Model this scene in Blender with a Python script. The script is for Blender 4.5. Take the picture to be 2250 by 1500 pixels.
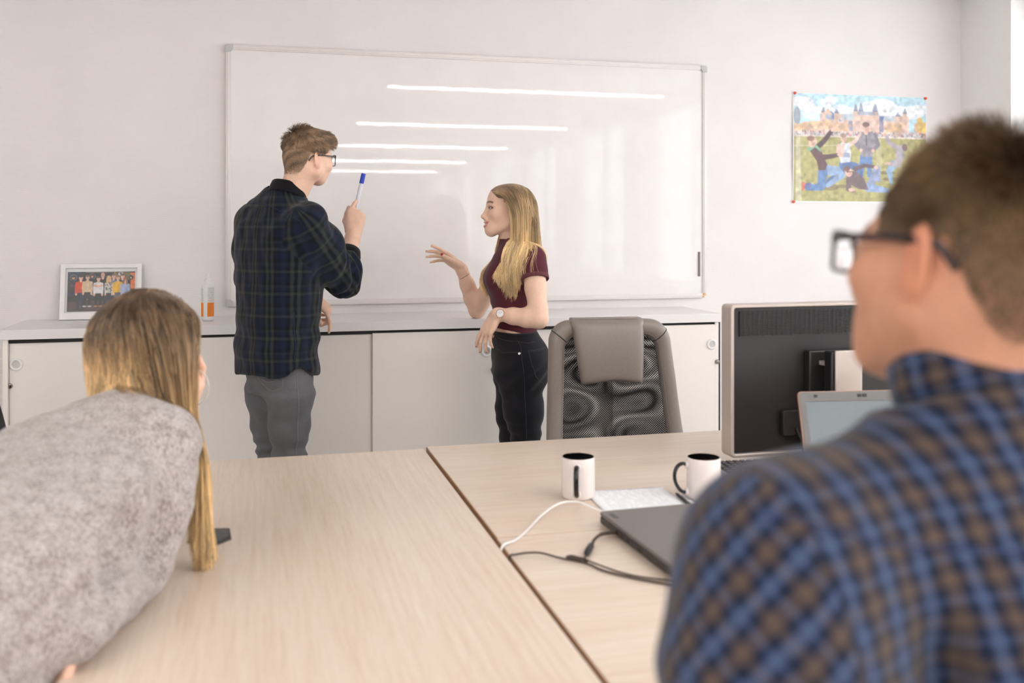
import bpy, bmesh, math, random
import numpy as np
from mathutils import Vector, Matrix

for o in list(bpy.data.objects):
    bpy.data.objects.remove(o)
SC = bpy.context.scene
COL = SC.collection
R = math.radians
TH = R(14.5)          # the camera looks this far to the right of the wall's normal
CAMH = 1.40
FPX = 2166.0          # focal length in pixels of the 2250-pixel-wide photograph

# ---------------------------------------------------------------- camera
cd = bpy.data.cameras.new('camera')
cd.sensor_width = 36.0
cd.lens = 36.0 * FPX / 2250.0
cd.shift_y = -(750.0 - 505.0) / 2250.0
cd.clip_start = 0.05
cd.dof.use_dof = True
cd.dof.focus_distance = 3.85
cd.dof.aperture_fstop = 2.8
cam = bpy.data.objects.new('camera', cd)
cam.location = (0, 0, CAMH)
cam.rotation_euler = (R(90), 0, -TH)
COL.objects.link(cam)
SC.camera = cam

# ---------------------------------------------------------------- sky and exposure
SKY = 4.0
LAMP = 55.0
w = bpy.data.worlds.new('sky')
SC.world = w
w.use_nodes = True
bg = w.node_tree.nodes['Background']
bg.inputs[0].default_value = (0.94, 0.96, 1.0, 1)      # even overcast sky
bg.inputs[1].default_value = SKY
SC.view_settings.view_transform = 'Standard'
SC.view_settings.look = 'None'
SC.view_settings.gamma = 1.0
SC.view_settings.use_curve_mapping = False
SC.view_settings.exposure = 0.50

# ---------------------------------------------------------------- helpers
def srgb(*c):
    c = c[0] if len(c) == 1 else c
    return tuple(((v / 255.0) / 12.92 if v / 255.0 <= 0.04045 else ((v / 255.0 + 0.055) / 1.055) ** 2.4) for v in c)

_c, _s = math.cos(TH), math.sin(TH)
def P(u, v, d):
    """a point of the room from its bearing in the survey of the photograph and its distance d"""
    a = (u - 1125.0) / FPX; b = (505.0 - v) / FPX
    return np.array([(a * _c + _s) * d, (-a * _s + _c) * d, CAMH + b * d])
def V3(x, y, z):
    """camera-aligned direction (right, away, up) -> room direction"""
    return np.array([x * _c + y * _s, -x * _s + y * _c, z], float)
def unit(v):
    v = np.asarray(v, float); return v / np.linalg.norm(v)

class NT:
    def __init__(s, name):
        s.m = bpy.data.materials.new(name); s.m.use_nodes = True
        s.t = s.m.node_tree; s.n = s.t.nodes; s.b = s.n['Principled BSDF']
    def new(s, typ, **kw):
        n = s.n.new(typ)
        for k, v in kw.items(): setattr(n, k, v)
        return n
    def link(s, a, b): s.t.links.new(a, b)
    def math(s, op, a, b=None, c=None):
        n = s.new('ShaderNodeMath', operation=op)
        for i, v in enumerate((a, b, c)):
            if v is None: continue
            if isinstance(v, (int, float)): n.inputs[i].default_value = v
            else: s.link(v, n.inputs[i])
        return n.outputs[0]
    def mix(s, f, a, b, blend='MIX'):
        n = s.new('ShaderNodeMix', data_type='RGBA', blend_type=blend)
        for sock, v in ((n.inputs[0], f), (n.inputs[6], a), (n.inputs[7], b)):
            if isinstance(v, (int, float)): sock.default_value = v
            elif isinstance(v, tuple): sock.default_value = (*v[:3], 1)
            else: s.link(v, sock)
        return n.outputs[2]
    def ramp(s, f, stops, interp='LINEAR'):
        n = s.new('ShaderNodeValToRGB'); cr = n.color_ramp; cr.interpolation = interp
        while len(cr.elements) < len(stops): cr.elements.new(0.5)
        for e, (p, c) in zip(cr.elements, stops): e.position = p; e.color = (*c[:3], 1)
        s.link(f, n.inputs[0]); return n.outputs[0]
    def coords(s, kind='Object', scale=None, rot=None):
        tc = s.new('ShaderNodeTexCoord')
        if scale is None and rot is None: return tc.outputs[kind]
        mp = s.new('ShaderNodeMapping'); s.link(tc.outputs[kind], mp.inputs[0])
        if scale is not None: mp.inputs['Scale'].default_value = scale
        if rot is not None: mp.inputs['Rotation'].default_value = rot
        return mp.outputs[0]
    def noise(s, vec, scale, detail=3, rough=0.5, out='Fac'):
        n = s.new('ShaderNodeTexNoise')
        n.inputs['Scale'].default_value = scale; n.inputs['Detail'].default_value = detail
        n.inputs['Roughness'].default_value = rough
        if vec is not None: s.link(vec, n.inputs['Vector'])
        return n.outputs[out]
    def bump(s, h, strength, dist=0.001, prev=None):
        n = s.new('ShaderNodeBump'); n.inputs['Strength'].default_value = strength
        n.inputs['Distance'].default_value = dist
        s.link(h, n.inputs['Height'])
        if prev is not None: s.link(prev, n.inputs['Normal'])
        s.link(n.outputs[0], s.b.inputs['Normal']); return n.outputs[0]
    def set(s, **kw):
        names = dict(col='Base Color', rough='Roughness', metal='Metallic', spec='Specular IOR Level', trans='Transmission Weight',
                     ior='IOR', alpha='Alpha', sss='Subsurface Weight', sheen='Sheen Weight', coat='Coat Weight')
        for k, v in kw.items():
            sock = s.b.inputs[names[k]]
            if isinstance(v, (int, float)): sock.default_value = v
            elif isinstance(v, tuple): sock.default_value = (*v[:3], 1)
            else: s.link(v, sock)
        return s

def plain(name, col, rough=0.5, metal=0.0, spec=0.5, grain=0.04, gs=40, bump=0.0):
    """solid colour with a slight procedural grain"""
    t = NT(name); v = t.coords('Object')
    nz = t.noise(v, gs, 4)
    dark = tuple(x * (1 - grain) for x in col); lite = tuple(min(1, x * (1 + grain)) for x in col)
    t.set(col=t.ramp(nz, [(0.3, dark), (0.7, lite)]), rough=rough, metal=metal, spec=spec)
    if bump: t.bump(nz, bump, 0.001)
    return t.m

class MB:
    """collects shapes into one mesh"""
    def __init__(s): s.v = []; s.f = []
    def add(s, vs, fs):
        n = len(s.v); s.v += [tuple(map(float, p)) for p in vs]; s.f += [tuple(i + n for i in f) for f in fs]; return s
    def box(s, x0, x1, y0, y1, z0, z1, M=None):
        vs = [(x, y, z) for z in (z0, z1) for x, y in ((x0, y0), (x1, y0), (x1, y1), (x0, y1))]
        if M is not None: vs = [M @ Vector(p) for p in vs]
        return s.add(vs, [(3, 2, 1, 0), (4, 5, 6, 7), (0, 1, 5, 4), (1, 2, 6, 5), (2, 3, 7, 6), (3, 0, 4, 7)])
    def prism(s, pts, z0, z1, M=None):
        n = len(pts); vs = [(x, y, z0) for x, y in pts] + [(x, y, z1) for x, y in pts]
        if M is not None: vs = [M @ Vector(p) for p in vs]
        return s.add(vs, [tuple(range(n))[::-1], tuple(range(n, 2 * n))] + [(i, (i + 1) % n, n + (i + 1) % n, n + i) for i in range(n)])
    def ring(s, outer, inner, z0, z1, M=None):
        """a flat frame between two outlines with the same number of points"""
        n = len(outer)
        vs = [(x, y, z) for z in (z0, z1) for pts in (outer, inner) for x, y in pts]
        if M is not None: vs = [M @ Vector(p) for p in vs]
        fs = []
        for i in range(n):
            j = (i + 1) % n
            fs += [(i, n + i, n + j, j), (2 * n + i, 2 * n + j, 3 * n + j, 3 * n + i), (i, j, 2 * n + j, 2 * n + i), (n + i, 3 * n + i, 3 * n + j, n + j)]
        return s.add(vs, fs)
    def tube(s, pts, r, n=10, closed=False, caps=True, flat=1.0):
        pts = [np.asarray(p, float) for p in pts]; m = len(pts)
        rs = [r] * m if isinstance(r, (int, float)) else list(r)
        vs = []; up = None
        for i, p in enumerate(pts):
            a = pts[(i - 1) % m] if (closed or i > 0) else p
            b = pts[(i + 1) % m] if (closed or i < m - 1) else p
            t = unit(b - a)
            if up is None:
                up = np.array([0, 0, 1.0]) if abs(t[2]) < 0.9 else np.array([1.0, 0, 0])
            x = unit(np.cross(up, t)); y = np.cross(t, x); up = y
            for k in range(n):
                q = 2 * math.pi * k / n
                vs.append(p + rs[i] * (math.cos(q) * x + flat * math.sin(q) * y))
        fs = []
        for i in range(m if closed else m - 1):
            j = (i + 1) % m
            for k in range(n):
                l = (k + 1) % n
                fs.append((i * n + k, i * n + l, j * n + l, j * n + k))
        if caps and not closed:
            fs += [tuple(range(n))[::-1], tuple(range((m - 1) * n, m * n))]
        return s.add(vs, fs)
    def lathe(s, prof, n=32, M=None, closed=False):
        """profile of (radius, z) turned about the z axis"""
        m = len(prof); vs = []
        for r_, z in prof:
            for k in range(n):
                q = 2 * math.pi * k / n
                vs.append((r_ * math.cos(q), r_ * math.sin(q), z))
        if M is not None: vs = [M @ Vector(p) for p in vs]
        fs = []
        for i in range(m if closed else m - 1):
            j = (i + 1) % m
            for k in range(n):
                l = (k + 1) % n
                fs.append((i * n + k, i * n + l, j * n + l, j * n + k))
        if not closed:
            if prof[0][0] > 1e-6: fs.append(tuple(range(n))[::-1])
            if prof[-1][0] > 1e-6: fs.append(tuple(range((m - 1) * n, m * n)))
        return s.add(vs, fs)
    def build(s, name, mat, parent=None, bevel=0.0, seg=2, smooth=True, loc=None, ang=35, **props):
        me = bpy.data.meshes.new(name)
        me.from_pydata(s.v, [], s.f); me.update()
        bm = bmesh.new(); bm.from_mesh(me)
        bmesh.ops.remove_doubles(bm, verts=bm.verts, dist=1e-6)
        bmesh.ops.recalc_face_normals(bm, faces=bm.faces)
        bm.to_mesh(me); bm.free()
        return link(name, me, mat, parent, bevel, seg, smooth, loc, ang, **props)

def link(name, me, mat, parent=None, bevel=0.0, seg=2, smooth=True, loc=None, ang=35, **props):
    o = bpy.data.objects.new(name, me)
    for m in (mat if isinstance(mat, (list, tuple)) else [mat]): me.materials.append(m)
    if smooth:
        me.polygons.foreach_set('use_smooth', [True] * len(me.polygons))
        if ang: me.set_sharp_from_angle(angle=R(ang))
    COL.objects.link(o)
    if parent is not None: o.parent = parent
    if loc is not None: o.location = loc
    if bevel:
        b = o.modifiers.new('bevel', 'BEVEL'); b.width = bevel; b.segments = seg; b.limit_method = 'ANGLE'; b.angle_limit = R(40)
        b.harden_normals = False
    for k, v in props.items(): o[k] = v
    return o

def thing(name, label, cat, loc=(0, 0, 0), rz=0.0, group=None):
    o = bpy.data.objects.new(name, None); COL.objects.link(o)
    o.empty_display_size = 0.1
    o.location = loc; o.rotation_euler = (0, 0, rz); o['label'] = label; o['category'] = cat
    if group: o['group'] = group
    return o
def tag(o, label, cat, group=None):
    o['label'] = label; o['category'] = cat
    if group: o['group'] = group
    return o
def struct(o): o['kind'] = 'structure'; return o
def rrect(x0, x1, y0, y1, r, n=5):
    pts = []
    for cx, cy, a in ((x1 - r, y1 - r, 0), (x0 + r, y1 - r, 90), (x0 + r, y0 + r, 180), (x1 - r, y0 + r, 270)):
        for k in range(n):
            q = R(a + 90 * k / (n - 1)); pts.append((cx + r * math.cos(q), cy + r * math.sin(q)))
    return pts
def spline(pts, n=8):
    """Catmull-Rom through the points"""
    p = [np.asarray(q, float) for q in pts]; p = [2 * p[0] - p[1]] + p + [2 * p[-1] - p[-2]]
    out = []
    for i in range(1, len(p) - 2):
        for k in range(n):
            t = k / n
            out.append(0.5 * ((2 * p[i]) + (p[i + 1] - p[i - 1]) * t + (2 * p[i - 1] - 5 * p[i] + 4 * p[i + 1] - p[i + 2]) * t * t
                              + (-p[i - 1] + 3 * p[i] - 3 * p[i + 1] + p[i + 2]) * t ** 3))
    return out + [p[-2]]

# ---------------------------------------------------------------- materials of the room
def wallpaper():
    t = NT('white_woven_wallpaper'); v = t.coords('Object')
    a = t.noise(v, 170, 2, 0.6)
    wv = t.new('ShaderNodeTexWave', wave_type='BANDS', bands_direction='Z'); t.link(v, wv.inputs[0])
    wv.inputs['Scale'].default_value = 42; wv.inputs['Distortion'].default_value = 4; wv.inputs['Detail'].default_value = 2
    h = t.math('ADD', t.math('MULTIPLY', wv.outputs['Fac'], 0.5), a)
    t.set(col=t.ramp(t.noise(v, 3, 3), [(0.3, srgb(233, 228, 227)), (0.7, srgb(238, 233, 232))]), rough=0.75, spec=0.3)
    t.bump(h, 0.35, 0.0022); return t.m
M = {}
M['wall'] = wallpaper()
M['plaster'] = plain('smooth_white_plaster', srgb(236, 233, 231), 0.8, grain=0.01, gs=30, bump=0.05)
M['ceiling'] = plain('white_ceiling_paint', srgb(240, 239, 237), 0.85, grain=0.01, gs=20)
def carpet():
    t = NT('pale_grey_floor_vinyl'); v = t.coords('Object')
    t.set(col=t.ramp(t.noise(v, 60, 4), [(0.3, srgb(204, 199, 193)), (0.7, srgb(214, 209, 203))]), rough=0.5, spec=0.4)
    t.bump(t.noise(v, 300, 2), 0.1, 0.001); return t.m
M['carpet'] = carpet()
M['upvc'] = plain('white_window_plastic', srgb(240, 240, 240), 0.3, grain=0.01)
def glass(name='clear_window_glass', col=(1, 1, 1), k=0.5):
    """thin pane: mostly clear with a faint mirror"""
    t = NT(name); t.n.remove(t.b)
    tr = t.new('ShaderNodeBsdfTransparent'); tr.inputs[0].default_value = (*col, 1)
    gl = t.new('ShaderNodeBsdfGlossy'); gl.inputs['Roughness'].default_value = 0.02
    lw = t.new('ShaderNodeLayerWeight'); lw.inputs[0].default_value = 0.35
    fr = t.math('MULTIPLY_ADD', lw.outputs['Fresnel'], k, 0.02)
    mx = t.new('ShaderNodeMixShader'); t.link(fr, mx.inputs[0]); t.link(tr.outputs[0], mx.inputs[1]); t.link(gl.outputs[0], mx.inputs[2])
    t.link(mx.outputs[0], t.n['Material Output'].inputs[0]); return t.m
M['glass'] = glass()
def lampmat():
    t = NT('lit_lamp_diffuser'); t.set(col=(0.9, 0.9, 0.9))
    t.b.inputs['Emission Color'].default_value = (1.0, 0.975, 0.945, 1)
    t.b.inputs['Emission Strength'].default_value = LAMP
    return t.m
M['lamp'] = lampmat()

# ---------------------------------------------------------------- the room
WY, XR, XL, YB, CH = 4.713, 3.81, -4.2, -15.0, 2.72
struct(MB().box(XL - 0.2, XR + 0.3, YB - 0.2, WY + 0.2, -0.1, 0).build('floor', M['carpet'], smooth=False))
struct(MB().box(XL - 0.2, XR + 0.3, YB - 0.2, WY + 0.2, CH, CH + 0.1).build('ceiling', M['ceiling'], smooth=False))
struct(MB().box(XL, XR, WY, WY + 0.15, 0, CH).build('wall_back', M['wall'], smooth=False))
struct(MB().box(XL, XR, YB - 0.15, YB, 0, CH).build('wall_front', M['wall'], smooth=False))
# side walls with windows in deep reveals; the left ones are added for fill
SILL, HEAD, DX = 0.86, 2.60, 0.24
def side_wall(name, xw, sg, spans, mat, n0):
    mb = MB(); q = lambda a, b: (min(a, b), max(a, b))
    x_ = q(xw, xw + sg * DX)
    mb.box(*x_, YB, WY + 0.15, 0, SILL).box(*x_, YB, WY + 0.15, HEAD, CH)
    edge = WY + 0.15
    for a, b in spans:
        mb.box(*x_, b, edge, SILL, HEAD); edge = a
    mb.box(*x_, YB, edge, SILL, HEAD)
    struct(mb.build(name, mat, smooth=False))
    A = Matrix(((0, 0, 1, 0), (1, 0, 0, 0), (0, 1, 0, 0), (0, 0, 0, 1)))
    yz = lambda y0, y1, z0, z1: [(y0, z0), (y1, z0), (y1, z1), (y0, z1)]
    for i, (a, b) in enumerate(spans):
        wn = bpy.data.objects.new('window_%d' % (n0 + i), None); COL.objects.link(wn); struct(wn)
        x0, x1 = q(xw + sg * 0.13, xw + sg * 0.19); mid = (a + b) / 2
        MB().ring(yz(a, b, SILL, HEAD), yz(a + 0.055, b - 0.055, SILL + 0.055, HEAD - 0.055), x0, x1, A).build('window_frame', M['upvc'], wn, bevel=0.004)
        MB().box(x0, x1, mid - 0.045, mid + 0.045, SILL + 0.055, HEAD - 0.055).build('mullion', M['upvc'], wn, bevel=0.004)
        for p_, q_ in ((a + 0.05, mid - 0.04), (mid + 0.04, b - 0.05)):
            MB().box((x0 + x1) / 2 - .004, (x0 + x1) / 2 + .004, p_, q_, SILL + 0.05, HEAD - 0.05).build('pane', M['glass'], wn, smooth=False)
        MB().box(*q(xw - sg * 0.03, xw + sg * 0.125), a + 0.003, b - 0.003, SILL, SILL + 0.022).build('window_sill', M['upvc'], wn, bevel=0.004)
        l = bpy.data.lights.new('window_portal', 'AREA'); l.shape = 'RECTANGLE'; l.size = HEAD - SILL; l.size_y = b - a      # sampling portal for the sky light
        l.cycles.is_portal = True
        lo = bpy.data.objects.new('window_portal', l); lo.location = (xw + sg * 0.235, mid, (SILL + HEAD) / 2); lo.rotation_euler = (0, sg * R(90), 0)
        COL.objects.link(lo)
side_wall('wall_right', XR, 1, [(4.33 - 2.45 * k - 1.95, 4.33 - 2.45 * k) for k in range(7)], M['plaster'], 1)
side_wall('wall_left', XL, -1, [(-1.2 - 2.45 * k - 1.95, -1.2 - 2.45 * k) for k in range(4)], M['wall'], 8)  # left windows are added out of view, as fill from behind the camera
struct(MB().box(XL, XR, WY - 0.014, WY, 0, 0.07).build('baseboard_back', M['upvc'], bevel=0.003))

# ceiling lamps: window row mirrored in the whiteboard, left row added unseen as fill
M['alu'] = plain('satin_aluminium', srgb(205, 203, 201), 0.32, metal=0.85, grain=0.02)
M['lamp_body'] = plain('white_lamp_housing', srgb(235, 235, 233), 0.4, grain=0.01)
LY = [0.735, -2.33, -5.43, -8.66, -11.87]
WHERE = ('nearest the whiteboard', 'second from the whiteboard', 'third from the whiteboard', 'fourth from the whiteboard', 'farthest from the whiteboard')
for side in (0, 1):
    for k, ly in enumerate(LY[:4] if side else LY):
        xs = -2.25 if side else 2.41 + 0.025 * k; xw = ('window row, ', 'added fill row out of view, ')[side] + WHERE[k]  # second row is added out of view to brighten the left side
        t = thing('ceiling_lamp', 'long narrow white ceiling lamp, ' + xw, 'lamp', (xs, ly, CH), 0, 'ceiling lamps')
        MB().box(-1.31, 1.31, -0.035, 0.035, -0.06, 0).build('housing', M['lamp_body'], t, bevel=0.004)
        MB().box(-1.29, 1.29, -0.028, 0.028, -0.066, -0.058).build('diffuser', M['lamp'], t, smooth=False)
# ================================================================ whiteboard
def boardmat():
    t = NT('glossy_whiteboard_enamel'); v = t.coords('Object')
    sm = t.noise(v, 5, 5, 0.65)
    t.set(col=t.ramp(sm, [(0.25, srgb(236, 231, 230)), (0.75, srgb(242, 238, 237))]), rough=0.022, spec=0.5)
    t.bump(t.math('ADD', t.noise(v, 14, 2), t.math('MULTIPLY', t.noise(v, 150, 2), 0.12)), 1.0, 0.000045)
    return t.m
M['board'] = boardmat()
M['board_rail'] = plain('pale_anodised_rail', srgb(226, 220, 217), 0.38, metal=0.25, grain=0.015)
M['cap_grey'] = plain('grey_plastic_cap', srgb(196, 194, 194), 0.5, grain=0.02)
M['brass'] = plain('bare_brass_bracket', srgb(214, 178, 140), 0.3, metal=0.8)
X0, X1, Z0, Z1 = -0.139, 2.256, 1.049, 2.250
wb = thing('whiteboard', 'large empty white dry-erase board with thin pale frame on the wall above the cabinets', 'whiteboard', (X0, WY, Z0))
W_, H_ = X1 - X0, Z1 - Z0
MB().box(0.012, W_ - 0.012, -0.016, -0.002, 0.012, H_ - 0.012).build('writing_surface', M['board'], wb, smooth=False)
rw = 0.024
for a, b, c, d in ((rw, W_ - rw, 0, rw), (rw, W_ - rw, H_ - rw, H_)):
    m_ = MB().box(a, b, -0.022, -0.001, c, d)
    m_.box(a, b, -0.0245, -0.0215, c + 0.007, d - 0.007).build('frame_rail', M['board_rail'], wb, bevel=0.002)
for a, b in ((0, rw), (W_ - rw, W_)):
    m_ = MB().box(a, b, -0.022, -0.001, rw, H_ - rw)
    m_.box(a + 0.007, b - 0.007, -0.0245, -0.0215, rw, H_ - rw).build('frame_rail', M['board_rail'], wb, bevel=0.002)
for cx, cz in ((0, 0), (0, 1), (1, 1)):
    pts = [(0, 0.012)] + [(0.012 - 0.012 * math.cos(R(q)), 0.012 - 0.012 * math.sin(R(q))) for q in (15, 30, 45, 60, 75)] + [(0.012, 0), (0.034, 0), (0.034, 0.022), (0.022, 0.034), (0, 0.034)]
    pts = [((x if not cx else W_ - x), (z if not cz else H_ - z)) for x, z in pts]
    A_ = Matrix(((1, 0, 0, 0), (0, 0, -1, 0), (0, 1, 0, 0), (0, 0, 0, 1)))
    MB().prism(pts, 0.001, 0.0275, A_).build('corner_cap', M['cap_grey'], wb, bevel=0.002)
MB().box(W_ - 0.022, W_ - 0.012, -0.020, -0.004, 0.002, 0.018).box(W_ - 0.016, W_ - 0.004, -0.022, -0.006, 0.012, 0.024).build('bare_corner_bracket', M['brass'], wb, bevel=0.001, label='bare brass bracket where the corner cap is missing')
M['dark_strip'] = plain('dark_grey_magnet', srgb(128, 118, 116), 0.6, grain=0.06, gs=200)
tag(MB().box(2.2085, 2.2195, WY - 0.021, WY - 0.016, 1.160, 1.287).build('magnetic_strip', M['dark_strip'], bevel=0.001),
    'narrow dark grey magnetic strip stuck upright near the right edge of the whiteboard', 'magnet')

# ================================================================ cabinets along the wall
def lam(name, col, rough=0.42):
    t = NT(name); v = t.coords('Object')
    t.set(col=t.ramp(t.noise(v, 90, 4), [(0.3, tuple(c * .985 for c in col)), (0.7, col)]), rough=rough, spec=0.4)
    t.bump(t.noise(v, 420, 2), 0.08, 0.0006); return t.m
M['cab'] = lam('light_grey_laminate', srgb(243, 236, 230))
M['cab_top'] = lam('white_grey_worktop_laminate', srgb(236, 231, 230), 0.30)
M['dark_gap'] = plain('black_track_and_gap_shade', srgb(30, 26, 25), 0.6)
M['white_plastic'] = plain('white_plastic', srgb(236, 234, 231), 0.35, grain=0.01)
M['pull_grey'] = plain('pale_grey_plastic_cup', srgb(205, 201, 197), 0.45, grain=0.01)
M['chrome'] = plain('dark_chrome', srgb(150, 143, 138), 0.15, metal=1.0)
M['steel'] = plain('steel', srgb(185, 182, 178), 0.25, metal=1.0)
M['black_pl'] = plain('black_plastic', srgb(26, 25, 26), 0.4, grain=0.08)
CT, CF = 0.966, 4.262
RX = Matrix.Rotation(R(90), 4, 'X')     # turns a lathe axis from +z to -y

def finger_pull(parent, x, y, z):
    o = MB().lathe([(0.0135, -0.002), (0.0145, 0.0035), (0.0195, 0.0058), (0.0245, 0.0042), (0.0262, 0.0), (0.0262, -0.002)], 36,
                   Matrix.Translation((x, y, z)) @ RX, closed=True).build('finger_pull', M['white_plastic'], parent, ang=60)
    return o
def cupdisc(parent, x, y, z):
    return MB().lathe([(0.0, 0.0008), (0.0142, 0.0008), (0.0142, -0.002), (0.0, -0.002)], 28, Matrix.Translation((x, y, z)) @ RX).build('pull_cup', M['pull_grey'], parent)
def lock(parent, x, y, z, key=False):
    o = MB().lathe([(0.0105, 0), (0.0105, 0.006), (0.0088, 0.0105), (0.0055, 0.0115), (0.0, 0.0115)], 24, Matrix.Translation((x, y, z)) @ RX).build('lock', M['chrome'], parent, ang=50)
    if key:
        MB().box(x - 0.0012, x + 0.0012, y - 0.034, y - 0.010, z - 0.010, z + 0.009).build('key', M['black_pl'], parent, bevel=0.001)
        MB().tube([(x, y - 0.03 + 0.010 * math.cos(q), z - 0.012 + 0.010 * math.sin(q) - 0.006) for q in np.linspace(0, 2 * math.pi, 17)[:-1]], 0.0009, 6, closed=True).build('key_ring', M['steel'], parent)
        MB().box(x - 0.001, x + 0.001, y - 0.036, y - 0.026, z - 0.058, z - 0.026).box(x - 0.001, x + 0.001, y - 0.033, y - 0.029, z - 0.078, z - 0.056).build('spare_key', M['steel'], parent, bevel=0.0008)
    return o
labels = ['light grey sliding-door cabinet at the left end of the wall row, key in its lock',
          'light grey sliding-door cabinet behind the man with the marker and the woman in maroon',
          'light grey sliding-door cabinet behind the grey office chair and the monitor']
for i, (a, b) in enumerate(((-0.972, 0.024), (0.036, 1.068), (1.080, 2.112))):
    t = thing('cabinet', labels[i], 'cabinet', ((a + b) / 2, CF, 0), 0, 'sliding-door cabinets along the wall')
    hw = (b - a) / 2; D = WY - 0.016 - CF
    for s in (-1, 1):
        x = s * hw; MB().box(min(x, x - s * 0.019), max(x, x - s * 0.019), 0.004, D, 0.0, CT).build('side_panel', M['cab'], t, bevel=0.001)
    MB().box(-hw + 0.019, hw - 0.019, D - 0.012, D, 0.02, CT).build('back_panel', M['cab'], t, smooth=False)
    MB().box(-hw + 0.019, hw - 0.019, 0.045, D - 0.012, 0.45, 0.47).build('shelf', M['cab'], t, smooth=False)
    MB().box(-hw + 0.019, hw - 0.019, 0.004, D - 0.012, 0.0, 0.035).build('plinth', M['cab'], t, smooth=False)
    MB().box(-hw + 0.019, hw - 0.019, 0.0175, 0.0225, CT - 0.016, CT - 0.001).build('door_track', M['dark_gap'], t, smooth=False)
    mid = -0.055 if i == 1 else 0.0
    d1 = MB().box(-hw + 0.020, mid + 0.02, 0.024, 0.040, 0.038, CT - 0.001).build('sliding_door', M['cab'], t, bevel=0.0012)
    d2 = MB().box(mid - 0.015, hw - 0.021, 0.0, 0.016, 0.032, CT - 0.0115).build('sliding_door', M['cab'], t, bevel=0.0012)
    MB().box(hw - 0.0205, hw + 0.011, 0.01, 0.018, 0.03, CT - 0.002).build('gap_shade_strip', M['dark_gap'], t, smooth=False)  # black strip stands in for the shade in the gap between cabinets
    hx = -hw + 0.045
    finger_pull(d1, hx, 0.024, 0.865); cupdisc(d1, hx, 0.024, 0.865)
    lock(d1, hx - 0.022, 0.024, 0.781)
    hx = hw - 0.082 + (0.044 if i == 2 else 0.02 if i == 0 else 0)
    finger_pull(d2, hx, 0.0, 0.862); cupdisc(d2, hx, 0.0, 0.862)
    lock(d2, hx + (0.028 if i else 0.008), 0.0, 0.779, key=(i == 0))
wt = MB().box(-0.982, 2.125, 4.25, WY - 0.001, CT + 0.001, 1.006).build('worktop', M['cab_top'], bevel=0.0018)
tag(wt, 'long pale grey worktop lying across the row of wall cabinets', 'worktop')
WT = 1.006

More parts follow.
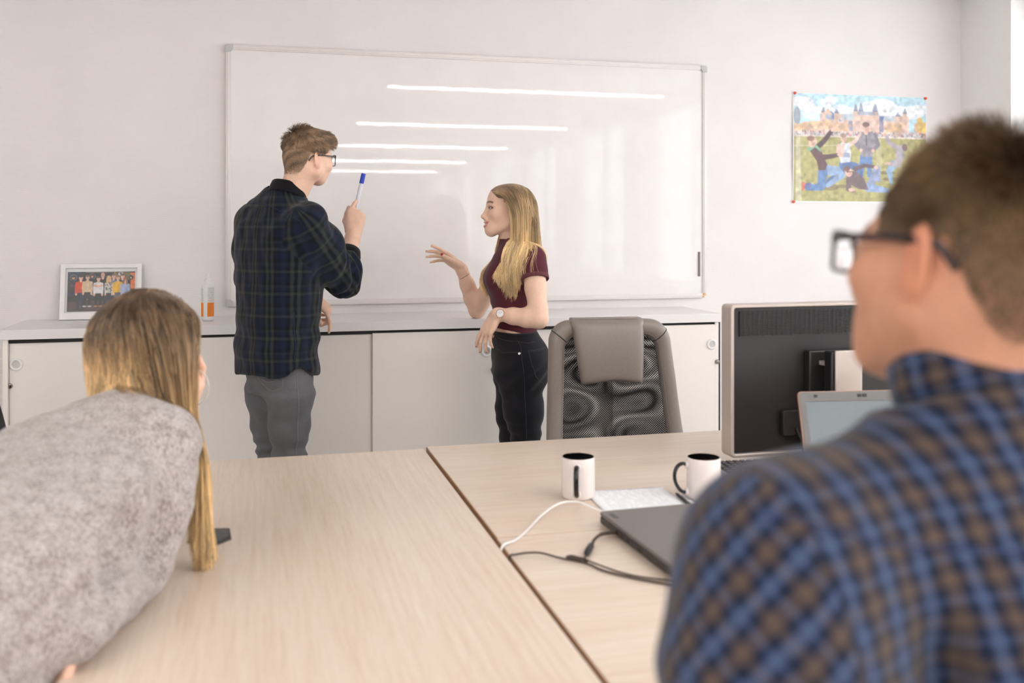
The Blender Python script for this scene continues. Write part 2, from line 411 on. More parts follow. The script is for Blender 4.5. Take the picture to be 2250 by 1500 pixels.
# ================================================================ flat prints, painted point by point
class Canvas:
    def __init__(s, w, h, W, H, col):
        """w x h points for a print measured W x H units (y down)"""
        s.w, s.h = w, h
        s.X, s.Y = np.meshgrid((np.arange(w) + .5) / w * W, (np.arange(h) + .5) / h * H)
        s.px = W / w
        s.C = np.ones((h, w, 3)) * np.array(srgb(col))
        s.rng = np.random.default_rng(7)
    def lay(s, d, col, a=1.0):
        m = np.clip(0.5 - d / s.px, 0, 1)[..., None] * a
        s.C = s.C * (1 - m) + np.array(srgb(col)) * m; return s
    def ell(s, cx, cy, rx, ry, col, ang=0, a=1.0):
        q = R(ang); x = (s.X - cx) * math.cos(q) + (s.Y - cy) * math.sin(q); y = -(s.X - cx) * math.sin(q) + (s.Y - cy) * math.cos(q)
        k = np.sqrt((x / rx) ** 2 + (y / ry) ** 2)
        return s.lay((k - 1) * min(rx, ry), col, a)
    def seg(s, p, q, r0, r1, col, a=1.0):
        p = np.array(p, float); q = np.array(q, float); e = q - p
        t = np.clip(((s.X - p[0]) * e[0] + (s.Y - p[1]) * e[1]) / max(e @ e, 1e-9), 0, 1)
        d = np.hypot(s.X - p[0] - t * e[0], s.Y - p[1] - t * e[1]) - (r0 + (r1 - r0) * t)
        return s.lay(d, col, a)
    def chain(s, pts, col, a=1.0):
        for (x, y, r), (x2, y2, r2) in zip(pts, pts[1:]): s.seg((x, y), (x2, y2), r, r2, col, a)
        return s
    def poly(s, pts, col, a=1.0):
        ins = np.zeros(s.X.shape, bool); dm = np.full(s.X.shape, 1e9)
        n = len(pts)
        for i in range(n):
            (x1, y1), (x2, y2) = pts[i], pts[(i + 1) % n]
            if y1 != y2:
                c = ((s.Y < y1) != (s.Y < y2)) & (s.X < (x2 - x1) * (s.Y - y1) / (y2 - y1) + x1); ins ^= c
            ex, ey = x2 - x1, y2 - y1; L = ex * ex + ey * ey + 1e-9
            t = np.clip(((s.X - x1) * ex + (s.Y - y1) * ey) / L, 0, 1)
            dm = np.minimum(dm, np.hypot(s.X - x1 - t * ex, s.Y - y1 - t * ey))
        return s.lay(np.where(ins, -dm, dm), col, a)
    def rect(s, x0, y0, x1, y1, col, a=1.0): return s.poly([(x0, y0), (x1, y0), (x1, y1), (x0, y1)], col, a)
    def speck(s, amt, mask=None, cell=1):
        n = s.rng.normal(0, amt, (s.h // cell + 1, s.w // cell + 1)).repeat(cell, 0).repeat(cell, 1)[:s.h, :s.w][..., None]
        if mask is not None: n = n * mask[..., None]
        s.C = np.clip(s.C * (1 + n), 0, 1); return s
    def soften(s, amt=0.12, cell=7):
        """printed-picture look: slight blur and uneven tone"""
        k = s.rng.normal(0, amt, (s.h // cell + 2, s.w // cell + 2))
        yy, xx = np.mgrid[0:s.h, 0:s.w] / cell; i, j = yy.astype(int), xx.astype(int); fy, fx = yy - i, xx - j
        n = (k[i, j] * (1 - fx) + k[i, j + 1] * fx) * (1 - fy) + (k[i + 1, j] * (1 - fx) + k[i + 1, j + 1] * fx) * fy
        C = np.clip(s.C * (1 + n[..., None]), 0, 1); P_ = np.pad(C, ((1, 1), (1, 1), (0, 0)), 'edge')
        s.C = (P_[1:-1, 1:-1] * 2 + P_[:-2, 1:-1] + P_[2:, 1:-1] + P_[1:-1, :-2] + P_[1:-1, 2:]) / 6; return s
    def face(s, x, y, r, ang=0):
        q = R(ang); ro = lambda a, b: (x + a * r * math.cos(q) - b * r * math.sin(q), y + a * r * math.sin(q) + b * r * math.cos(q))
        for a in (-.34, .34): s.ell(*ro(a, -.08), r * .15, r * .10, (70, 48, 44), ang, .8)
        s.seg(ro(-.22, .45), ro(.22, .45), r * .07, r * .07, (150, 80, 76), .8); s.seg(ro(0, -.05), ro(.04, .2), r * .07, r * .1, (206, 150, 130), .6)
        s.ell(*ro(.45, .2), r * .35, r * .6, (190, 140, 120), ang, .35); return s
    def sheet(s, name, mat, width, height, parent=None, depth=None, **props):
        """the print as a fine sheet in the xz plane, facing -y; depth(u, v) curls it"""
        w, h = s.w, s.h
        us = np.linspace(0, 1, w); vs = np.linspace(0, 1, h)
        U, V = np.meshgrid(us, vs)
        Yd = depth(U, V) if depth else np.zeros_like(U)
        co = np.stack([U * width, Yd, (1 - V) * height], -1).reshape(-1, 3)
        ii = (np.arange(h - 1)[:, None] * w + np.arange(w - 1)[None, :]).ravel()
        fs = np.stack([ii, ii + w, ii + w + 1, ii + 1], 1)
        me = bpy.data.meshes.new(name); me.from_pydata(co.tolist(), [], fs.tolist())
        at = me.color_attributes.new('print', 'FLOAT_COLOR', 'POINT')
        at.data.foreach_set('color', np.concatenate([s.C.reshape(-1, 3), np.ones((w * h, 1))], 1).ravel())
        return link(name, me, mat, parent, smooth=True, ang=None, **props)
def printmat(name, rough):
    t = NT(name); n = t.new('ShaderNodeVertexColor'); n.layer_name = 'print'
    t.set(col=n.outputs[0], rough=rough); return t.m
M['poster'] = printmat('printed_poster', 0.55)
M['picture_glass'] = glass('clear_picture_glass', k=.12)
M['photo'] = printmat('printed_photograph', 0.3)

def person_fig(c, hx, hy, hr, hair, skin, torso, tcol, arms, acol, legs, lcol):
    if legs:
        for l in legs: c.chain(l, lcol)
    for a_ in arms: c.chain(a_, acol); x, y, r = a_[-1]; c.ell(x, y, r * 1.1, r * 1.1, skin)
    c.chain(torso, tcol)
    c.seg((hx, hy), (hx, hy + hr * 1.5), hr * .5, hr * .5, skin)
    c.ell(hx, hy, hr * .82, hr * 1.08, skin); c.ell(hx, hy - hr * .55, hr * .85, hr * .62, hair)

def poster_print():
    c = Canvas(300, 215, 1585, 1270, (190, 224, 238))
    Y = c.Y
    for x, y, r, k in ((100, 100, 130, .9), (160, 160, 110, .8), (390, 100, 90, .85), (440, 60, 70, .8), (360, 190, 110, .7), (560, 180, 120, .6), (1050, 110, 150, .95), (930, 150, 170, .9), (1200, 200, 190, .8), (800, 210, 150, .7),
                       (1400, 190, 160, .8), (1500, 150, 120, .7), (250, 230, 160, .6), (650, 230, 160, .6)):
        c.ell(x, y, r, r * .5, (246, 249, 252), a=k)
    c.ell(40, 270, 40, 110, (150, 160, 170))
    rng = c.rng
    brick, slate, dk = (226, 196, 182), (158, 164, 184), (120, 130, 160)
    # long brick building with towers and slate roofs
    c.rect(310, 235, 1370, 470, brick)
    c.poly([(310, 240), (400, 200), (480, 290), (560, 335), (560, 235), (700, 230), (700, 300), (310, 300)], (176, 186, 204))
    c.rect(560, 232, 700, 300, (196, 206, 214)); c.rect(1010, 240, 1200, 300, (190, 202, 212))
    c.poly([(395, 195), (440, 200), (560, 320), (480, 320)], (104, 138, 186)); c.poly([(1010, 245), (1070, 245), (1040, 330), (1010, 330)], (92, 124, 178))
    c.rect(1010, 300, 1060, 440, (140, 142, 170)); c.rect(640, 310, 690, 450, (150, 150, 176))
    for x, w_, top, base in ((345, 26, 160, 215), (500, 30, 175, 220), (728, 26, 110, 190), (790, 30, 95, 190), (960, 34, 95, 190), (1235, 34, 190, 235), (1322, 26, 140, 200)):
        c.rect(x - w_, base, x + w_, 460, brick)
        c.poly([(x - w_, base), (x - w_ * .6, top + 30), (x - 6, top), (x + 6, top), (x + w_ * .6, top + 30), (x + w_, base)], slate)
        c.rect(x - w_ * .8, base - 12, x + w_ * .8, base + 4, dk)
    c.rect(750, 195, 960, 235, (168, 172, 188)); c.poly([(330, 235), (405, 170), (455, 250)], (222, 186, 168))
    for k in range(46):
        c.rect(*(lambda x, y: (x, y, x + 9, y + 22))(700 + rng.uniform(0, 520), 270 + rng.uniform(0, 120)), (200, 170, 160), a=.6)
    for k in range(90):
        x = rng.choice([rng.uniform(0, 320), rng.uniform(330, 640), rng.uniform(1060, 1290), rng.uniform(1470, 1585)]); y = rng.uniform(330, 450)
        c.ell(x, y, rng.uniform(24, 52), rng.uniform(22, 46), [(226, 186, 140), (214, 178, 138), (232, 200, 160), (204, 172, 146)][rng.integers(4)], a=.75)
    for k in range(14): c.ell(1490 + rng.uniform(0, 100), rng.uniform(270, 450), 34, 40, (232, 196, 110), a=.8)
    c.rect(0, 430, 1585, 500, (214, 196, 190), a=.75)
    for k in range(150):
        x = rng.uniform(0, 1585); y = rng.uniform(440, 488)
        c.ell(x, y, rng.uniform(5, 12), rng.uniform(8, 18), [(120, 104, 112), (214, 120, 112), (160, 160, 186), (226, 224, 226), (96, 92, 104)][rng.integers(5)], a=.75)
    c.rect(0, 492, 1585, 512, (226, 214, 204)); c.rect(0, 508, 1585, 1280, (178, 172, 112))
    for k in range(120): c.ell(rng.uniform(0, 1585), rng.uniform(520, 1270), rng.uniform(30, 110), rng.uniform(6, 16), [(192, 186, 126), (166, 158, 100), (186, 178, 122)][rng.integers(3)], a=.35)
    c.seg((0, 620), (1000, 590), 8, 6, (212, 206, 168), a=.7)
    c.seg((50, 520), (60, 1280), 24, 34, (222, 218, 196), a=.55); c.seg((1000, 540), (1010, 900), 30, 36, (210, 206, 170), a=.45)
    for x, y, rx in ((520, 1100, 150), (700, 1010, 110), (1100, 930, 120), (1180, 1010, 130), (420, 1130, 90)): c.ell(x, y - 10, rx, 22, (128, 112, 84), a=.75)
    skin, hair = (232, 192, 176), (112, 84, 78); jean = (104, 140, 190); jl = (150, 176, 212)
    # standing man in the grey jacket, hands on hips
    for l in ([(820, 730, 44), (800, 840, 34), (790, 985, 22)], [(880, 730, 44), (890, 840, 34), (885, 960, 22)]): c.chain(l, jean)
    c.chain([(770, 480, 34), (742, 590, 30), (800, 660, 22)], (138, 132, 142)); c.chain([(950, 480, 34), (990, 590, 28), (930, 660, 20)], (128, 122, 134))
    c.poly([(780, 440), (930, 430), (960, 520), (930, 730), (795, 735), (770, 540)], (146, 140, 150))
    c.seg((850, 440), (855, 600), 8, 6, (84, 84, 100)); c.ell(855, 388, 38, 56, skin); c.ell(848, 350, 42, 32, (120, 92, 90)); c.seg((845, 430), (850, 450), 24, 22, skin)
    c.ell(788, 655, 20, 20, skin); c.ell(932, 658, 20, 20, skin)
    # man in the white shirt posing behind
    c.chain([(600, 830, 50), (720, 850, 44), (770, 900, 34), (780, 960, 24)], (88, 118, 172)); c.chain([(580, 830, 50), (560, 930, 40), (420, 1020, 30), (380, 1080, 20)], (96, 126, 178))
    c.chain([(640, 600, 26), (720, 550, 20), (780, 460, 16)], (236, 206, 196))
    c.poly([(510, 610), (560, 570), (650, 580), (670, 720), (660, 800), (550, 815), (530, 720)], (222, 228, 240)); c.rect(565, 690, 655, 745, (160, 170, 196))
    c.chain([(530, 620, 32), (520, 690, 24), (560, 730, 18), (585, 590, 16)], (232, 196, 184)); c.ell(583, 520, 36, 50, skin); c.ell(580, 486, 38, 26, (170, 138, 124))
    # kneeling man in the dark jacket, arms up
    c.chain([(400, 900, 60), (500, 910, 54), (560, 960, 40), (400, 1080, 26)], jl); c.chain([(340, 920, 56), (320, 1100, 44), (170, 1110, 36)], jean); c.chain([(180, 1080, 30), (130, 1095, 26)], (112, 120, 170)); c.chain([(118, 1060, 16), (112, 1130, 14)], (226, 110, 96))
    c.poly([(170, 650), (240, 600), (330, 690), (390, 840), (370, 900), (290, 905), (270, 800)], (104, 70, 72)); c.chain([(270, 640, 34), (350, 560, 30), (440, 440, 24)], (88, 62, 68)); c.chain([(350, 750, 34), (420, 740, 28), (510, 720, 24)], (92, 64, 70))
    c.chain([(450, 425, 20), (500, 380, 12), (525, 360, 6)], skin); c.ell(540, 715, 34, 20, skin); c.chain([(180, 660, 22), (250, 612, 16), (320, 680, 10)], (128, 176, 148))
    c.ell(222, 575, 44, 62, skin, 20); c.ell(200, 530, 44, 32, (150, 110, 100))
    # man lying in front
    c.chain([(900, 1080, 46), (980, 870, 36), (1000, 1010, 26)], (150, 164, 200)); c.chain([(880, 1100, 52), (1020, 1120, 38), (1120, 1140, 24)], (150, 176, 216))
    c.poly([(610, 960), (720, 900), (830, 1000), (880, 1130), (760, 1120), (650, 1060)], (112, 92, 98)); c.chain([(720, 880, 28), (830, 840, 22), (940, 850, 18)], (104, 84, 92)); c.chain([(650, 1000, 36), (640, 1120, 28), (700, 1140, 22)], (120, 98, 104)); c.ell(680, 1130, 40, 22, skin)
    c.ell(640, 920, 44, 56, skin, -20); c.ell(620, 880, 44, 30, (130, 96, 92), -20); c.seg((625, 915), (690, 915), 7, 6, (90, 70, 76)); c.ell(970, 860, 26, 20, skin)
    # man on the right, arm out
    c.chain([(1180, 820, 50), (1130, 900, 36), (1160, 1040, 22)], (152, 186, 216)); c.poly([(1200, 600), (1290, 580), (1320, 720), (1260, 860), (1150, 840), (1210, 740)], (178, 172, 180)); c.chain([(1230, 620, 30), (1130, 560, 24), (1090, 470, 18)], (176, 168, 178)); c.chain([(1240, 800, 30), (1150, 820, 22)], (178, 172, 180))
    c.ell(1075, 455, 24, 30, skin); c.ell(1110, 810, 40, 18, skin); c.ell(1320, 610, 34, 44, (130, 104, 104))
    for x_, y_, r_, a_ in ((858, 395, 40, 6), (586, 525, 38, 0), (226, 582, 46, 20), (645, 925, 46, -20)): c.face(x_, y_, r_, a_)
    c.soften(.16, 6).speck(0.06); c.C = c.C * 0.90 + 0.07
    return c
PX0, PZ0, PW, PH = 2.762, 1.546, 0.829, 0.587
pc = poster_print()
po = thing('poster', 'colour poster of five men posing on grass before a brick building, pinned to the wall', 'poster', (PX0, WY, PZ0))
dpt = lambda U, V: -0.002 - 0.006 * np.exp(-(U / 0.06) ** 2) * np.sin(np.pi * V) ** 2 - 0.003 * np.sin(np.pi * V) * np.sin(np.pi * U)
bc = Canvas(24, 24, 1, 1, (240, 239, 238))
b_ = bc.sheet('paper_border', M['poster'], PW, PH, po, depth=dpt)
p_ = pc.sheet('printed_picture', M['poster'], PW - 0.012, PH - 0.012, po, depth=lambda U, V: dpt(U, V) - 0.0012); p_.location = (0.006, 0, 0.009)
M['red_pin'] = plain('red_plastic_pin', srgb(228, 92, 72), 0.35)
for i, (x, z, l) in enumerate(((0.012, PH - 0.004, 'red push pin in the upper left corner of the poster'), (PW - 0.012, PH - 0.006, 'red push pin in the upper right corner of the poster'), (0.004, 0.004, 'red push pin in the lower left corner of the poster'))):
    tag(MB().lathe([(0.0075, 0), (0.008, 0.0025), (0.004, 0.004), (0.0045, 0.008), (0.006, 0.010), (0.0, 0.0105)], 16, Matrix.Translation((PX0 + x, WY - 0.0045, PZ0 + z)) @ RX).build('push_pin', M['red_pin'], ang=50), l, 'pin', 'pins of the poster')

def team_print():
    c = Canvas(200, 126, 1430, 900, (34, 34, 46))
    rng = c.rng
    for k in range(40): c.ell(rng.uniform(0, 230), rng.uniform(0, 560), rng.uniform(10, 34), rng.uniform(10, 30), [(32, 62, 118), (60, 90, 150), (24, 30, 52), (120, 60, 50)][rng.integers(4)], a=.7)
    c.poly([(0, 640), (1430, 600), (1430, 900), (0, 900)], (78, 58, 56)); c.poly([(0, 540), (400, 520), (1000, 520), (1000, 640), (0, 680)], (30, 28, 36))
    c.rect(980, 0, 1000, 200, (180, 146, 60)); c.rect(1000, 10, 1340, 190, (104, 92, 56)); c.rect(1330, 30, 1430, 400, (228, 122, 52)); c.rect(380, 5, 960, 22, (150, 140, 130)); c.rect(520, 105, 980, 116, (104, 98, 92))
    for x, y in ((420, 520), (520, 520), (420, 625), (760, 505), (760, 605)): c.seg((x, y), (x + 40, y), 9, 9, (210, 170, 130))
    def badge(x, y, r, bgc, hr): c.ell(x, y, r, r, (130, 150, 160)); c.ell(x, y, r * .88, r * .88, bgc); c.ell(x, y + r * .75, r * .55, r * .3, (60, 64, 80)); c.ell(x, y, r * .42, r * .56, (206, 150, 122)); c.ell(x, y - r * .42, r * .44, r * .3, hr)
    badge(122, 135, 72, (26, 26, 34), (40, 28, 26)); badge(515, 105, 64, (28, 28, 36), (80, 52, 44)); badge(1120, 62, 56, (214, 222, 224), (46, 44, 46)); badge(1340, 138, 58, (24, 24, 30), (44, 30, 28))
    sk = (226, 180, 160); nv = (28, 34, 58); bk = (20, 20, 28)
    def man(x, y, hair, top, leg, foot, bald=False, w=86, lowest=760, arms=None, shoe=(30, 30, 36)):
        for s in (-1, 1):
            c.chain([(x + s * w * .42, y + 330, w * .46), (x + s * w * .48, lowest - 120, w * .34), (x + s * w * .5, lowest, w * .24)], leg); c.ell(x + s * w * .55, lowest + 14, w * .42, 16, shoe)
        c.poly([(x - w * .8, y + 100), (x - w * .3, y + 72), (x + w * .3, y + 72), (x + w * .8, y + 100), (x + w * .85, y + 330), (x - w * .85, y + 330)], top)
        for s in (-1, 1): c.chain([(x + s * w * .82, y + 120, w * .30), (x + s * w * .95, y + 240, w * .24), (x + s * w * .9, y + 350, w * .2)], top); c.ell(x + s * w * .9, y + 370, w * .2, w * .24, sk)
        c.ell(x, y, 40, 54, sk); c.seg((x, y + 40), (x, y + 75), 22, 24, sk)
        if not bald: c.ell(x, y - 36, 42, 26, hair)
    man(740, 80, sk, bk, bk, bk, True, 80, 720)
    man(1160, 110, (90, 74, 60), bk, bk, bk, False, 70, 700); man(970, 110, (110, 88, 70), (96, 128, 178), nv, bk, False, 66, 700)
    man(280, 140, (44, 34, 34), (212, 70, 36), nv, bk, False, 104, 820); man(420, 130, (120, 84, 66), (214, 186, 150), bk, bk, False, 96, 765, shoe=(220, 214, 208))
    man(650, 160, (90, 62, 52), (224, 220, 220), bk, bk, False, 92, 765, shoe=(190, 130, 70)); c.chain([(570, 320, 24), (650, 335, 22), (720, 315, 22)], (224, 172, 150))
    man(870, 155, (214, 176, 118), (206, 202, 196), nv, bk, False, 78, 720); c.chain([(840, 150, 20), (830, 260, 18)], (218, 178, 120)); c.chain([(902, 150, 20), (908, 260, 18)], (218, 178, 120))
    for k in range(26): c.ell(rng.uniform(800, 940), rng.uniform(240, 470), 16, 12, (44, 40, 42), 40, a=.8)
    man(1060, 145, (150, 112, 84), (232, 178, 40), (96, 96, 108), bk, False, 92, 760); man(1220, 190, (140, 98, 72), (168, 182, 216), nv, bk, False, 88, 760); c.chain([(1190, 190, 20), (1180, 270, 20)], (150, 104, 72)); c.chain([(1250, 190, 20), (1262, 290, 20)], (150, 104, 72))
    for x_, y_ in ((740, 84), (1160, 114), (970, 114), (280, 144), (420, 134), (650, 164), (870, 159), (1060, 149), (1220, 194)): c.face(x_, y_, 40)
    c.soften(.14, 6).speck(0.05); return c
pf = thing('picture_frame', 'white framed group photo of colleagues leaning against the wall on the worktop', 'picture frame', (-0.834, 4.655, WT))
FW, FH = 0.335, 0.245
Mt = Matrix.Rotation(R(-10), 4, 'X')
fr = lambda x0, x1, z0, z1, ix0, ix1, iz0, iz1: ([(x0, z0), (x1, z0), (x1, z1), (x0, z1)], [(ix0, iz0), (ix1, iz0), (ix1, iz1), (ix0, iz1)])
XZ = Matrix(((1, 0, 0, 0), (0, 0, -1, 0), (0, 1, 0, 0), (0, 0, 0, 1)))
TLT = Matrix.Rotation(R(-10), 4, 'X')
M['frame_white'] = plain('white_painted_frame', srgb(236, 232, 231), 0.35, grain=0.01)
M['mat_white'] = plain('white_card_mount', srgb(238, 236, 236), 0.8, grain=0.01)
o_, i_ = fr(0, FW, 0, FH, 0.020, FW - 0.020, 0.030, FH - 0.018)
MB().ring(o_, i_, -0.004, 0.014, TLT @ XZ).build('frame_border', M['frame_white'], pf, bevel=0.0015)
MB().box(0.004, FW - 0.004, 0.003, 0.008, 0.004, FH - 0.004, TLT).build('backing_board', M['mat_white'], pf, smooth=False)
MB().box(0.018, FW - 0.018, 0.0005, 0.003, 0.026, FH - 0.015, TLT).build('mount', M['mat_white'], pf, smooth=False)
ph = team_print().sheet('group_photo', M['photo'], 0.278, 0.176, pf); ph.matrix_local = TLT @ Matrix.Translation((0.028, 0.0, 0.036))
MB().box(0.019, FW - 0.019, -0.0022, -0.0012, 0.029, FH - 0.017, TLT).build('glass_pane', M['picture_glass'], pf, smooth=False)

# spray bottle
M['bottle'] = plain('white_bottle_plastic', srgb(236, 234, 234), 0.35, grain=0.01)
M['orange'] = plain('orange_label_print', srgb(240, 138, 44), 0.45, grain=0.06, gs=120)
def smalltext():
    t = NT('grey_small_print_label'); v = t.coords('Object')
    wv = t.new('ShaderNodeTexWave', wave_type='BANDS', bands_direction='Z'); t.link(v, wv.inputs[0]); wv.inputs['Scale'].default_value = 75; wv.inputs['Distortion'].default_value = 1.0
    n = t.noise(v, 420, 2)
    f = t.math('MULTIPLY', wv.outputs['Fac'], n)
    t.set(col=t.ramp(f, [(0.22, srgb(238, 236, 235)), (0.42, srgb(178, 172, 164))]), rough=0.5); return t.m
M['print'] = smalltext()
sb = thing('spray_bottle', 'slim white spray bottle with orange and grey labels on the worktop beside the whiteboard', 'bottle', (-0.207, 4.475, WT))
MB().lathe([(0.0, 0.001), (0.021, 0.0), (0.0255, 0.004), (0.0275, 0.012), (0.0275, 0.148), (0.0265, 0.153), (0.020, 0.158), (0.0115, 0.160)], 40).build('body', M['bottle'], sb, ang=50)
MB().lathe([(0.0145, 0.158), (0.0148, 0.176), (0.0132, 0.181), (0.0085, 0.183), (0.0072, 0.197), (0.0058, 0.205), (0.0, 0.206)], 32).build('spray_head', M['white_plastic'], sb, ang=50)
def patch(a0, a1, z0, z1, r=0.0279):
    m_ = MB(); n = 12; vs = []
    for k in range(n + 1):
        q = R(a0 + (a1 - a0) * k / n)
        for rr in (r, r - 0.0004):
            for z in (z0, z1): vs.append((rr * math.cos(q), rr * math.sin(q), z))
    fs = []
    for k in range(n):
        b = 4 * k; fs += [(b, b + 4, b + 5, b + 1), (b, b + 2, b + 6, b + 4), (b + 1, b + 5, b + 7, b + 3), (b + 2, b + 3, b + 7, b + 6)]
    fs += [(0, 1, 3, 2), (4 * n, 4 * n + 2, 4 * n + 3, 4 * n + 1)]
    return m_.add(vs, fs)
patch(-92, -20, 0.020, 0.080).build('orange_label', M['orange'], sb); patch(-200, -128, 0.020, 0.080).build('orange_label', M['orange'], sb)
patch(-88, -20, 0.082, 0.146).build('printed_label', M['print'], sb); patch(-200, -132, 0.082, 0.142).build('printed_label', M['print'], sb)

# ================================================================ desks
def oak(name, along_y):
    t = NT(name); v = t.coords('Object', scale=(1, 0.035, 1) if along_y else (0.035, 1, 1))
    a = t.noise(v, 95, 5, 0.62); b = t.noise(v, 420, 3, 0.6)
    f = t.math('ADD', t.math('MULTIPLY', a, 0.62), t.math('MULTIPLY', b, 0.38))
    lo = t.noise(t.coords('Object', scale=(1, 0.1, 1) if along_y else (0.1, 1, 1)), 7, 2)
    f = t.math('ADD', f, t.math('MULTIPLY_ADD', lo, 0.22, -0.11))
    t.set(col=t.ramp(f, [(0.30, srgb(204, 182, 162)), (0.45, srgb(215, 196, 178)), (0.58, srgb(221, 204, 188)), (0.75, srgb(229, 215, 202))]), rough=0.36, spec=0.5)
    t.bump(f, 0.10, 0.0008); return t.m
M['oak_y'] = oak('pale_oak_laminate_lengthways', True)
M['oak_x'] = oak('pale_oak_laminate_crossways', False)
M['leg'] = plain('grey_painted_steel', srgb(176, 174, 172), 0.4, metal=0.3)
M['edge'] = plain('brown_edge_band', srgb(176, 138, 106), 0.5, grain=0.1, gs=90)
DZ = 0.74
def desk(label, x0, x1, y0, y1, mat):
    t = thing('desk', label, 'desk', ((x0 + x1) / 2, (y0 + y1) / 2, 0), 0, 'pale oak desks pushed together')
    a, b = (x1 - x0) / 2, (y1 - y0) / 2
    MB().box(-a + 0.001, a - 0.001, -b + 0.001, b - 0.001, DZ - 0.026, DZ).build('desk_top', mat, t, bevel=0.0015)
    MB().ring([(-a, -b), (a, -b), (a, b), (-a, b)], [(-a + .0012, -b + .0012), (a - .0012, -b + .0012), (a - .0012, b - .0012), (-a + .0012, b - .0012)], DZ - 0.026, DZ - 0.0016).build('edge_band', M['edge'], t, smooth=False)
    for sx in (-1, 1):
        for sy in (-1, 1):
            x, y = sx * (a - 0.05), sy * (b - 0.05)
            MB().box(x - 0.02, x + 0.02, y - 0.02, y + 0.02, 0, DZ - 0.026).build('leg', M['leg'], t, bevel=0.003)
    m_ = MB()
    for s in (-1, 1):
        m_.box(s * (a - 0.05) - 0.015, s * (a - 0.05) + 0.015, -b + 0.07, b - 0.07, DZ - 0.066, DZ - 0.026)
        m_.box(-a + 0.07, a - 0.07, s * (b - 0.05) - 0.015, s * (b - 0.05) + 0.015, DZ - 0.066, DZ - 0.026)
    m_.build('under_frame', M['leg'], t, bevel=0.002)
    return t
dl = desk('pale oak desk with lengthways grain and a cable port, woman leaning on it', -0.284, 0.4880, 1.10, 2.948, M['oak_y'])
desk('pale oak desk with the monitor and both mugs on it', 0.4990, 2.10, 2.058, 2.975, M['oak_x'])
desk('pale oak desk in front of the man in checked shirt, closed laptop on it', 0.4965, 2.10, 1.14, 2.0545, M['oak_x'])
M['dark_pl'] = plain('dark_grey_plastic', srgb(78, 76, 76), 0.5, grain=0.06)
gc = (-0.0975 - (-0.284 + 0.489) / 2, 2.215 - (1.10 + 2.948) / 2)
hexp = [(-0.045, -0.030), (-0.018, -0.062), (0.018, -0.062), (0.045, -0.030), (0.040, 0.045), (-0.040, 0.060)]
g = MB().prism([(gc[0] + x, gc[1] + y) for x, y in hexp], DZ - 0.004, DZ + 0.004).build('cable_port', M['black_pl'], dl, bevel=0.002)
MB().prism([(gc[0] + x * .86, gc[1] + y * .86 + 0.002) for x, y in hexp], DZ + 0.004, DZ + 0.0052).build('cable_port_lid', M['dark_pl'], g, bevel=0.001)

# mugs
M['mug_w'] = plain('white_glazed_ceramic', srgb(232, 222, 218), 0.22, grain=0.01)
M['mug_k'] = plain('black_glazed_ceramic', srgb(18, 17, 19), 0.12, grain=0.05)
def mug(label, x, y, rz):
    t = thing('mug', label, 'mug', (x, y, DZ), rz, 'white mugs with black inside')
    MB().lathe([(0.0, 0.003), (0.034, 0.003), (0.036, 0.0), (0.0395, 0.002), (0.0415, 0.007), (0.0415, 0.098), (0.0408, 0.1005), (0.0392, 0.1008)], 48).build('cup', M['mug_w'], t, ang=50)
    MB().lathe([(0.0393, 0.1008), (0.0382, 0.0995), (0.0378, 0.012), (0.034, 0.007), (0.0, 0.006)], 48).build('black_inside', M['mug_k'], t, ang=50)
    pts = spline([(0.041, 0, 0.082), (0.054, 0, 0.086), (0.067, 0, 0.078), (0.0735, 0, 0.060), (0.071, 0, 0.040), (0.061, 0, 0.023), (0.049, 0, 0.015), (0.0405, 0, 0.017)], 6)
    MB().tube(pts, 0.0062, 12, flat=0.72).build('handle', M['mug_k'], t, label='black handle')
    for z in (0.082, 0.017): MB().tube([(0.039, 0, z), (0.0465, 0, z + 0.001)], [0.0105, 0.0078], 16).build('handle_root', M['mug_w'], t)
    return t
mug('white mug, black inside, black handle turned to the viewer, at left near the paper sheets', 0.768, 2.318, R(248))
mug('white mug, black inside, its thin black handle seen side-on, by the monitor and the keyboard', 1.066, 2.235, R(172))

# sheets, pen
def papermat():
    t = NT('white_paper_with_faint_print'); v = t.coords('Object')
    wv = t.new('ShaderNodeTexWave', wave_type='BANDS', bands_direction='Y'); t.link(v, wv.inputs[0]); wv.inputs['Scale'].default_value = 38
    n = t.noise(t.coords('Object', scale=(1, 0.3, 1)), 90, 2)
    sx = t.new('ShaderNodeSeparateXYZ'); t.link(v, sx.inputs[0])
    m = t.math('MULTIPLY', t.math('GREATER_THAN', wv.outputs['Fac'], 0.72), t.math('GREATER_THAN', n, 0.47))
    m = t.math('MULTIPLY', m, t.math('LESS_THAN', t.math('ABSOLUTE', sx.outputs[0]), 0.078))
    t.set(col=t.mix(t.math('MULTIPLY', m, 0.35), srgb(240, 240, 243), srgb(150, 150, 160)), rough=0.7); return t.m
M['paper'] = papermat()
def sheet(name, label, x, y, z, rz, w_, h_, curl):
    n = 12; vs, fs = [], []
    for j in range(n + 1):
        for i in range(n + 1):
            a, b = i / n - .5, j / n - .5
            vs.append((a * w_, b * h_, curl * (max(0, a + .2) ** 2 + 0.2 * b * b)))
    for j in range(n):
        for i in range(n):
            q = j * (n + 1) + i; fs.append((q, q + 1, q + n + 2, q + n + 1))
    o = MB().add(vs, fs).build(name, M['paper'], ang=None); o.location = (x, y, z); o.rotation_euler = (0, 0, rz)
    m_ = o.modifiers.new('solid', 'SOLIDIFY'); m_.thickness = 0.0004
    return tag(o, label, 'paper', 'sheets of paper on the desk')
sheet('paper_sheet', 'printed white sheet of paper between the two mugs, uppermost of its pair', 0.893, 2.255, DZ + 0.0022, R(-4), 0.205, 0.195, 0.002)
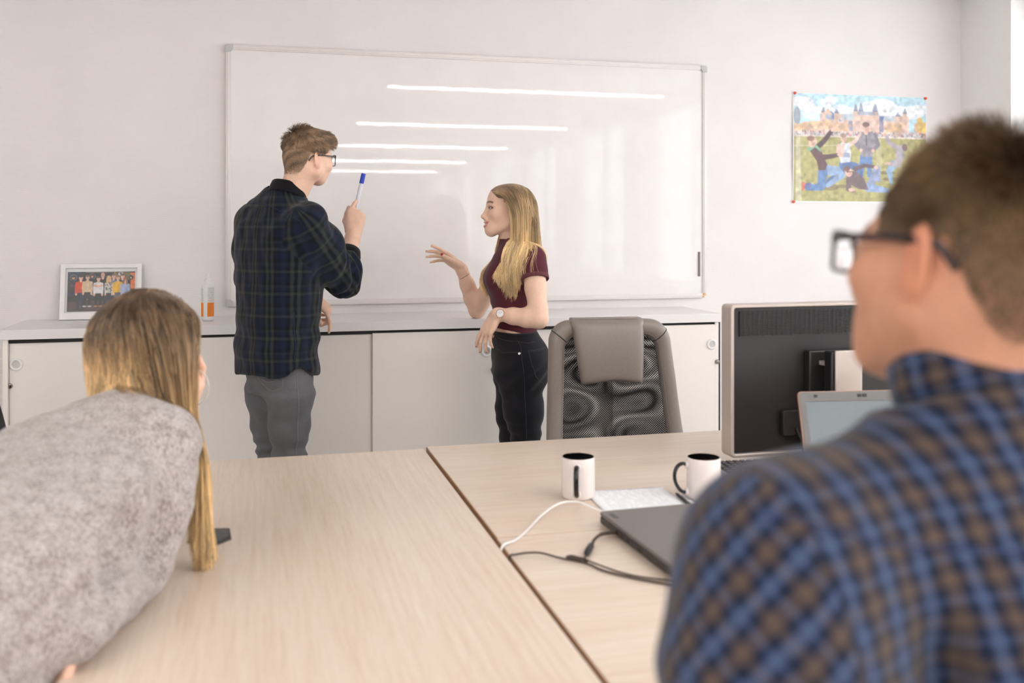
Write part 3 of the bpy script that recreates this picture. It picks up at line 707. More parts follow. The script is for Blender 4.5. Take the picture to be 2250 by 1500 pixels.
sheet('paper_sheet', 'blank-edged white sheet under the printed sheet, poking out beside the handled mug', 0.925, 2.20, DZ + 0.0008, R(-4), 0.20, 0.16, 0.0)
pn = thing('pen', 'dark slim pen lying beside the printed sheet below the second mug', 'pen', (1.0, 2.205, DZ + 0.0068), R(-96))
MB().lathe([(0.0, -0.066), (0.0012, -0.064), (0.0022, -0.056), (0.0042, -0.050), (0.0045, 0.04), (0.004, 0.066), (0.0, 0.067)], 14, Matrix.Rotation(R(90), 4, 'Y')).build('barrel', M['black_pl'], pn)
MB().box(0.03, 0.066, -0.001, 0.001, 0.0046, 0.0062).build('clip', M['steel'], pn)

# closed laptop, its long hinge side towards the left desk
M['lap_lid'] = plain('dark_grey_laptop_lid', srgb(104, 96, 93), 0.36, grain=0.03, gs=150, spec=0.6)
M['lap_base'] = plain('brown_black_laptop_case', srgb(50, 43, 39), 0.45, grain=0.05)
lp = thing('laptop', 'closed dark grey laptop lying on the front desk, black cable plugged into its side', 'laptop', (0.885, 1.895, DZ), R(2.0))
lw, ll = 0.135, 0.205
MB().prism(rrect(-lw, lw, -ll, ll, 0.012), 0.004, 0.019).build('base', M['lap_base'], lp, bevel=0.003)
lid = MB().prism(rrect(-lw, lw, -ll, ll, 0.012), 0.0205, 0.0285).build('lid', M['lap_lid'], lp, bevel=0.002)
MB().prism(rrect(-lw + 0.012, -lw + 0.024, ll - 0.062, ll - 0.026, 0.002), 0.0284, 0.0289).build('lid_mark', M['dark_pl'], lid)
MB().tube([(-lw + 0.006, -ll + 0.03, 0.0195), (-lw + 0.006, ll - 0.03, 0.0195)], 0.006, 10).build('hinge', M['black_pl'], lp)
for y_, w_ in ((ll - 0.10, 0.014), (ll - 0.135, 0.012), (ll - 0.165, 0.012), (-0.02, 0.018)): MB().box(-lw - 0.0006, -lw + 0.004, y_ - w_ / 2, y_ + w_ / 2, 0.008, 0.0145).build('port', M['dark_gap'], lp)
for a_, b_ in ((-1, -1), (1, -1), (-1, 1), (1, 1)):
    MB().lathe([(0.0, 0.0), (0.006, 0.0), (0.006, 0.0045), (0.0, 0.0045)], 12, Matrix.Translation((a_ * (lw - 0.02), b_ * (ll - 0.02), 0))).build('rubber_foot', M['black_pl'], lp)

# cables
M['cable_w'] = plain('white_cable_sheath', srgb(232, 226, 222), 0.4, grain=0.01)
M['cable_k'] = plain('black_cable_sheath', srgb(66, 52, 44), 0.5, grain=0.05)
zc = DZ + 0.0032
tag(MB().tube(spline([(0.4915, 1.985, DZ - 0.05), (0.4925, 1.988, DZ + 0.001), (0.53, 2.02, zc), (0.575, 2.085, zc), (0.632, 2.17, zc + 0.004), (0.690, 2.222, zc + 0.012), (0.735, 2.215, zc + 0.014), (0.768, 2.165, zc + 0.006), (0.83, 2.125, zc), (0.95, 2.117, zc), (1.12, 2.13, zc), (1.24, 2.20, zc), (1.27, 2.32, zc)], 10), 0.0028, 10).build('charging_cable', M['cable_w']),
    'thin white cable arching over the desk from the seam, past the left mug', 'cable')
ct = thing('power_cable', 'thin black power cable looped over the front desk to the closed laptop', 'cable', (0.60, 1.85, DZ))
org = np.array([0.60, 1.85, DZ])
loc = lambda pts: [np.array(p) - org for p in pts]
MB().tube(spline(loc([(0.4912, 1.925, DZ - 0.06), (0.4925, 1.925, DZ - 0.002), (0.505, 1.922, DZ + 0.006), (0.548, 1.910, DZ + 0.010), (0.585, 1.880, DZ + 0.006), (0.615, 1.862, zc), (0.632, 1.838, zc), (0.648, 1.795, zc), (0.69, 1.742, zc), (0.735, 1.70, zc), (0.80, 1.64, zc), (0.95, 1.60, zc)]), 10), 0.0022, 8).build('cord', M['cable_k'], ct)
MB().tube(spline(loc([(0.606, 1.868, zc + 0.002), (0.622, 1.862, zc + 0.006), (0.64, 1.83, zc + 0.004), (0.672, 1.785, zc), (0.70, 1.75, zc), (0.75, 1.715, zc), (0.84, 1.655, zc), (1.0, 1.60, zc)]), 10), 0.0018, 8).build('cord', M['cable_k'], ct)
MB().tube(spline(loc([(0.752, 1.992, DZ + 0.011), (0.728, 1.988, DZ + 0.013), (0.705, 1.975, DZ + 0.015), (0.684, 1.955, DZ + 0.012), (0.672, 1.938, DZ + 0.007)]), 8), [0.0042] * 17 + [0.0034] * 16, 10).build('plug_lead', M['cable_k'], ct)
MB().tube(loc([(0.673, 1.940, DZ + 0.008), (0.668, 1.931, DZ + 0.008), (0.655, 1.908, DZ + 0.0075), (0.645, 1.890, DZ + 0.007), (0.641, 1.882, DZ + 0.006)]), [0.003, 0.0068, 0.0072, 0.0066, 0.003], 12).build('connector', M['black_pl'], ct)
MB().tube(spline(loc([(0.642, 1.884, DZ + 0.006), (0.632, 1.868, zc + 0.002), (0.618, 1.858, zc + 0.004), (0.606, 1.868, zc + 0.005), (0.60, 1.882, zc + 0.003), (0.612, 1.888, zc + 0.002), (0.626, 1.872, zc + 0.001), (0.633, 1.852, zc)]), 8), 0.0024, 8).build('cable_loop', M['cable_k'], ct)

# monitor seen from behind
M['silver'] = plain('warm_silver_plastic', srgb(190, 178, 170), 0.3, metal=0.35, grain=0.01)
M['mon_black'] = plain('satin_black_monitor_back', srgb(33, 31, 31), 0.38, grain=0.05, gs=60, spec=0.5)
M['screen_off'] = plain('dark_screen', srgb(20, 20, 22), 0.15)
mo = thing('monitor', 'large desktop monitor seen from behind, black back with silver rim and stand', 'monitor', (1.568, 2.465, DZ), R(2))
mw, mz0, mz1 = 0.318, 0.038, 0.456
XZm = XZ
MB().ring(rrect(-mw, mw, mz0, mz1, 0.012), rrect(-mw + 0.010, mw - 0.010, mz0 + 0.010, mz1 - 0.010, 0.006), -0.052, 0.004, XZm).build('silver_rim', M['silver'], mo, bevel=0.003)
MB().prism(rrect(-mw + 0.009, mw - 0.009, mz0 + 0.009, mz1 - 0.009, 0.006), -0.036, -0.006, XZm).build('back_shell', M['mon_black'], mo, bevel=0.003)
MB().box(-mw + 0.014, mw - 0.014, 0.036, 0.040, mz0 + 0.014, mz1 - 0.014).build('screen', M['screen_off'], mo)
vg = MB()
for k in range(15):
    z = mz1 - 0.022 - k * 0.0046; vg.box(-mw + 0.03, mw - 0.03, -0.0005, 0.004, z, z + 0.0022)
for k in range(40):
    x = -mw + 0.03 + k * (2 * mw - 0.06) / 39; vg.box(x - 0.0008, x + 0.0008, 0.001, 0.004, mz1 - 0.088, mz1 - 0.018)
vg.build('vent_grille', M['mon_black'], mo, kind='stuff', smooth=False)
MB().box(-0.085, 0.085, -0.022, 0.006, 0.19, 0.325).build('mount_block', M['mon_black'], mo, bevel=0.004)
MB().box(-0.055, 0.03, -0.07, -0.015, 0.285, 0.297).build('mount_arm', M['silver'], mo, bevel=0.002)
MB().box(-0.060, 0.030, -0.088, -0.052, 0.012, 0.328).build('stand_column', M['black_pl'], mo, bevel=0.004)
MB().box(-0.052, 0.032, -0.096, -0.088, 0.012, 0.332).build('stand_cover', M['silver'], mo, bevel=0.003)
MB().prism(rrect(-0.105, 0.15, -0.13, 0.09, 0.03), 0.0, 0.012).build('stand_base', M['silver'], mo, bevel=0.003)
m_ = MB()
for k, x in enumerate((-0.12, -0.10)): m_.tube(spline([(x, -0.012, 0.11), (x + 0.008, -0.03, 0.06), (x - 0.006, -0.04, 0.02), (x + 0.01, -0.06, 0.005), (x + 0.16, -0.02, 0.005)], 6), 0.003, 8)
m_.build('signal_cable', M['black_pl'], mo)
MB().box(-0.16, -0.06, -0.010, 0.004, 0.09, 0.16).build('connector_bay', M['dark_gap'], mo, bevel=0.002)

# open laptop
M['lap_bezel'] = plain('grey_laptop_bezel', srgb(104, 102, 100), 0.4, grain=0.02)
M['lap_screen'] = plain('off_laptop_screen_reflection_grey', srgb(104, 113, 119), 0.25, grain=0.02)  # screen is off; its grey paints in the bright room it mirrors
M['copper_edge'] = plain('rosy_metal_edge', srgb(186, 150, 136), 0.3, metal=0.6)
ol = thing('laptop', 'open laptop with a switched-off screen painted reflection-grey in front of the monitor', 'laptop', (1.50, 2.175, DZ), R(-8))
MB().prism(rrect(-0.17, 0.17, -0.235, 0.0, 0.01), 0.004, 0.022).build('base', M['lap_base'], ol, bevel=0.002)
m_ = MB()
for r_ in range(5):
    for k in range(14): m_.box(-0.15 + k * 0.0214, -0.15 + k * 0.0214 + 0.018, -0.04 - r_ * 0.021, -0.04 - r_ * 0.021 + 0.0175, 0.021, 0.0245)
m_.build('keys', M['black_pl'], ol, kind='stuff', smooth=False)
MB().prism(rrect(-0.05, 0.05, -0.22, -0.165, 0.004), 0.0218, 0.0226).build('touchpad', M['dark_pl'], ol)
LT = Matrix.Translation((0, -0.004, 0.024)) @ Matrix.Rotation(R(-17), 4, 'X') @ XZ
sc_ = MB().prism(rrect(-0.17, 0.17, 0.0, 0.232, 0.01), -0.008, 0.0, LT).build('lid', M['copper_edge'], ol, bevel=0.0015)
MB().ring(rrect(-0.168, 0.168, 0.002, 0.230, 0.009), rrect(-0.152, 0.152, 0.022, 0.206, 0.003), 0.0, 0.0022, LT).build('bezel', M['lap_bezel'], sc_, bevel=0.0006)
MB().prism(rrect(-0.153, 0.153, 0.021, 0.207, 0.003), -0.0005, 0.0006, LT).build('screen', M['lap_screen'], sc_, smooth=False)
for a_, b_ in ((-.012, -.002), (.002, .012)): MB().box(a_, b_, 0.215, 0.223, 0.002, 0.004, LT).build('latch', M['black_pl'], sc_)
MB().box(-0.128, -0.12, 0.216, 0.223, 0.002, 0.004, LT).build('webcam', M['black_pl'], sc_)

# desktop keyboard
M['key'] = plain('dark_keycap', srgb(38, 38, 42), 0.4)
kb = thing('keyboard', 'small black keyboard under the left edge of the monitor beside the right mug', 'keyboard', (1.322, 2.44, DZ), R(-3))
MB().prism(rrect(-0.117, 0.117, -0.062, 0.062, 0.008), 0.002, 0.015).build('case', M['leg'], kb, bevel=0.003)
keyme = None
for r_ in range(6):
    for k in range(11):
        x, y_ = -0.102 + k * 0.0204, 0.046 - r_ * 0.0192
        if keyme is None:
            k0 = MB().add([(-.0085, -.008, 0), (.0085, -.008, 0), (.0085, .008, 0), (-.0085, .008, 0), (-.0066, -.0062, .0065), (.0066, -.0062, .0065), (.0066, .0062, .0065), (-.0066, .0062, .0065)],
                          [(3, 2, 1, 0), (4, 5, 6, 7), (0, 1, 5, 4), (1, 2, 6, 5), (2, 3, 7, 6), (3, 0, 4, 7)]).build('key', M['key'], kb, smooth=False); keyme = k0.data; k0.location = (x, y_, 0.0155)
        else:
            q = bpy.data.objects.new('key', keyme); COL.objects.link(q); q.parent = kb; q.location = (x, y_, 0.0155)

# ================================================================ chairs
M['leather'] = plain('grey_leatherette', srgb(134, 124, 117), 0.42, grain=0.05, gs=160, bump=0.12)
M['stitch'] = plain('grey_stitching', srgb(160, 150, 144), 0.8)
M['black_fab'] = plain('black_upholstery', srgb(34, 32, 33), 0.8, grain=0.1, gs=300, bump=0.2)
def meshmat(name, pitch, ang, hole_at=0.35):
    """open black net: dots of nothing in a black weave"""
    t = NT(name); v = t.coords('UV', scale=(1 / pitch, 1 / pitch, 1), rot=(0, 0, R(ang)))
    sx = t.new('ShaderNodeSeparateXYZ'); t.link(v, sx.inputs[0])
    tau = 2 * math.pi
    a = t.math('SINE', t.math('MULTIPLY', sx.outputs[0], tau)); b = t.math('SINE', t.math('MULTIPLY', sx.outputs[1], tau))
    hole = t.math('GREATER_THAN', t.math('ADD', a, b), hole_at)
    t.set(col=srgb(24, 22, 22), rough=0.6)
    tr = t.new('ShaderNodeBsdfTransparent'); mx = t.new('ShaderNodeMixShader')
    t.link(hole, mx.inputs[0]); t.link(t.b.outputs[0], mx.inputs[1]); t.link(tr.outputs[0], mx.inputs[2])
    t.link(mx.outputs[0], t.n['Material Output'].inputs[0]); return t.m
M['net'] = meshmat('black_chair_net', 0.0062, 45)
M['net2'] = meshmat('black_chair_net_back_layer', 0.0062, 45)
def bow(z): return 0.05 * math.cos((z - 0.70) * 4.0) - 0.05 + max(0, z - 0.85) * 0.12      # the backrest's profile in depth

def star_base(t, mat, zseat):
    MB().lathe([(0.045, 0.10), (0.045, 0.16), (0.028, 0.165), (0.026, 0.30), (0.02, 0.30), (0.02, zseat - 0.08), (0.05, zseat - 0.06)], 20).build('gas_lift', M['black_pl'], t, ang=40)
    for k in range(5):
        q = R(72 * k + 18); d = np.array([math.cos(q), math.sin(q), 0])
        MB().tube([d * 0.03 + [0, 0, 0.12], d * 0.16 + [0, 0, 0.105], d * 0.29 + [0, 0, 0.072]], [0.026, 0.021, 0.015], 10).build('leg', M['black_pl'], t)
        x = Vector((d[0] * .285, d[1] * .285, 0.03))
        MB().lathe([(0.0, -0.022), (0.024, -0.022), (0.03, -0.017), (0.03, 0.017), (0.024, 0.022), (0.0, 0.022)], 18, Matrix.Translation(x) @ Matrix.Rotation(q, 4, 'Z') @ Matrix.Rotation(R(90), 4, 'X')).build('caster', M['black_pl'], t)
def pad(hw, hd, z0, z1, dome, n=20):
    """rounded cushion"""
    vs, fs = [], []
    sgn = lambda v: math.copysign(1, v)
    for side in (1, -1):
        for j in range(n + 1):
            for i in range(n + 1):
                a, b = 2 * i / n - 1, 2 * j / n - 1
                e = (1 - abs(a) ** 5) ** 0.4 * (1 - abs(b) ** 5) ** 0.4
                rx = hw * (1 - 0.06 * b * b); ry = hd * (1 - 0.06 * a * a)
                vs.append((a * rx, b * ry, (z0 + z1) / 2 + side * ((z1 - z0) / 2 * e + (dome * e if side > 0 else 0))))
    for side in range(2):
        o = side * (n + 1) ** 2
        for j in range(n):
            for i in range(n):
                q = o + j * (n + 1) + i; f = (q, q + 1, q + n + 2, q + n + 1); fs.append(f if side == 0 else f[::-1])
    return MB().add(vs, fs)
gch = thing('office_chair', 'high-backed grey leather office chair with black net back and head pillow', 'chair', (1.275, 3.22, 0), R(-4))
BY = 0.24                                        # depth of the backrest behind the seat centre
def outline(d, z0=0.50, zt=1.070, n=14):
    hw = lambda z: 0.275 - 0.085 * (z - 0.50)
    pts = []
    r = 0.085 - d * 0.55
    zt -= d
    for k in range(n): z = z0 + (zt - r - z0) * k / n; pts.append((hw(z) - d, z))
    for k in range(9): q = R(90 * k / 8); pts.append((hw(zt - r) - d - r + r * math.cos(q), zt - r + r * math.sin(q)))
    top = hw(zt - r) - d - r
    for k in range(1, 8): pts.append((top - 2 * top * k / 8, zt + 0.002))
    L = [(-x, z) for x, z in pts[:n + 9]][::-1]
    return pts + L
oo, ii_ = outline(0), outline(0.062)
nO = len(oo)
lean = lambda z: -0.070 * (z - 0.64)
def bend(vs): return [(x + lean(z), y + BY + bow(z), z) for x, y, z in vs]
fs_, vs_ = [], []
prof = [(0.0, 0.0), (0.006, -0.022), (0.024, -0.032), (0.044, -0.030), (0.058, -0.018), (0.062, 0.0), (0.056, 0.022), (0.03, 0.032), (0.008, 0.022)]
for i in range(nO):
    (x0, z0), (x1, z1) = oo[i], ii_[i]
    for u, dy in prof:
        f = u / 0.062; vs_.append((x0 + (x1 - x0) * f, dy, z0 + (z1 - z0) * f))
k_ = len(prof)
for i in range(nO - 1):
    for j in range(k_): fs_.append((i * k_ + j, i * k_ + (j + 1) % k_, (i + 1) * k_ + (j + 1) % k_, (i + 1) * k_ + j))
bf = MB().add(bend(vs_), fs_).build('back_frame', M['leather'], gch, ang=60)
# seams and stitches of the frame
m_ = MB()
for i in range(2, nO - 2):
    (x0, z0), (x1, z1) = oo[i], ii_[i]; (xa, za), (xb, zb) = oo[i + 1], ii_[i + 1]
    p = np.array(bend([(x0 + (x1 - x0) * .86, -0.0262, z0 + (z1 - z0) * .86)])[0]); q = np.array(bend([(xa + (xb - xa) * .86, -0.0262, za + (zb - za) * .86)])[0])
    L = np.linalg.norm(q - p); nn = max(1, int(L / 0.0075))
    for k in range(nn):
        a_, b_ = p + (q - p) * (k + .1) / nn, p + (q - p) * (k + .75) / nn; m_.tube([a_, b_], 0.0009, 4)
m_.build('stitching', M['stitch'], bf, kind='stuff', smooth=False)
m_ = MB()
for i in (17, nO - 18):
    (x0, z0), (x1, z1) = oo[i], ii_[i]
    m_.tube(bend([(x0 + (x1 - x0) * u / 0.062, dy - 0.0006, z0 + (z1 - z0) * u / 0.062) for u, dy in prof[:6]]), 0.0016, 6)
m_.build('corner_seam', M['black_pl'], bf)
def netsheet(name, dy, wave, mat):
    n, mm = 30, 44; vs, fs, uv = [], [], []
    rng = np.random.default_rng(5)
    K = [(rng.normal(0, 16), rng.normal(0, 16), rng.uniform(0, 6.3)) for _ in range(6)]
    for j in range(mm + 1):
        z = 0.48 + 0.545 * j / mm
        hw = 0.275 - 0.085 * (z - 0.50) - 0.05
        for i in range(n + 1):
            x = (2 * i / n - 1) * hw
            wv = sum(math.sin(a * x + b * z + c) for a, b, c in K)
            e = (1 - (2 * i / n - 1) ** 4)
            vs.append((x + lean(z), dy + BY + bow(z) + wave * wv * e * 0.8 + 0.012 * e, z)); uv.append((x + wave * 0.55 * wv, z + wave * 0.45 * math.sin(9 * x + 14 * z + wv)))
    for j in range(mm):
        for i in range(n): q = j * (n + 1) + i; fs.append((q, q + 1, q + n + 2, q + n + 1))
    me = bpy.data.meshes.new(name); me.from_pydata(vs, [], fs)
    ul = me.uv_layers.new(name='UVMap'); li = np.zeros(len(me.loops), int); me.loops.foreach_get('vertex_index', li)
    ul.data.foreach_set('uv', np.array(uv)[li].ravel())
    return link(name, me, mat, gch, ang=None)
netsheet('back_net', -0.004, 0.0002, M['net']); netsheet('rear_net', 0.014, 0.0060, M['net2'])
# head pillow strapped over the top
n = 24; vs, fs = [], []
for side in (-1, 1):
    for j in range(n + 1):
        for i in range(n + 1):
            a, b = 2 * i / n - 1, j / n
            z = 1.074 - 0.240 * b; hw = 0.131 - 0.020 * b
            e = (1 - abs(a) ** 6) ** 0.45 * (1 - abs(2 * b - 1) ** 7) ** 0.45
            sag = 0.008 * math.exp(-((a * 1.6) ** 2)) * (b ** 6) * 1.5
            th = (0.022 + 0.010 * math.sin(b * 2.6)) * e
            vs.append((lean(z) - 0.014 + a * hw * 1.05 * (1 + 0.02 * math.sin(b * 3.1)), BY + bow(min(z, 1.06)) - 0.048 + side * th + 0.02 * (1 - b) ** 3, z + sag))
for side in range(2):
    o = side * (n + 1) ** 2
    for j in range(n):
        for i in range(n):
            q = o + j * (n + 1) + i; f = (q, q + 1, q + n + 2, q + n + 1); fs.append(f if side == 0 else f[::-1])
pl = MB().add(vs, fs).build('head_pillow', M['leather'], gch, ang=70)
MB().prism([(x, z) for x, z in ((-0.131, 1.058), (0.131, 1.058), (0.133, 1.077), (-0.133, 1.077))], -0.028 - BY, 0.03 - BY, Matrix.Translation((lean(1.06) - .014, bow(1.06), 0)) @ XZ).build('pillow_strap', M['leather'], pl, bevel=0.006)
pad(0.255, 0.25, 0.40, 0.49, 0.02).build('seat', M['leather'], gch, ang=60)
MB().tube(bend([(0, 0.04, 0.36), (0, 0.05, 0.45), (0, 0.045, 0.6)]), [0.03, 0.03, 0.022], 10, flat=0.5).build('back_bar', M['black_pl'], gch)
star_base(gch, None, 0.46)

def black_chair(label, x, y, rz, zs=0.48, back=True, group='black office chairs'):
    t = thing('office_chair' if back else 'swivel_stool', label, 'chair' if back else 'stool', (x, y, 0), rz, group if back else 'swivel stools under the seated people')
    pad(0.235 if back else 0.19, 0.23 if back else 0.19, zs - 0.07, zs - 0.004, 0.004).build('seat', M['black_fab'], t, ang=60)
    star_base(t, None, zs - 0.02)
    if back:
        n = 22; vs, fs = [], []
        for side in (-1, 1):
            for j in range(n + 1):
                for i in range(n + 1):
                    a, b = 2 * i / n - 1, j / n
                    z = 0.56 + 0.49 * b; hw = 0.245 - 0.085 * max(0, b - 0.25) ** 1.5 / 0.65
                    e = (1 - abs(a) ** 5) ** 0.45 * (1 - abs(2 * b - 1) ** 8) ** 0.45
                    vs.append((a * hw, 0.23 + 0.05 * a * a * -1 + side * 0.03 * e + 0.05 * (b - .5), z))
        for side in range(2):
            o = side * (n + 1) ** 2
            for j in range(n):
                for i in range(n): q = o + j * (n + 1) + i; f = (q, q + 1, q + n + 2, q + n + 1); fs.append(f if side == 0 else f[::-1])
        MB().add(vs, fs).build('backrest', M['black_fab'], t, ang=60)
        MB().tube([(0, 0.1, zs - 0.09), (0, 0.25, zs - 0.08), (0, 0.285, zs + 0.05), (0, 0.27, 0.72)], [0.02, 0.022, 0.02, 0.014], 10).build('back_bar', M['black_pl'], t)
    return t
# ================================================================ soft bodies: distance fields meshed by surface nets
from mathutils.bvhtree import BVHTree
class Vol:
    def __init__(s, lo, hi, h, zones=()):
        s.ax = []
        for a in range(3):
            pts = [lo[a]]
            while pts[-1] < hi[a]:
                x = pts[-1]; st = h
                for (ax, l, u, hh) in zones:
                    if ax == a and l <= x < u: st = min(st, hh)
                pts.append(x + st)
            s.ax.append(np.array(pts, np.float32))
        s.D = np.full([len(a) for a in s.ax], 0.5, np.float32)
    def box(s, lo, hi):
        sl = []
        for a in range(3):
            i0 = max(0, int(np.searchsorted(s.ax[a], lo[a])) - 1); i1 = min(len(s.ax[a]), int(np.searchsorted(s.ax[a], hi[a])) + 1)
            if i1 <= i0: return None
            sl.append(slice(i0, i1))
        X = s.ax[0][sl[0]][:, None, None]; Y = s.ax[1][sl[1]][None, :, None]; Z = s.ax[2][sl[2]][None, None, :]
        return tuple(sl), X, Y, Z
    def put(s, sl, d, k, op):
        o = s.D[sl]
        if op == 'add':
            if k > 0: h = np.maximum(k - np.abs(o - d), 0) / k; s.D[sl] = np.minimum(o, d) - h * h * k * 0.25
            else: s.D[sl] = np.minimum(o, d)
        elif op == 'sub':
            if k > 0: h = np.maximum(k - np.abs(o + d), 0) / k; s.D[sl] = np.maximum(o, -d) + h * h * k * 0.25
            else: s.D[sl] = np.maximum(o, -d)
        return s
    def cone(s, a, b, ra, rb, k=0.01, op='add', flat=None):
        a = np.asarray(a, float); b = np.asarray(b, float); pad = k + 0.012 + max(ra, rb)
        q = s.box(np.minimum(a, b) - pad, np.maximum(a, b) + pad)
        if q is None: return s
        sl, X, Y, Z = q; e = b - a; L = float(e @ e) + 1e-12
        px, py, pz = X - a[0], Y - a[1], Z - a[2]
        t = np.clip((px * e[0] + py * e[1] + pz * e[2]) / L, 0, 1)
        px = px - t * e[0]; py = py - t * e[1]; pz = pz - t * e[2]
        if flat is not None:
            n, f = flat; c = (px * n[0] + py * n[1] + pz * n[2]) * (1 / f - 1)
            px = px + c * n[0]; py = py + c * n[1]; pz = pz + c * n[2]
        r = ra + t * (rb - ra)
        d = np.sqrt(px * px + py * py + pz * pz) - r
        return s.put(sl, d.astype(np.float32), k, op)
    def chain(s, pts, k=0.012, flat=None):
        for (p, r), (q, r2) in zip(pts, pts[1:]): s.cone(p, q, r, r2, k, flat=flat)
        return s
    def ell(s, c, r, Rm=None, k=0.01, op='add'):
        c = np.asarray(c, float); m = max(r) + k + 0.012
        q = s.box(c - m, c + m)
        if q is None: return s
        sl, X, Y, Z = q; X = X - c[0]; Y = Y - c[1]; Z = Z - c[2]
        if Rm is not None: X, Y, Z = (X * Rm[0, i] + Y * Rm[1, i] + Z * Rm[2, i] for i in range(3))
        k0 = np.sqrt((X / r[0]) ** 2 + (Y / r[1]) ** 2 + (Z / r[2]) ** 2)
        k1 = np.sqrt((X / r[0] ** 2) ** 2 + (Y / r[1] ** 2) ** 2 + (Z / r[2] ** 2) ** 2) + 1e-9
        return s.put(sl, (k0 * (k0 - 1) / k1).astype(np.float32), k, op)
    def loft(s, A, w, u, keys, k=0.02, n=2.2, cap=0.015, grow=0.0):
        """elliptical sections along the axis A + h*w; keys of (h, side offset, front offset, half width, half depth); u points to the side"""
        A = np.asarray(A, float); w = unit(w); u = unit(np.asarray(u) - w * (np.asarray(u) @ w)); v = np.cross(w, u)
        ks = np.array(sorted(keys), float); hh = np.linspace(ks[0, 0], ks[-1, 0], 160)
        from_ = np.array(spline([tuple(r) for r in ks], 24)); T = [np.interp(hh, from_[:, 0], from_[:, i]) for i in range(1, 5)]
        T[2] = T[2] + grow; T[3] = T[3] + grow
        m = max(T[2].max(), T[3].max()) + np.abs(T[0]).max() + np.abs(T[1]).max() + 0.04
        p0, p1 = A + w * hh[0], A + w * hh[-1]
        q = s.box(np.minimum(p0, p1) - m, np.maximum(p0, p1) + m)
        sl, X, Y, Z = q; X = X - A[0]; Y = Y - A[1]; Z = Z - A[2]
        h = X * w[0] + Y * w[1] + Z * w[2]
        fi = np.clip((h - hh[0]) / (hh[-1] - hh[0]) * 159, 0, 158.999); i0 = fi.astype(int); fr = fi - i0
        g = lambda t: t[i0] * (1 - fr) + t[i0 + 1] * fr
        x = X * u[0] + Y * u[1] + Z * u[2] - g(T[0]); y = X * v[0] + Y * v[1] + Z * v[2] - g(T[1])
        a, b = g(T[2]), g(T[3])
        k0 = (np.abs(x / a) ** n + np.abs(y / b) ** n) ** (1 / n) + 1e-6
        r = np.sqrt(x * x + y * y); d = r - r / k0
        d = np.where(k0 < 0.05, -np.minimum(a, b), d)
        mid = (hh[0] + hh[-1]) / 2; dz = np.abs(h - mid) - (hh[-1] - hh[0]) / 2
        g2 = np.maximum(cap - np.abs(d - dz), 0) / cap if cap > 0 else 0
        d = np.maximum(d, dz) + (g2 * g2 * cap * 0.25 if cap > 0 else 0)
        return s.put(sl, d.astype(np.float32), k, 'add')
    def cut(s, p, n, reach=None):
        """remove everything beyond the plane through p facing n (within reach of p)"""
        n = unit(n); p = np.asarray(p, float)
        q = s.box(p - reach, p + reach) if reach else s.box([a[0] for a in s.ax], [a[-1] for a in s.ax])
        sl, X, Y, Z = q
        d = (X - p[0]) * n[0] + (Y - p[1]) * n[1] + (Z - p[2]) * n[2]
        if reach:
            far = (X - p[0]) ** 2 + (Y - p[1]) ** 2 + (Z - p[2]) ** 2 > reach ** 2
            d = np.where(far, -1, d)
        s.D[sl] = np.maximum(s.D[sl], d.astype(np.float32)); return s
    def sample(s, p):
        idx, fr = [], []
        for a in range(3):
            ax = s.ax[a]; x = np.clip(p[:, a], ax[0], ax[-1] - 1e-5)
            i = np.clip(np.searchsorted(ax, x, 'right') - 1, 0, len(ax) - 2); idx.append(i); fr.append((x - ax[i]) / (ax[i + 1] - ax[i]))
        out = 0
        for dx in (0, 1):
            for dy in (0, 1):
                for dz in (0, 1):
                    wgt = (fr[0] if dx else 1 - fr[0]) * (fr[1] if dy else 1 - fr[1]) * (fr[2] if dz else 1 - fr[2])
                    out = out + wgt * s.D[idx[0] + dx, idx[1] + dy, idx[2] + dz]
        return out
    def grad(s, p, e=0.004):
        g = np.stack([s.sample(p + np.eye(3)[i] * e) - s.sample(p - np.eye(3)[i] * e) for i in range(3)], 1)
        return g / (np.linalg.norm(g, axis=1, keepdims=True) + 1e-9)
    def mesh(s, smooth=1):
        D = s.D; S = D < 0
        nx, ny, nz = D.shape
        cnt = np.zeros((nx - 1, ny - 1, nz - 1), np.uint8)
        for a in (0, 1):
            for b in (0, 1):
                for c in (0, 1): cnt += S[a:nx - 1 + a, b:ny - 1 + b, c:nz - 1 + c]
        ijk = np.argwhere((cnt > 0) & (cnt < 8)); i, j, k = ijk.T
        idx = np.full(cnt.shape, -1, np.int32); idx[i, j, k] = np.arange(len(ijk))
        acc = np.zeros((len(ijk), 3)); num = np.zeros(len(ijk))
        for ax in range(3):
            o1, o2 = [a for a in range(3) if a != ax]
            for p in (0, 1):
                for q in (0, 1):
                    off = [0, 0, 0]; off[o1] = p; off[o2] = q; of2 = list(off); of2[ax] = 1
                    I0 = (i + off[0], j + off[1], k + off[2]); I1 = (i + of2[0], j + of2[1], k + of2[2])
                    d0, d1 = D[I0], D[I1]; m = (d0 < 0) != (d1 < 0)
                    t = np.where(m, d0 / np.where(m, d0 - d1, 1), 0)
                    P0 = np.stack([s.ax[a][I0[a]] for a in range(3)], 1).astype(float); P1 = np.stack([s.ax[a][I1[a]] for a in range(3)], 1)
                    acc += np.where(m[:, None], P0 + t[:, None] * (P1 - P0), 0); num += m
        V = acc / num[:, None]
        F = []
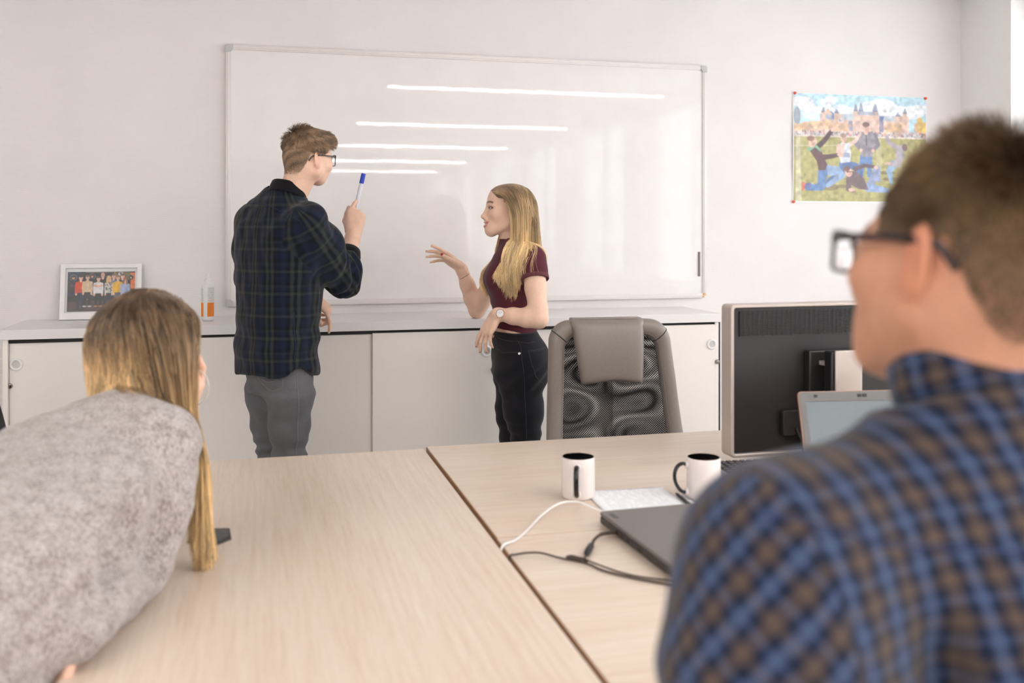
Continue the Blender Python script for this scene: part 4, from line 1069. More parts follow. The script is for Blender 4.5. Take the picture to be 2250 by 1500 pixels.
        for ax in range(3):
            A0 = [slice(None)] * 3; A1 = [slice(None)] * 3; A0[ax] = slice(0, -1); A1[ax] = slice(1, None)
            s0, s1 = S[tuple(A0)], S[tuple(A1)]
            for flip, m in ((0, s0 & ~s1), (1, ~s0 & s1)):
                e = np.argwhere(m); o1, o2 = (ax + 1) % 3, (ax + 2) % 3
                e = e[(e[:, o1] > 0) & (e[:, o2] > 0) & (e[:, o1] < D.shape[o1] - 1) & (e[:, o2] < D.shape[o2] - 1)]
                qd = []
                for p, q in ((-1, -1), (0, -1), (0, 0), (-1, 0)):
                    c = e.copy(); c[:, o1] += p; c[:, o2] += q; qd.append(idx[c[:, 0], c[:, 1], c[:, 2]])
                qd = np.stack(qd, 1); F.append(qd[:, ::-1] if flip else qd)
        F = np.concatenate(F); F = F[(F >= 0).all(1)]
        for _ in range(smooth): V = relax(V, F, 0.5)
        return V, F
def rayhit(vol, u, v, d0=.7, d1=2.6, n=500):
    ds = np.linspace(d0, d1, n); p = np.array([P(u, v, d) for d in ds]); s = vol.sample(p)
    i = np.argmax(s < 0); return p[i]
def relax(V, F, f):
    acc = np.zeros_like(V); num = np.zeros(len(V))
    for a, b in ((0, 1), (1, 2), (2, 3), (3, 0)):
        for p, q in ((a, b), (b, a)):
            for c in range(3): acc[:, c] += np.bincount(F[:, p], V[F[:, q], c], len(V))
            num += np.bincount(F[:, p], minlength=len(V))
    return V + f * (acc / np.maximum(num, 1)[:, None] - V)
def normals(V, F):
    n = np.cross(V[F[:, 2]] - V[F[:, 0]], V[F[:, 3]] - V[F[:, 1]]); N = np.zeros_like(V)
    for a in range(4):
        for c in range(3): N[:, c] += np.bincount(F[:, a], n[:, c], len(V))
    return N / (np.linalg.norm(N, axis=1, keepdims=True) + 1e-12)
def wob(p, freq, seed, n=7):
    rng = np.random.default_rng(seed); out = 0
    fr = np.asarray(freq, float) * np.ones(3)
    for _ in range(n):
        k = rng.normal(size=3) * fr; out = out + np.sin(p @ k + rng.uniform(0, 6.28))
    return out / math.sqrt(n)
def sstep(x, a, b):
    t = np.clip((x - a) / (b - a), 0, 1); return t * t * (3 - 2 * t)

def softmesh(name, V, F, mat, parent, origin, tint=None, uv=None, **props):
    """mesh object of a soft body; tint: colour per vertex; uv: function giving (face corner) cloth coordinates"""
    me = bpy.data.meshes.new(name)
    me.vertices.add(len(V)); me.vertices.foreach_set('co', (V - np.asarray(origin)).astype(np.float32).ravel())
    me.loops.add(len(F) * 4); me.loops.foreach_set('vertex_index', F.astype(np.int32).ravel())
    me.polygons.add(len(F)); me.polygons.foreach_set('loop_start', np.arange(0, len(F) * 4, 4, dtype=np.int32))
    me.update(calc_edges=True)
    if tint is not None:
        at = me.color_attributes.new('tint', 'FLOAT_COLOR', 'POINT')
        at.data.foreach_set('color', np.concatenate([tint, np.ones((len(V), 1))], 1).astype(np.float32).ravel())
    if uv is not None:
        ul = me.uv_layers.new(name='UVMap'); ul.data.foreach_set('uv', uv(V, F).reshape(-1, 2).astype(np.float32).ravel())
    return link(name, me, mat, parent, ang=None, **props)

class ClothUV:
    """cloth coordinates: a torso wrapped about an axis and sleeves wrapped about bones"""
    def __init__(s): s.parts = []
    def torso(s, A, w, u, radius, off=(0, 0), shear=0.0, planar=False):
        w = unit(w); u = unit(np.asarray(u) - w * (np.asarray(u) @ w)); s.parts.append(('t', np.asarray(A), w, u, np.cross(w, u), radius, off, shear, planar)); return s
    def limb(s, pts, reach, radius, off=(0, 0), seam=None, turn=0.0):
        s.parts.append(('l', [np.asarray(p, float) for p in pts], reach, radius, off, seam, turn)); return s
    def coords(s, part, p):
        if part[0] == 't':
            _, A, w, u, v, rad, off, sh, flat = part; q = p - A; h = q @ w
            if flat: return q @ u, h, 1.0, off
            th = np.arctan2(q @ u, -(q @ v)); return th, h, rad, off
        _, pts, reach, rad, off, _, _ = part
        best = None
        e0 = unit(pts[1] - pts[0]); x = unit(np.cross(e0, [0.13, 0.2, 0.97])); base = 0.0
        for a, b in zip(pts, pts[1:]):
            e = b - a; L = np.linalg.norm(e); e = e / L; x = unit(x - e * (x @ e)); y = np.cross(e, x)
            q = p - a; h = q @ e; hc = np.clip(h, 0, L); d = np.linalg.norm(q - hc[:, None] * e, axis=1)
            th = np.arctan2(q @ y, q @ x)
            cur = (d, th, base + h)
            if best is None: best = cur
            else:
                m = d < best[0]; best = tuple(np.where(m, c, o) for c, o in zip(cur, best))
            base += L
        return best[1], best[2], rad, off
    def limbdist(s, part, p):
        d = np.full(len(p), 9.0)
        for a, b in zip(part[1], part[1][1:]):
            e = b - a; L = e @ e; t = np.clip(((p - a) @ e) / L, 0, 1); d = np.minimum(d, np.linalg.norm(p - a - t[:, None] * e, axis=1))
        return d
    def __call__(s, V, F):
        c = V[F].mean(1); own = np.zeros(len(F), int)
        bd = np.full(len(F), 9.0)
        for i, part in enumerate(s.parts):
            if part[0] == 'l':
                d = s.limbdist(part, c); m = (d < part[2]) & (d < bd)
                if part[5] is not None: m &= (c - part[5][0]) @ part[5][1] > 0
                own[m] = i; bd[m] = d[m]
        uv = np.zeros((len(F), 4, 2))
        for i, part in enumerate(s.parts):
            m = own == i
            if not m.any(): continue
            th0, _, rad, off = s.coords(part, c[m])
            for k in range(4):
                th, h, _, _ = s.coords(part, V[F[m, k]])
                dth = (th - th0 + math.pi) % (2 * math.pi) - math.pi
                uv[m, k, 0] = (th0 + dth) * rad + off[0] + (part[7] * h if part[0] == 't' else 0); uv[m, k, 1] = h + off[1]
            if part[0] == 'l' and part[6]:
                ca, sa = math.cos(part[6]), math.sin(part[6]); uv[m] = uv[m] @ np.array([[ca, sa], [-sa, ca]])
        return uv

# ---------------------------------------------------------------- anatomy
def frame(f, up=(0, 0, 1), roll=0.0):
    """columns: right, forward, up of something that looks along f"""
    f = unit(f); r = unit(np.cross(f, up)); u = np.cross(r, f)
    if roll: r, u = r * math.cos(roll) + u * math.sin(roll), u * math.cos(roll) - r * math.sin(roll)
    return np.stack([r, f, u], 1)
SMILE = [(0, .0990, -.0705), (.008, .0970, -.0700), (.015, .0920, -.0678), (.021, .0850, -.0640), (.0265, .0770, -.0585)]
SMILE_U = [(.0066, .0040), (.0066, .0040), (.0060, .0036), (.0044, .0028), (.0012, .0012)]
SMILE_L = [(-.0080, .0046), (-.0077, .0044), (-.0064, .0040), (-.0044, .0030), (-.0012, .0012)]
SMILE_C = [.0054, .0054, .0048, .0034, .0010]
def polydist(p, pts):
    d = np.full(len(p), 9.0)
    for (a, _), (b, _) in zip(pts, pts[1:]):
        a = np.array(a); e_ = np.array(b) - a; t = np.clip(((p - a) @ e_) / (e_ @ e_), 0, 1); d = np.minimum(d, np.linalg.norm(p - a - t[:, None] * e_, axis=1))
    return d
def head(vol, o, Rm, s=1.0, fem=False, smile=False, ears=True, slim=False, neck=None, neck_r=(0.054, 0.058)):
    o = np.asarray(o, float)
    T = lambda x, y, z: o + Rm @ (s * np.array([x, y, z]))
    E = lambda c, r, k=0.012, op='add', R2=None: vol.ell(T(*c), [s * q for q in r], Rm if R2 is None else Rm @ R2, k, op)
    C = lambda a, b, ra, rb, k=0.012, op='add': vol.cone(T(*a), T(*b), s * ra, s * rb, k, op)
    if fem: E((0, -.006, .022), (.0700, .080, .079)); E((0, -.036, -.004), (.055, .048, .060), .03)
    elif slim: E((0, -.020, .020), (.0735, .084, .082)); E((0, -.048, -.004), (.060, .052, .062), .03)
    else: E((0, -.011, .025), (.074, .088, .083)); E((0, -.048, -.004), (.060, .052, .062), .03)
    if slim: E((0, .026, .020), (.056, .050, .050), .03)
    else: E((0, .041 if fem else .036, .028), (.060, .048, .056), .03)
    E((0, .036, -.034), (.054, .050, .070), .03)
    j = .9 if fem else 1.0
    for q in (-1, 1):
        C((q * .052 * j, .004, -.058), (q * .024 * j, .066, -.096), .021 * j, .017 * j, .03)
        E((q * .040, .056, -.026 if not smile else -.030), (.024, .027, .022), .025)
        C((q * .012, .080, .014), (q * .036, .070, .013), .009 if fem else .012, .008, .016)
        E((q * .032, .099, -.001), (.0165, .015, .0115), .014, 'sub')
        E((q * .031, .0745, -.002), (.0135, .0135, .0135), .006)
    E((0, .076, -.100), (.020, .018, .017), .025)
    C((0, .086, .006), (0, .105, -.034), .0062, .0085, .012); E((0, .1065, -.0375), (.0105, .0105, .0095), .006)
    for q in (-1, 1): E((q * .0108, .0965, -.042), (.0075, .0095, .0068), .006); E((q * .006, .104, -.0475), (.0034, .005, .003), .003, 'sub')
    E((0, .074, -.068), (.032, .024, .028), .025)
    if smile:
        def snap(p, lift=0.0):       # onto the skin as it is before the lips are added
            w_ = T(*p)[None, :]
            for _ in range(6): w_ = w_ - vol.grad(w_) * (vol.sample(w_) - lift)[:, None]
            return Rm.T @ (w_[0] - o) / s
        up, lo, cu = [], [], []
        for (x_, y_, z_), (du, ru), (dl, rl), rc in zip(SMILE, SMILE_U, SMILE_L, SMILE_C):
            m_ = snap((x_, y_, z_), .0006); up.append((tuple(snap((x_, y_, z_ + du), -.0006)), ru)); lo.append((tuple(snap((x_, y_, z_ + dl), -.0010)), rl)); cu.append((tuple(m_ + [0, .001, 0]), rc))
        for q in (-1, 1):
            for pts, k in ((up, .004), (lo, .004)):
                for (p0, r0), (p1, r1) in zip(pts, pts[1:]): C((q * p0[0], *p0[1:]), (q * p1[0], *p1[1:]), r0, r1, k)
        for q in (-1, 1):
            for (p0, r0), (p1, r1) in zip(cu, cu[1:]): C((q * p0[0], *p0[1:]), (q * p1[0], *p1[1:]), r0, r1, .0015, 'sub')
        vol.lips = (up, lo, cu)
    else:
        for q in (-1, 1):
            C((0, .0985, -.0635), (q * .020, .082, -.066), .0046, .0024, .006); C((0, .0955, -.0765), (q * .020, .081, -.068), .0058, .0024, .006)
            C((0, .1015, -.0695), (q * .020, .086, -.0685), .0012, .0010, .002, 'sub')
    if ears:
        for q in (-1, 1):
            a = R(24) * q; R2 = np.array([[math.cos(a), -math.sin(a), 0], [math.sin(a), math.cos(a), 0], [0, 0, 1]]) @ np.array([[1, 0, 0], [0, math.cos(.22), -math.sin(.22)], [0, math.sin(.22), math.cos(.22)]])
            E((q * .077, -.014, -.012), (.0075, .019, .032), .006, 'add', R2)
            E((q * .0735, -.006, -.034), (.006, .009, .010), .008, 'add')
            E((q * .086, -.010, -.008), (.0075, .0115, .020), .004, 'sub', R2)
    if neck is not None:
        vol.cone(T(0, -.026, -.045), neck, s * neck_r[0], neck_r[1], .035)
        vol.cone(T(0, .002, -.080), np.asarray(neck) + Rm[:, 1] * .020, s * .034, neck_r[1] * .75, .02)
    return T
def hand(vol, o, d, n, left, s=1.0, flex=((20, 25, 15),) * 4, splay=(6, 1, -4, -10), thumb=((0.55, 0.65, 0.35), (0.8, 0.35, 0.35), (0.9, 0.1, 0.3)), k=0.007, wrist=None, wr=0.027):
    """o wrist, d along the palm, n out of the palm; returns fingertips [(tip, along, back)]"""
    d = unit(d); n = unit(np.asarray(n) - d * (np.asarray(n) @ d)); t = np.cross(d, n) * (-1 if left else 1); o = np.asarray(o, float)
    off = (.0285, .0095, -.0095, -.027); base = (.088, .092, .087, .078)
    seg = ((.044, .026, .021), (.049, .030, .022), (.045, .028, .022), (.035, .021, .019)); rad = (.0088, .009, .0084, .0072)
    tips = []
    for f in range(4):
        b = o + s * (d * base[f] + t * off[f])
        vol.cone(o + s * (d * .012 + t * off[f] * .62), b, s * .0150, s * (.0112 if f < 3 else .0098), s * .014, flat=(n, .86))
        a = R(splay[f]); e = d * math.cos(a) + t * math.sin(a); nn = n; p = b; r = rad[f] * s
        for q in range(3):
            c = R(flex[f][q]); e, nn = e * math.cos(c) + nn * math.sin(c), nn * math.cos(c) - e * math.sin(c)
            p2 = p + e * seg[f][q] * s; r2 = r * (.93 if q < 2 else .80)
            vol.cone(p, p2, r, r2, k * .55); p = p2; r = r2
        tips.append((p, e, -nn, r))
    vol.ell(o + s * (d * .052 + n * .004), [s * .036, s * .044, s * .0135], np.stack([t, d, n], 1), s * .014)
    p = o + s * (d * .016 + t * .020 + n * .006); r = s * .0165
    for q, (v, L) in enumerate(zip(thumb, (.046, .034, .027))):
        e = unit(d * v[0] + t * v[1] + n * v[2]); p2 = p + e * L * s; r2 = s * (.0120, .0102, .0082)[q]
        vol.cone(p, p2, r, r2, s * (.012 if q == 0 else .005)); p = p2; r = r2
    bk = unit(np.cross(e, np.cross(t, e))) if abs(e @ t) < .99 else -n
    tips.append((p, e, bk, r))
    if wrist is not None: vol.cone(wrist, o + d * .012 * s, wr, wr * .92, .012, flat=(n, .8))
    return tips, t

# ---------------------------------------------------------------- skin, cloth and hair materials
def skinmat(name, base):
    """tint 1 = bare skin; darker tints are brows, lips, stubble, nails"""
    t = NT(name); v = t.coords('Object')
    at = t.new('ShaderNodeVertexColor'); at.layer_name = 'tint'
    nz = t.noise(v, 55, 4, 0.6)
    mott = t.ramp(nz, [(0.3, tuple(c * .95 for c in base)), (0.7, tuple(min(1, c * 1.05) for c in base))])
    t.set(col=t.mix(1.0, mott, at.outputs[0], 'MULTIPLY'), rough=0.48, spec=0.35, sss=0.12)
    t.b.inputs['Subsurface Radius'].default_value = (1.0, 0.35, 0.2); t.b.inputs['Subsurface Scale'].default_value = 0.006
    t.bump(t.noise(v, 700, 2), 0.12, 0.0006); return t.m
def plaid(name, warp, weft, pu, pv, rough=0.85, mixf=0.5, bump=0.25, soft=None):
    t = NT(name); uv = t.coords('UV'); sx = t.new('ShaderNodeSeparateXYZ'); t.link(uv, sx.inputs[0])
    dn = t.noise(uv, 30, 2)
    ju = t.math('MULTIPLY_ADD', dn, 0.006, sx.outputs[0]); jv = t.math('MULTIPLY_ADD', dn, 0.006, sx.outputs[1])
    fu = t.math('FRACT', t.math('MULTIPLY', ju, 1 / pu)); fv = t.math('FRACT', t.math('MULTIPLY', jv, 1 / pv))
    a = t.ramp(fu, warp); b = t.ramp(fv, weft)
    thr = t.noise(t.coords('UV', scale=(900, 900, 1)), 1.0, 1)
    col = t.mix(t.math('MULTIPLY_ADD', t.math('SUBTRACT', thr, 0.5), 0.6, mixf), a, b)
    t.set(col=col, rough=rough, spec=0.15, sheen=0.15)
    t.bump(t.math('ADD', thr, t.math('MULTIPLY', t.noise(t.coords('Object'), 25, 3), 2.0)), bump, 0.0012); return t.m
def cloth(name, col, grain=0.18, gs=380, rough=0.9, bump=0.3, lo=None, sheen=0.1):
    t = NT(name); v = t.coords('Object')
    a = t.noise(v, gs, 3, 0.6); b = t.noise(v, 14, 4)
    f = t.math('ADD', t.math('MULTIPLY', a, 0.6), t.math('MULTIPLY', b, 0.4))
    t.set(col=t.ramp(f, [(0.33, tuple(c * (1 - grain) for c in col) if lo is None else lo), (0.67, tuple(min(1, c * (1 + grain)) for c in col))]), rough=rough, spec=0.15, sheen=sheen)
    t.bump(a, bump, 0.0012); return t.m
def hairmat(name, root, mid, tip, streak=0.35, rough=0.38):
    t = NT(name); hi = t.new('ShaderNodeHairInfo')
    c = t.ramp(hi.outputs['Intercept'], [(0.0, root), (0.14, root), (0.36, mid), (0.8, tip)])
    v = t.math('MULTIPLY_ADD', hi.outputs['Random'], 2 * streak, 1 - streak)
    at = t.new('ShaderNodeAttribute'); at.attribute_name = 'lock'
    v = t.math('MULTIPLY', v, t.math('MULTIPLY_ADD', at.outputs['Fac'], 0.9, 0.55))
    g = t.new('ShaderNodeCombineColor'); [t.link(v, g.inputs[i]) for i in range(3)]
    t.set(col=t.mix(1.0, c, g.outputs[0], 'MULTIPLY'), rough=rough, spec=0.35); return t.m
def scalpmat(name, col): return plain(name, col, 0.7, grain=0.25, gs=140)

def hair_curves(name, pts, rad, mat, parent, origin, lock=None, **props):
    """pts: strands x steps x 3"""
    n, m = pts.shape[:2]
    hc = bpy.data.hair_curves.new(name); hc.add_curves([m] * n)
    hc.attributes['position'].data.foreach_set('vector', (pts - np.asarray(origin)).astype(np.float32).ravel())
    ra = hc.attributes.get('radius') or hc.attributes.new('radius', 'FLOAT', 'POINT')
    ra.data.foreach_set('value', np.broadcast_to(rad, (n, m)).astype(np.float32).ravel().copy())
    lk = hc.attributes.new('lock', 'FLOAT', 'CURVE'); lk.data.foreach_set('value', (np.zeros(n) + .5 if lock is None else np.clip(lock, 0, 1)).astype(np.float32))
    o = bpy.data.objects.new(name, hc); hc.materials.append(mat); COL.objects.link(o); o.parent = parent
    for k, v in props.items(): o[k] = v
    return o
def roots_on(V, F, N, mask, count, rng):
    fm = mask[F].all(1); f = F[fm]
    ar = np.linalg.norm(np.cross(V[f[:, 2]] - V[f[:, 0]], V[f[:, 3]] - V[f[:, 1]]), axis=1); pick = rng.choice(len(f), count, p=ar / ar.sum())
    a, b = rng.uniform(size=(2, count, 1)); f = f[pick]
    p = (V[f[:, 0]] * (1 - a) + V[f[:, 1]] * a) * (1 - b) + (V[f[:, 3]] * (1 - a) + V[f[:, 2]] * a) * b
    n = N[f].mean(1); return p, n / (np.linalg.norm(n, axis=1, keepdims=True) + 1e-9)
def drape(p, d, length, steps, vols, comb, grav, stiff, lift, rng, wave=None):
    """grow strands step by step: combed, pulled down, pushed out of the bodies"""
    out = [p.copy()]; st = (length / steps)[:, None]; d = d / np.linalg.norm(d, axis=1, keepdims=True)
    for i in range(steps):
        f = (i + 1) / steps
        want = comb(p, f) + np.array([0, 0, -1.0]) * grav(f)
        d = stiff * d + (1 - stiff) * want / (np.linalg.norm(want, axis=1, keepdims=True) + 1e-9)
        d /= np.linalg.norm(d, axis=1, keepdims=True)
        q = p + d * st
        if wave is not None: q = q + wave(p, f)
        for vol in vols:
            for _ in range(2):
                s_ = vol.sample(q); L = lift * min(1, f * 6)
                m = s_ < L
                if m.any(): q[m] += vol.grad(q[m]) * (L[m] - s_[m])[:, None]
        d = q - p; ln = np.linalg.norm(d, axis=1, keepdims=True) + 1e-9; d = d / ln; q = p + d * np.minimum(ln, st * 1.3); p = q; out.append(p.copy())
    return np.stack(out, 1)
def clump(pts, nguide, amount, rng, start=.15):
    """draw strands towards their lock's guide"""
    n, m = pts.shape[:2]; g = rng.choice(n, nguide, replace=False)
    own = np.empty(n, int)
    for a in range(0, n, 2000):
        dd = ((pts[a:a + 2000, None, 0] - pts[None, g, 0]) ** 2).sum(-1) + .3 * ((pts[a:a + 2000, None, m // 2] - pts[None, g, m // 2]) ** 2).sum(-1); own[a:a + 2000] = g[dd.argmin(1)]
    f = sstep(np.linspace(0, 1, m), start, 1.0)[None, :, None] * amount * (0.5 + .5 * rng.uniform(size=(n, 1, 1)))
    return pts * (1 - f) + pts[own] * f

def glasses(parent, origin, T, Rm, s, mat, lensmat, w=0.027, hgt=0.020, r=0.0016, rt=0.0019, y=0.104, z=-0.004, ear=-0.012, lw=1.0):
    """spectacles on a head whose local-to-room map is T"""
    A = lambda x, yy, zz: T(x, yy, zz) - np.asarray(origin)
    g = bpy.data.objects.new('glasses', None); COL.objects.link(g); g.parent = parent
    for q in (-1, 1):
        cx = q * (w + 0.009)
        pts = [A(cx + w * math.copysign(abs(math.cos(a)) ** .62, math.cos(a)), y - 0.02 * (abs(cx + w * math.cos(a)) / .062) ** 2, z + hgt * math.copysign(abs(math.sin(a)) ** .66, math.sin(a)) * (1 if math.sin(a) > 0 else 1.0)) for a in np.linspace(0, 2 * math.pi, 41)[:-1]]
        MB().tube(pts, [r * (1.35 if math.sin(a) > 0.2 else 1.0) for a in np.linspace(0, 2 * math.pi, 41)[:-1]], 8, closed=True).build('rim', mat, g)
        cen = np.mean(pts, axis=0); m_ = MB(); m_.add([cen] + pts, [(0, i + 1, (i + 1) % 40 + 1) for i in range(40)]); m_.build('lens', lensmat, g)
        MB().tube(spline([A(cx + q * w * .97, y - 0.022, z + hgt * .55), A(q * .0715, y - .034, z + hgt * .55), A(q * .0790, .03, z + hgt * .5), A(q * .0800, .0, z + hgt * .42), A(q * .0785, ear - .022, z + .002), A(q * .0755, ear - .040, z - .018)], 6), [rt * lw] * 19 + [rt * lw * 1.15] * 12, 8, flat=1.4).build('temple', mat, g)
    MB().tube(spline([A(-.0105, y + .0, z + .006), A(0, y + .004, z + .009), A(.0105, y + .0, z + .006)], 6), r * 1.2, 8).build('bridge', mat, g)
    return g
# ================================================================ clothes helpers
def surfline(vol, pts, r, lift=0.0, n=6, per=6, surf=None):
    """thin seam laid on a body's surface (on the finished mesh when given)"""
    p = np.array(spline(pts, per))
    for _ in range(6): p = p - vol.grad(p) * (vol.sample(p) - lift)[:, None]
    if surf is not None:
        q = []
        for x in p:
            c, nn, _, _ = surf.find_nearest(Vector(x)); q.append(np.array(c) + np.array(nn) * lift)
        p = np.array(q)
    return MB().tube(list(p), r, n)
def bvh(V, F): return BVHTree.FromPolygons(V.tolist(), F.tolist())
def align(z, origin, x=(1, 0, 0)):
    z = unit(z); x = unit(np.asarray(x, float) - z * (np.asarray(x, float) @ z)); y = np.cross(z, x)
    m = Matrix.Identity(4)
    for i in range(3): m[i][0], m[i][1], m[i][2], m[i][3] = x[i], y[i], z[i], origin[i]
    return m
def shoe(parent, origin, heel, f, mat, sole, L=0.275):
    f = unit([f[0], f[1], 0]); r = np.array([f[1], -f[0], 0]); heel = np.array([heel[0], heel[1], 0.0]); up = np.array([0, 0, 1.0])
    v = Vol(heel - [.35, .35, .02], heel + [.35, .35, .14], 0.007)
    Rm = np.stack([r, f, up], 1)
    v.cone(heel + up * .042, heel + f * (L - .085) + up * .034, .038, .044, .02, flat=(up, .9)).ell(heel + f * (L - .08) + up * .030, (.043, .075, .030), Rm, .02).cone(heel + f * .012 + up * .05, heel + f * .02 + up * .092, .038, .042, .02)
    v.cut(heel + up * 0.006, -up)
    V, F = v.mesh(2)
    s = softmesh('shoe', V, F, mat, parent, origin)
    out = [(0.048 * math.sin(a) * (1 if abs(a) < 1.57 else .8), (L / 2 - .02) + (L / 2 + .012) * math.cos(a)) for a in np.linspace(0, 2 * math.pi, 33)[:-1]]
    MB().prism(out, 0.0, 0.02, Matrix.Translation(Vector(heel - origin)) @ Matrix([list(Rm[i]) + [0] for i in range(3)] + [[0, 0, 0, 1]])).build('sole', sole, s, bevel=0.003)
    return s
M['shoe_k'] = plain('black_shoe_leather', srgb(30, 28, 28), 0.5, grain=0.1)
M['sole'] = plain('white_rubber_sole', srgb(215, 212, 208), 0.6)
M['rim_dark'] = plain('dark_tortoise_frame', srgb(44, 28, 26), 0.25, grain=0.2, gs=90)
M['lens'] = glass('spectacle_lens', k=.12)
M['denim_grey'] = cloth('faded_grey_denim', srgb(98, 96, 99), 0.28, 500, 0.85, 0.25)
M['denim_black'] = cloth('black_denim', srgb(30, 30, 34), 0.30, 500, 0.8, 0.25)
M['rib_black'] = cloth('black_ribbed_knit', srgb(22, 21, 24), 0.3, 260, 0.9, 0.5)
M['denim_seam'] = plain('pale_denim_seam', srgb(112, 110, 113), 0.8, grain=0.2, gs=600)
M['denim_seam_k'] = plain('worn_black_denim_seam', srgb(56, 55, 60), 0.8, grain=0.3, gs=600)
nv, bk_, ol_, bl_ = srgb(20, 25, 42), srgb(15, 16, 22), srgb(58, 61, 56), srgb(27, 36, 60)
gn = srgb(33, 40, 44)
M['tartan'] = plaid('navy_and_green_tartan_flannel',
    [(0.0, nv), (0.12, bl_), (0.20, bl_), (0.28, bk_), (0.36, bk_), (0.42, ol_), (0.49, ol_), (0.54, bk_), (0.61, bk_), (0.66, ol_), (0.73, ol_), (0.79, bk_), (0.88, nv), (1.0, nv)],
    [(0.0, bk_), (0.10, nv), (0.30, nv), (0.38, bk_), (0.43, gn), (0.48, ol_), (0.55, gn), (0.60, bk_), (0.72, nv), (0.80, gn), (0.86, gn), (0.92, bk_), (1.0, bk_)], 0.092, 0.082)
M['skin_man'] = skinmat('pale_skin', srgb(236, 196, 172))
M['hair_man'] = hairmat('ash_brown_hair', srgb(84, 62, 46), srgb(122, 96, 74), srgb(160, 134, 110), 0.35, 0.42)

# ================================================================ the man with the marker
def man_with_marker():
    base = np.array([0.08, 3.84, 0.0])
    t = thing('person', 'standing man seen from behind in dark tartan shirt and glasses, holding up a blue-capped marker', 'person', base)
    K = dict(sR=P(672, 492, 3.64), eR=P(752, 612, 3.82), wR=P(777, 514, 3.97), sL=P(560, 490, 3.86), eL=P(547, 606, 3.98), wL=P(688, 650, 4.10),
             hipR=P(638, 850, 3.72), hipL=P(592, 850, 3.84), knR=P(636, 1015, 3.80), knL=P(600, 1015, 3.93), anR=P(628, 1262, 3.76), anL=P(606, 1250, 3.93))
    phi = R(50); u = np.array([math.cos(phi), -math.sin(phi), 0]); f = np.array([math.sin(phi), math.cos(phi), 0])
    hf = R(57); Hf = np.array([math.sin(hf), math.cos(hf), -0.06]); Ro = frame(Hf); ho = P(678, 346, 3.74)
    nb = P(636, 428, 3.73)
    zones = [(a, ho[a] - .15, ho[a] + .15, .003) for a in range(3)]
    for c in (P(783, 470, 3.98), P(712, 680, 4.08)): zones += [(a, c[a] - .10, c[a] + .10, .003) for a in range(3)]
    b = Vol((-.30, 3.45, -.01), (.58, 4.32, 1.90), .0085, zones)
    HS = .945; T = head(b, ho, Ro, HS, neck=nb - [0, 0, .02], neck_r=(.056, .054))
    A0 = np.array([*(P(608, 700, 3.76)[:2]), 0.0])
    off = lambda px, v: (P(px, v, 3.76)[0] - A0[0])
    tk = [(.86, .0, .0, .112, .084), (1.05, .0, .0, .130, .095), (1.25, .0, .0, .165, .108), (1.38, .0, .0, .175, .10), (1.46, .0, 0, .145, .07), (1.50, .02, 0, .08, .055), (1.53, .02, .0, .045, .045)]
    b.loft(A0, (0, 0, 1), u, tk, .03)
    b.cone(nb - [0, 0, .045], A0 + [0, 0, 1.42], .046, .07, .02)
    for a, e, w_ in ((K['sR'], K['eR'], K['wR']), (K['sL'], K['eL'], K['wL'])):
        b.chain([(a, .052), (a * .5 + e * .5, .046), (e, .040)], .02).chain([(e, .041), (e * .7 + w_ * .3, .042), (e * .1 + w_ * .9, .0275), (w_, .0265)], .02)
    for h, k, an in ((K['hipR'], K['knR'], K['anR']), (K['hipL'], K['knL'], K['anL'])):
        b.chain([(h + [0, 0, .03], .066), (h, .066), (h * .5 + k * .5, .058), (k, .046)], .03).chain([(k, .046), (k * .7 + an * .3, .047), (an, .034)], .02)
        b.cone(an, an + f * .12 - [0, 0, .05], .034, .03, .02)
    # right hand round the marker, back of the hand to the viewer
    wR = K['wR']; d1 = V3(.10, .16, 1.0); n1 = V3(-.12, 1.0, -.10)
    tips, tv = hand(b, wR, d1, n1, False, 1.0, flex=((10, 40, 30), (58, 80, 45), (72, 85, 50), (76, 85, 50)), splay=(-24, 0, -4, -9),
                    thumb=((.78, .45, .42), (.97, -.06, .25), (.97, -.14, .15)))
    # left hand resting on the edge of the worktop
    wL = K['wL']; d2 = V3(.72, -.04, -.66); n2 = V3(-.62, .20, -.70)
    hand(b, wL, d2, n2, True, 1.0, flex=((28, 18, 16), (55, 62, 30), (62, 70, 40), (66, 72, 40)), splay=(4, 0, -3, -8), thumb=((.75, .55, .55), (.95, .1, .25), (.98, .0, .2)))
    V, F = b.mesh(1); L = (V - ho) @ Ro / HS; hd = (np.abs(L) < [.12, .16, .2]).all(1) * sstep(L[:, 1], .0, .05)
    tz = sstep(-L[:, 2], .035, .11) * hd; L[:, 1] -= .020 * tz; L[:, 2] += .012 * tz; V = ho + L @ Ro.T * HS      # lean lower face
    N = normals(V, F)
    hm = (np.abs(L) < [.11, .14, .17]).all(1) & (L[:, 2] > -.125)
    x, y, z = L.T
    line = np.where(y > .035, .058 - .25 * (y - .06), np.where(y > -.035, .014 + .3 * np.clip(y, 0, .04), -.072 + .085 * sstep(y, -.075, -.035)))
    hair = sstep(z - line, -.012, .012) * hm
    dens = hair * (0.35 + 0.65 * sstep(z, -.07, .03))
    tint = np.ones((len(V), 3))
    tint = tint * (1 - dens[:, None] * (1 - np.array([.24, .16, .11])))
    chin = np.exp(-(((x) / .014) ** 2 + ((y - .066) / .014) ** 2 + ((z + .099) / .012) ** 2)) * hm
    brow = np.exp(-((z - .020 - .004 * np.sin(np.abs(x) * 60)) / .0042) ** 2) * (np.abs(x) > .012) * (np.abs(x) < .05) * (y > .06) * hm
    red = np.exp(-(((np.abs(x) - .08) / .012) ** 2 + ((y + .014) / .02) ** 2)) * (z < .03) * hm * .5
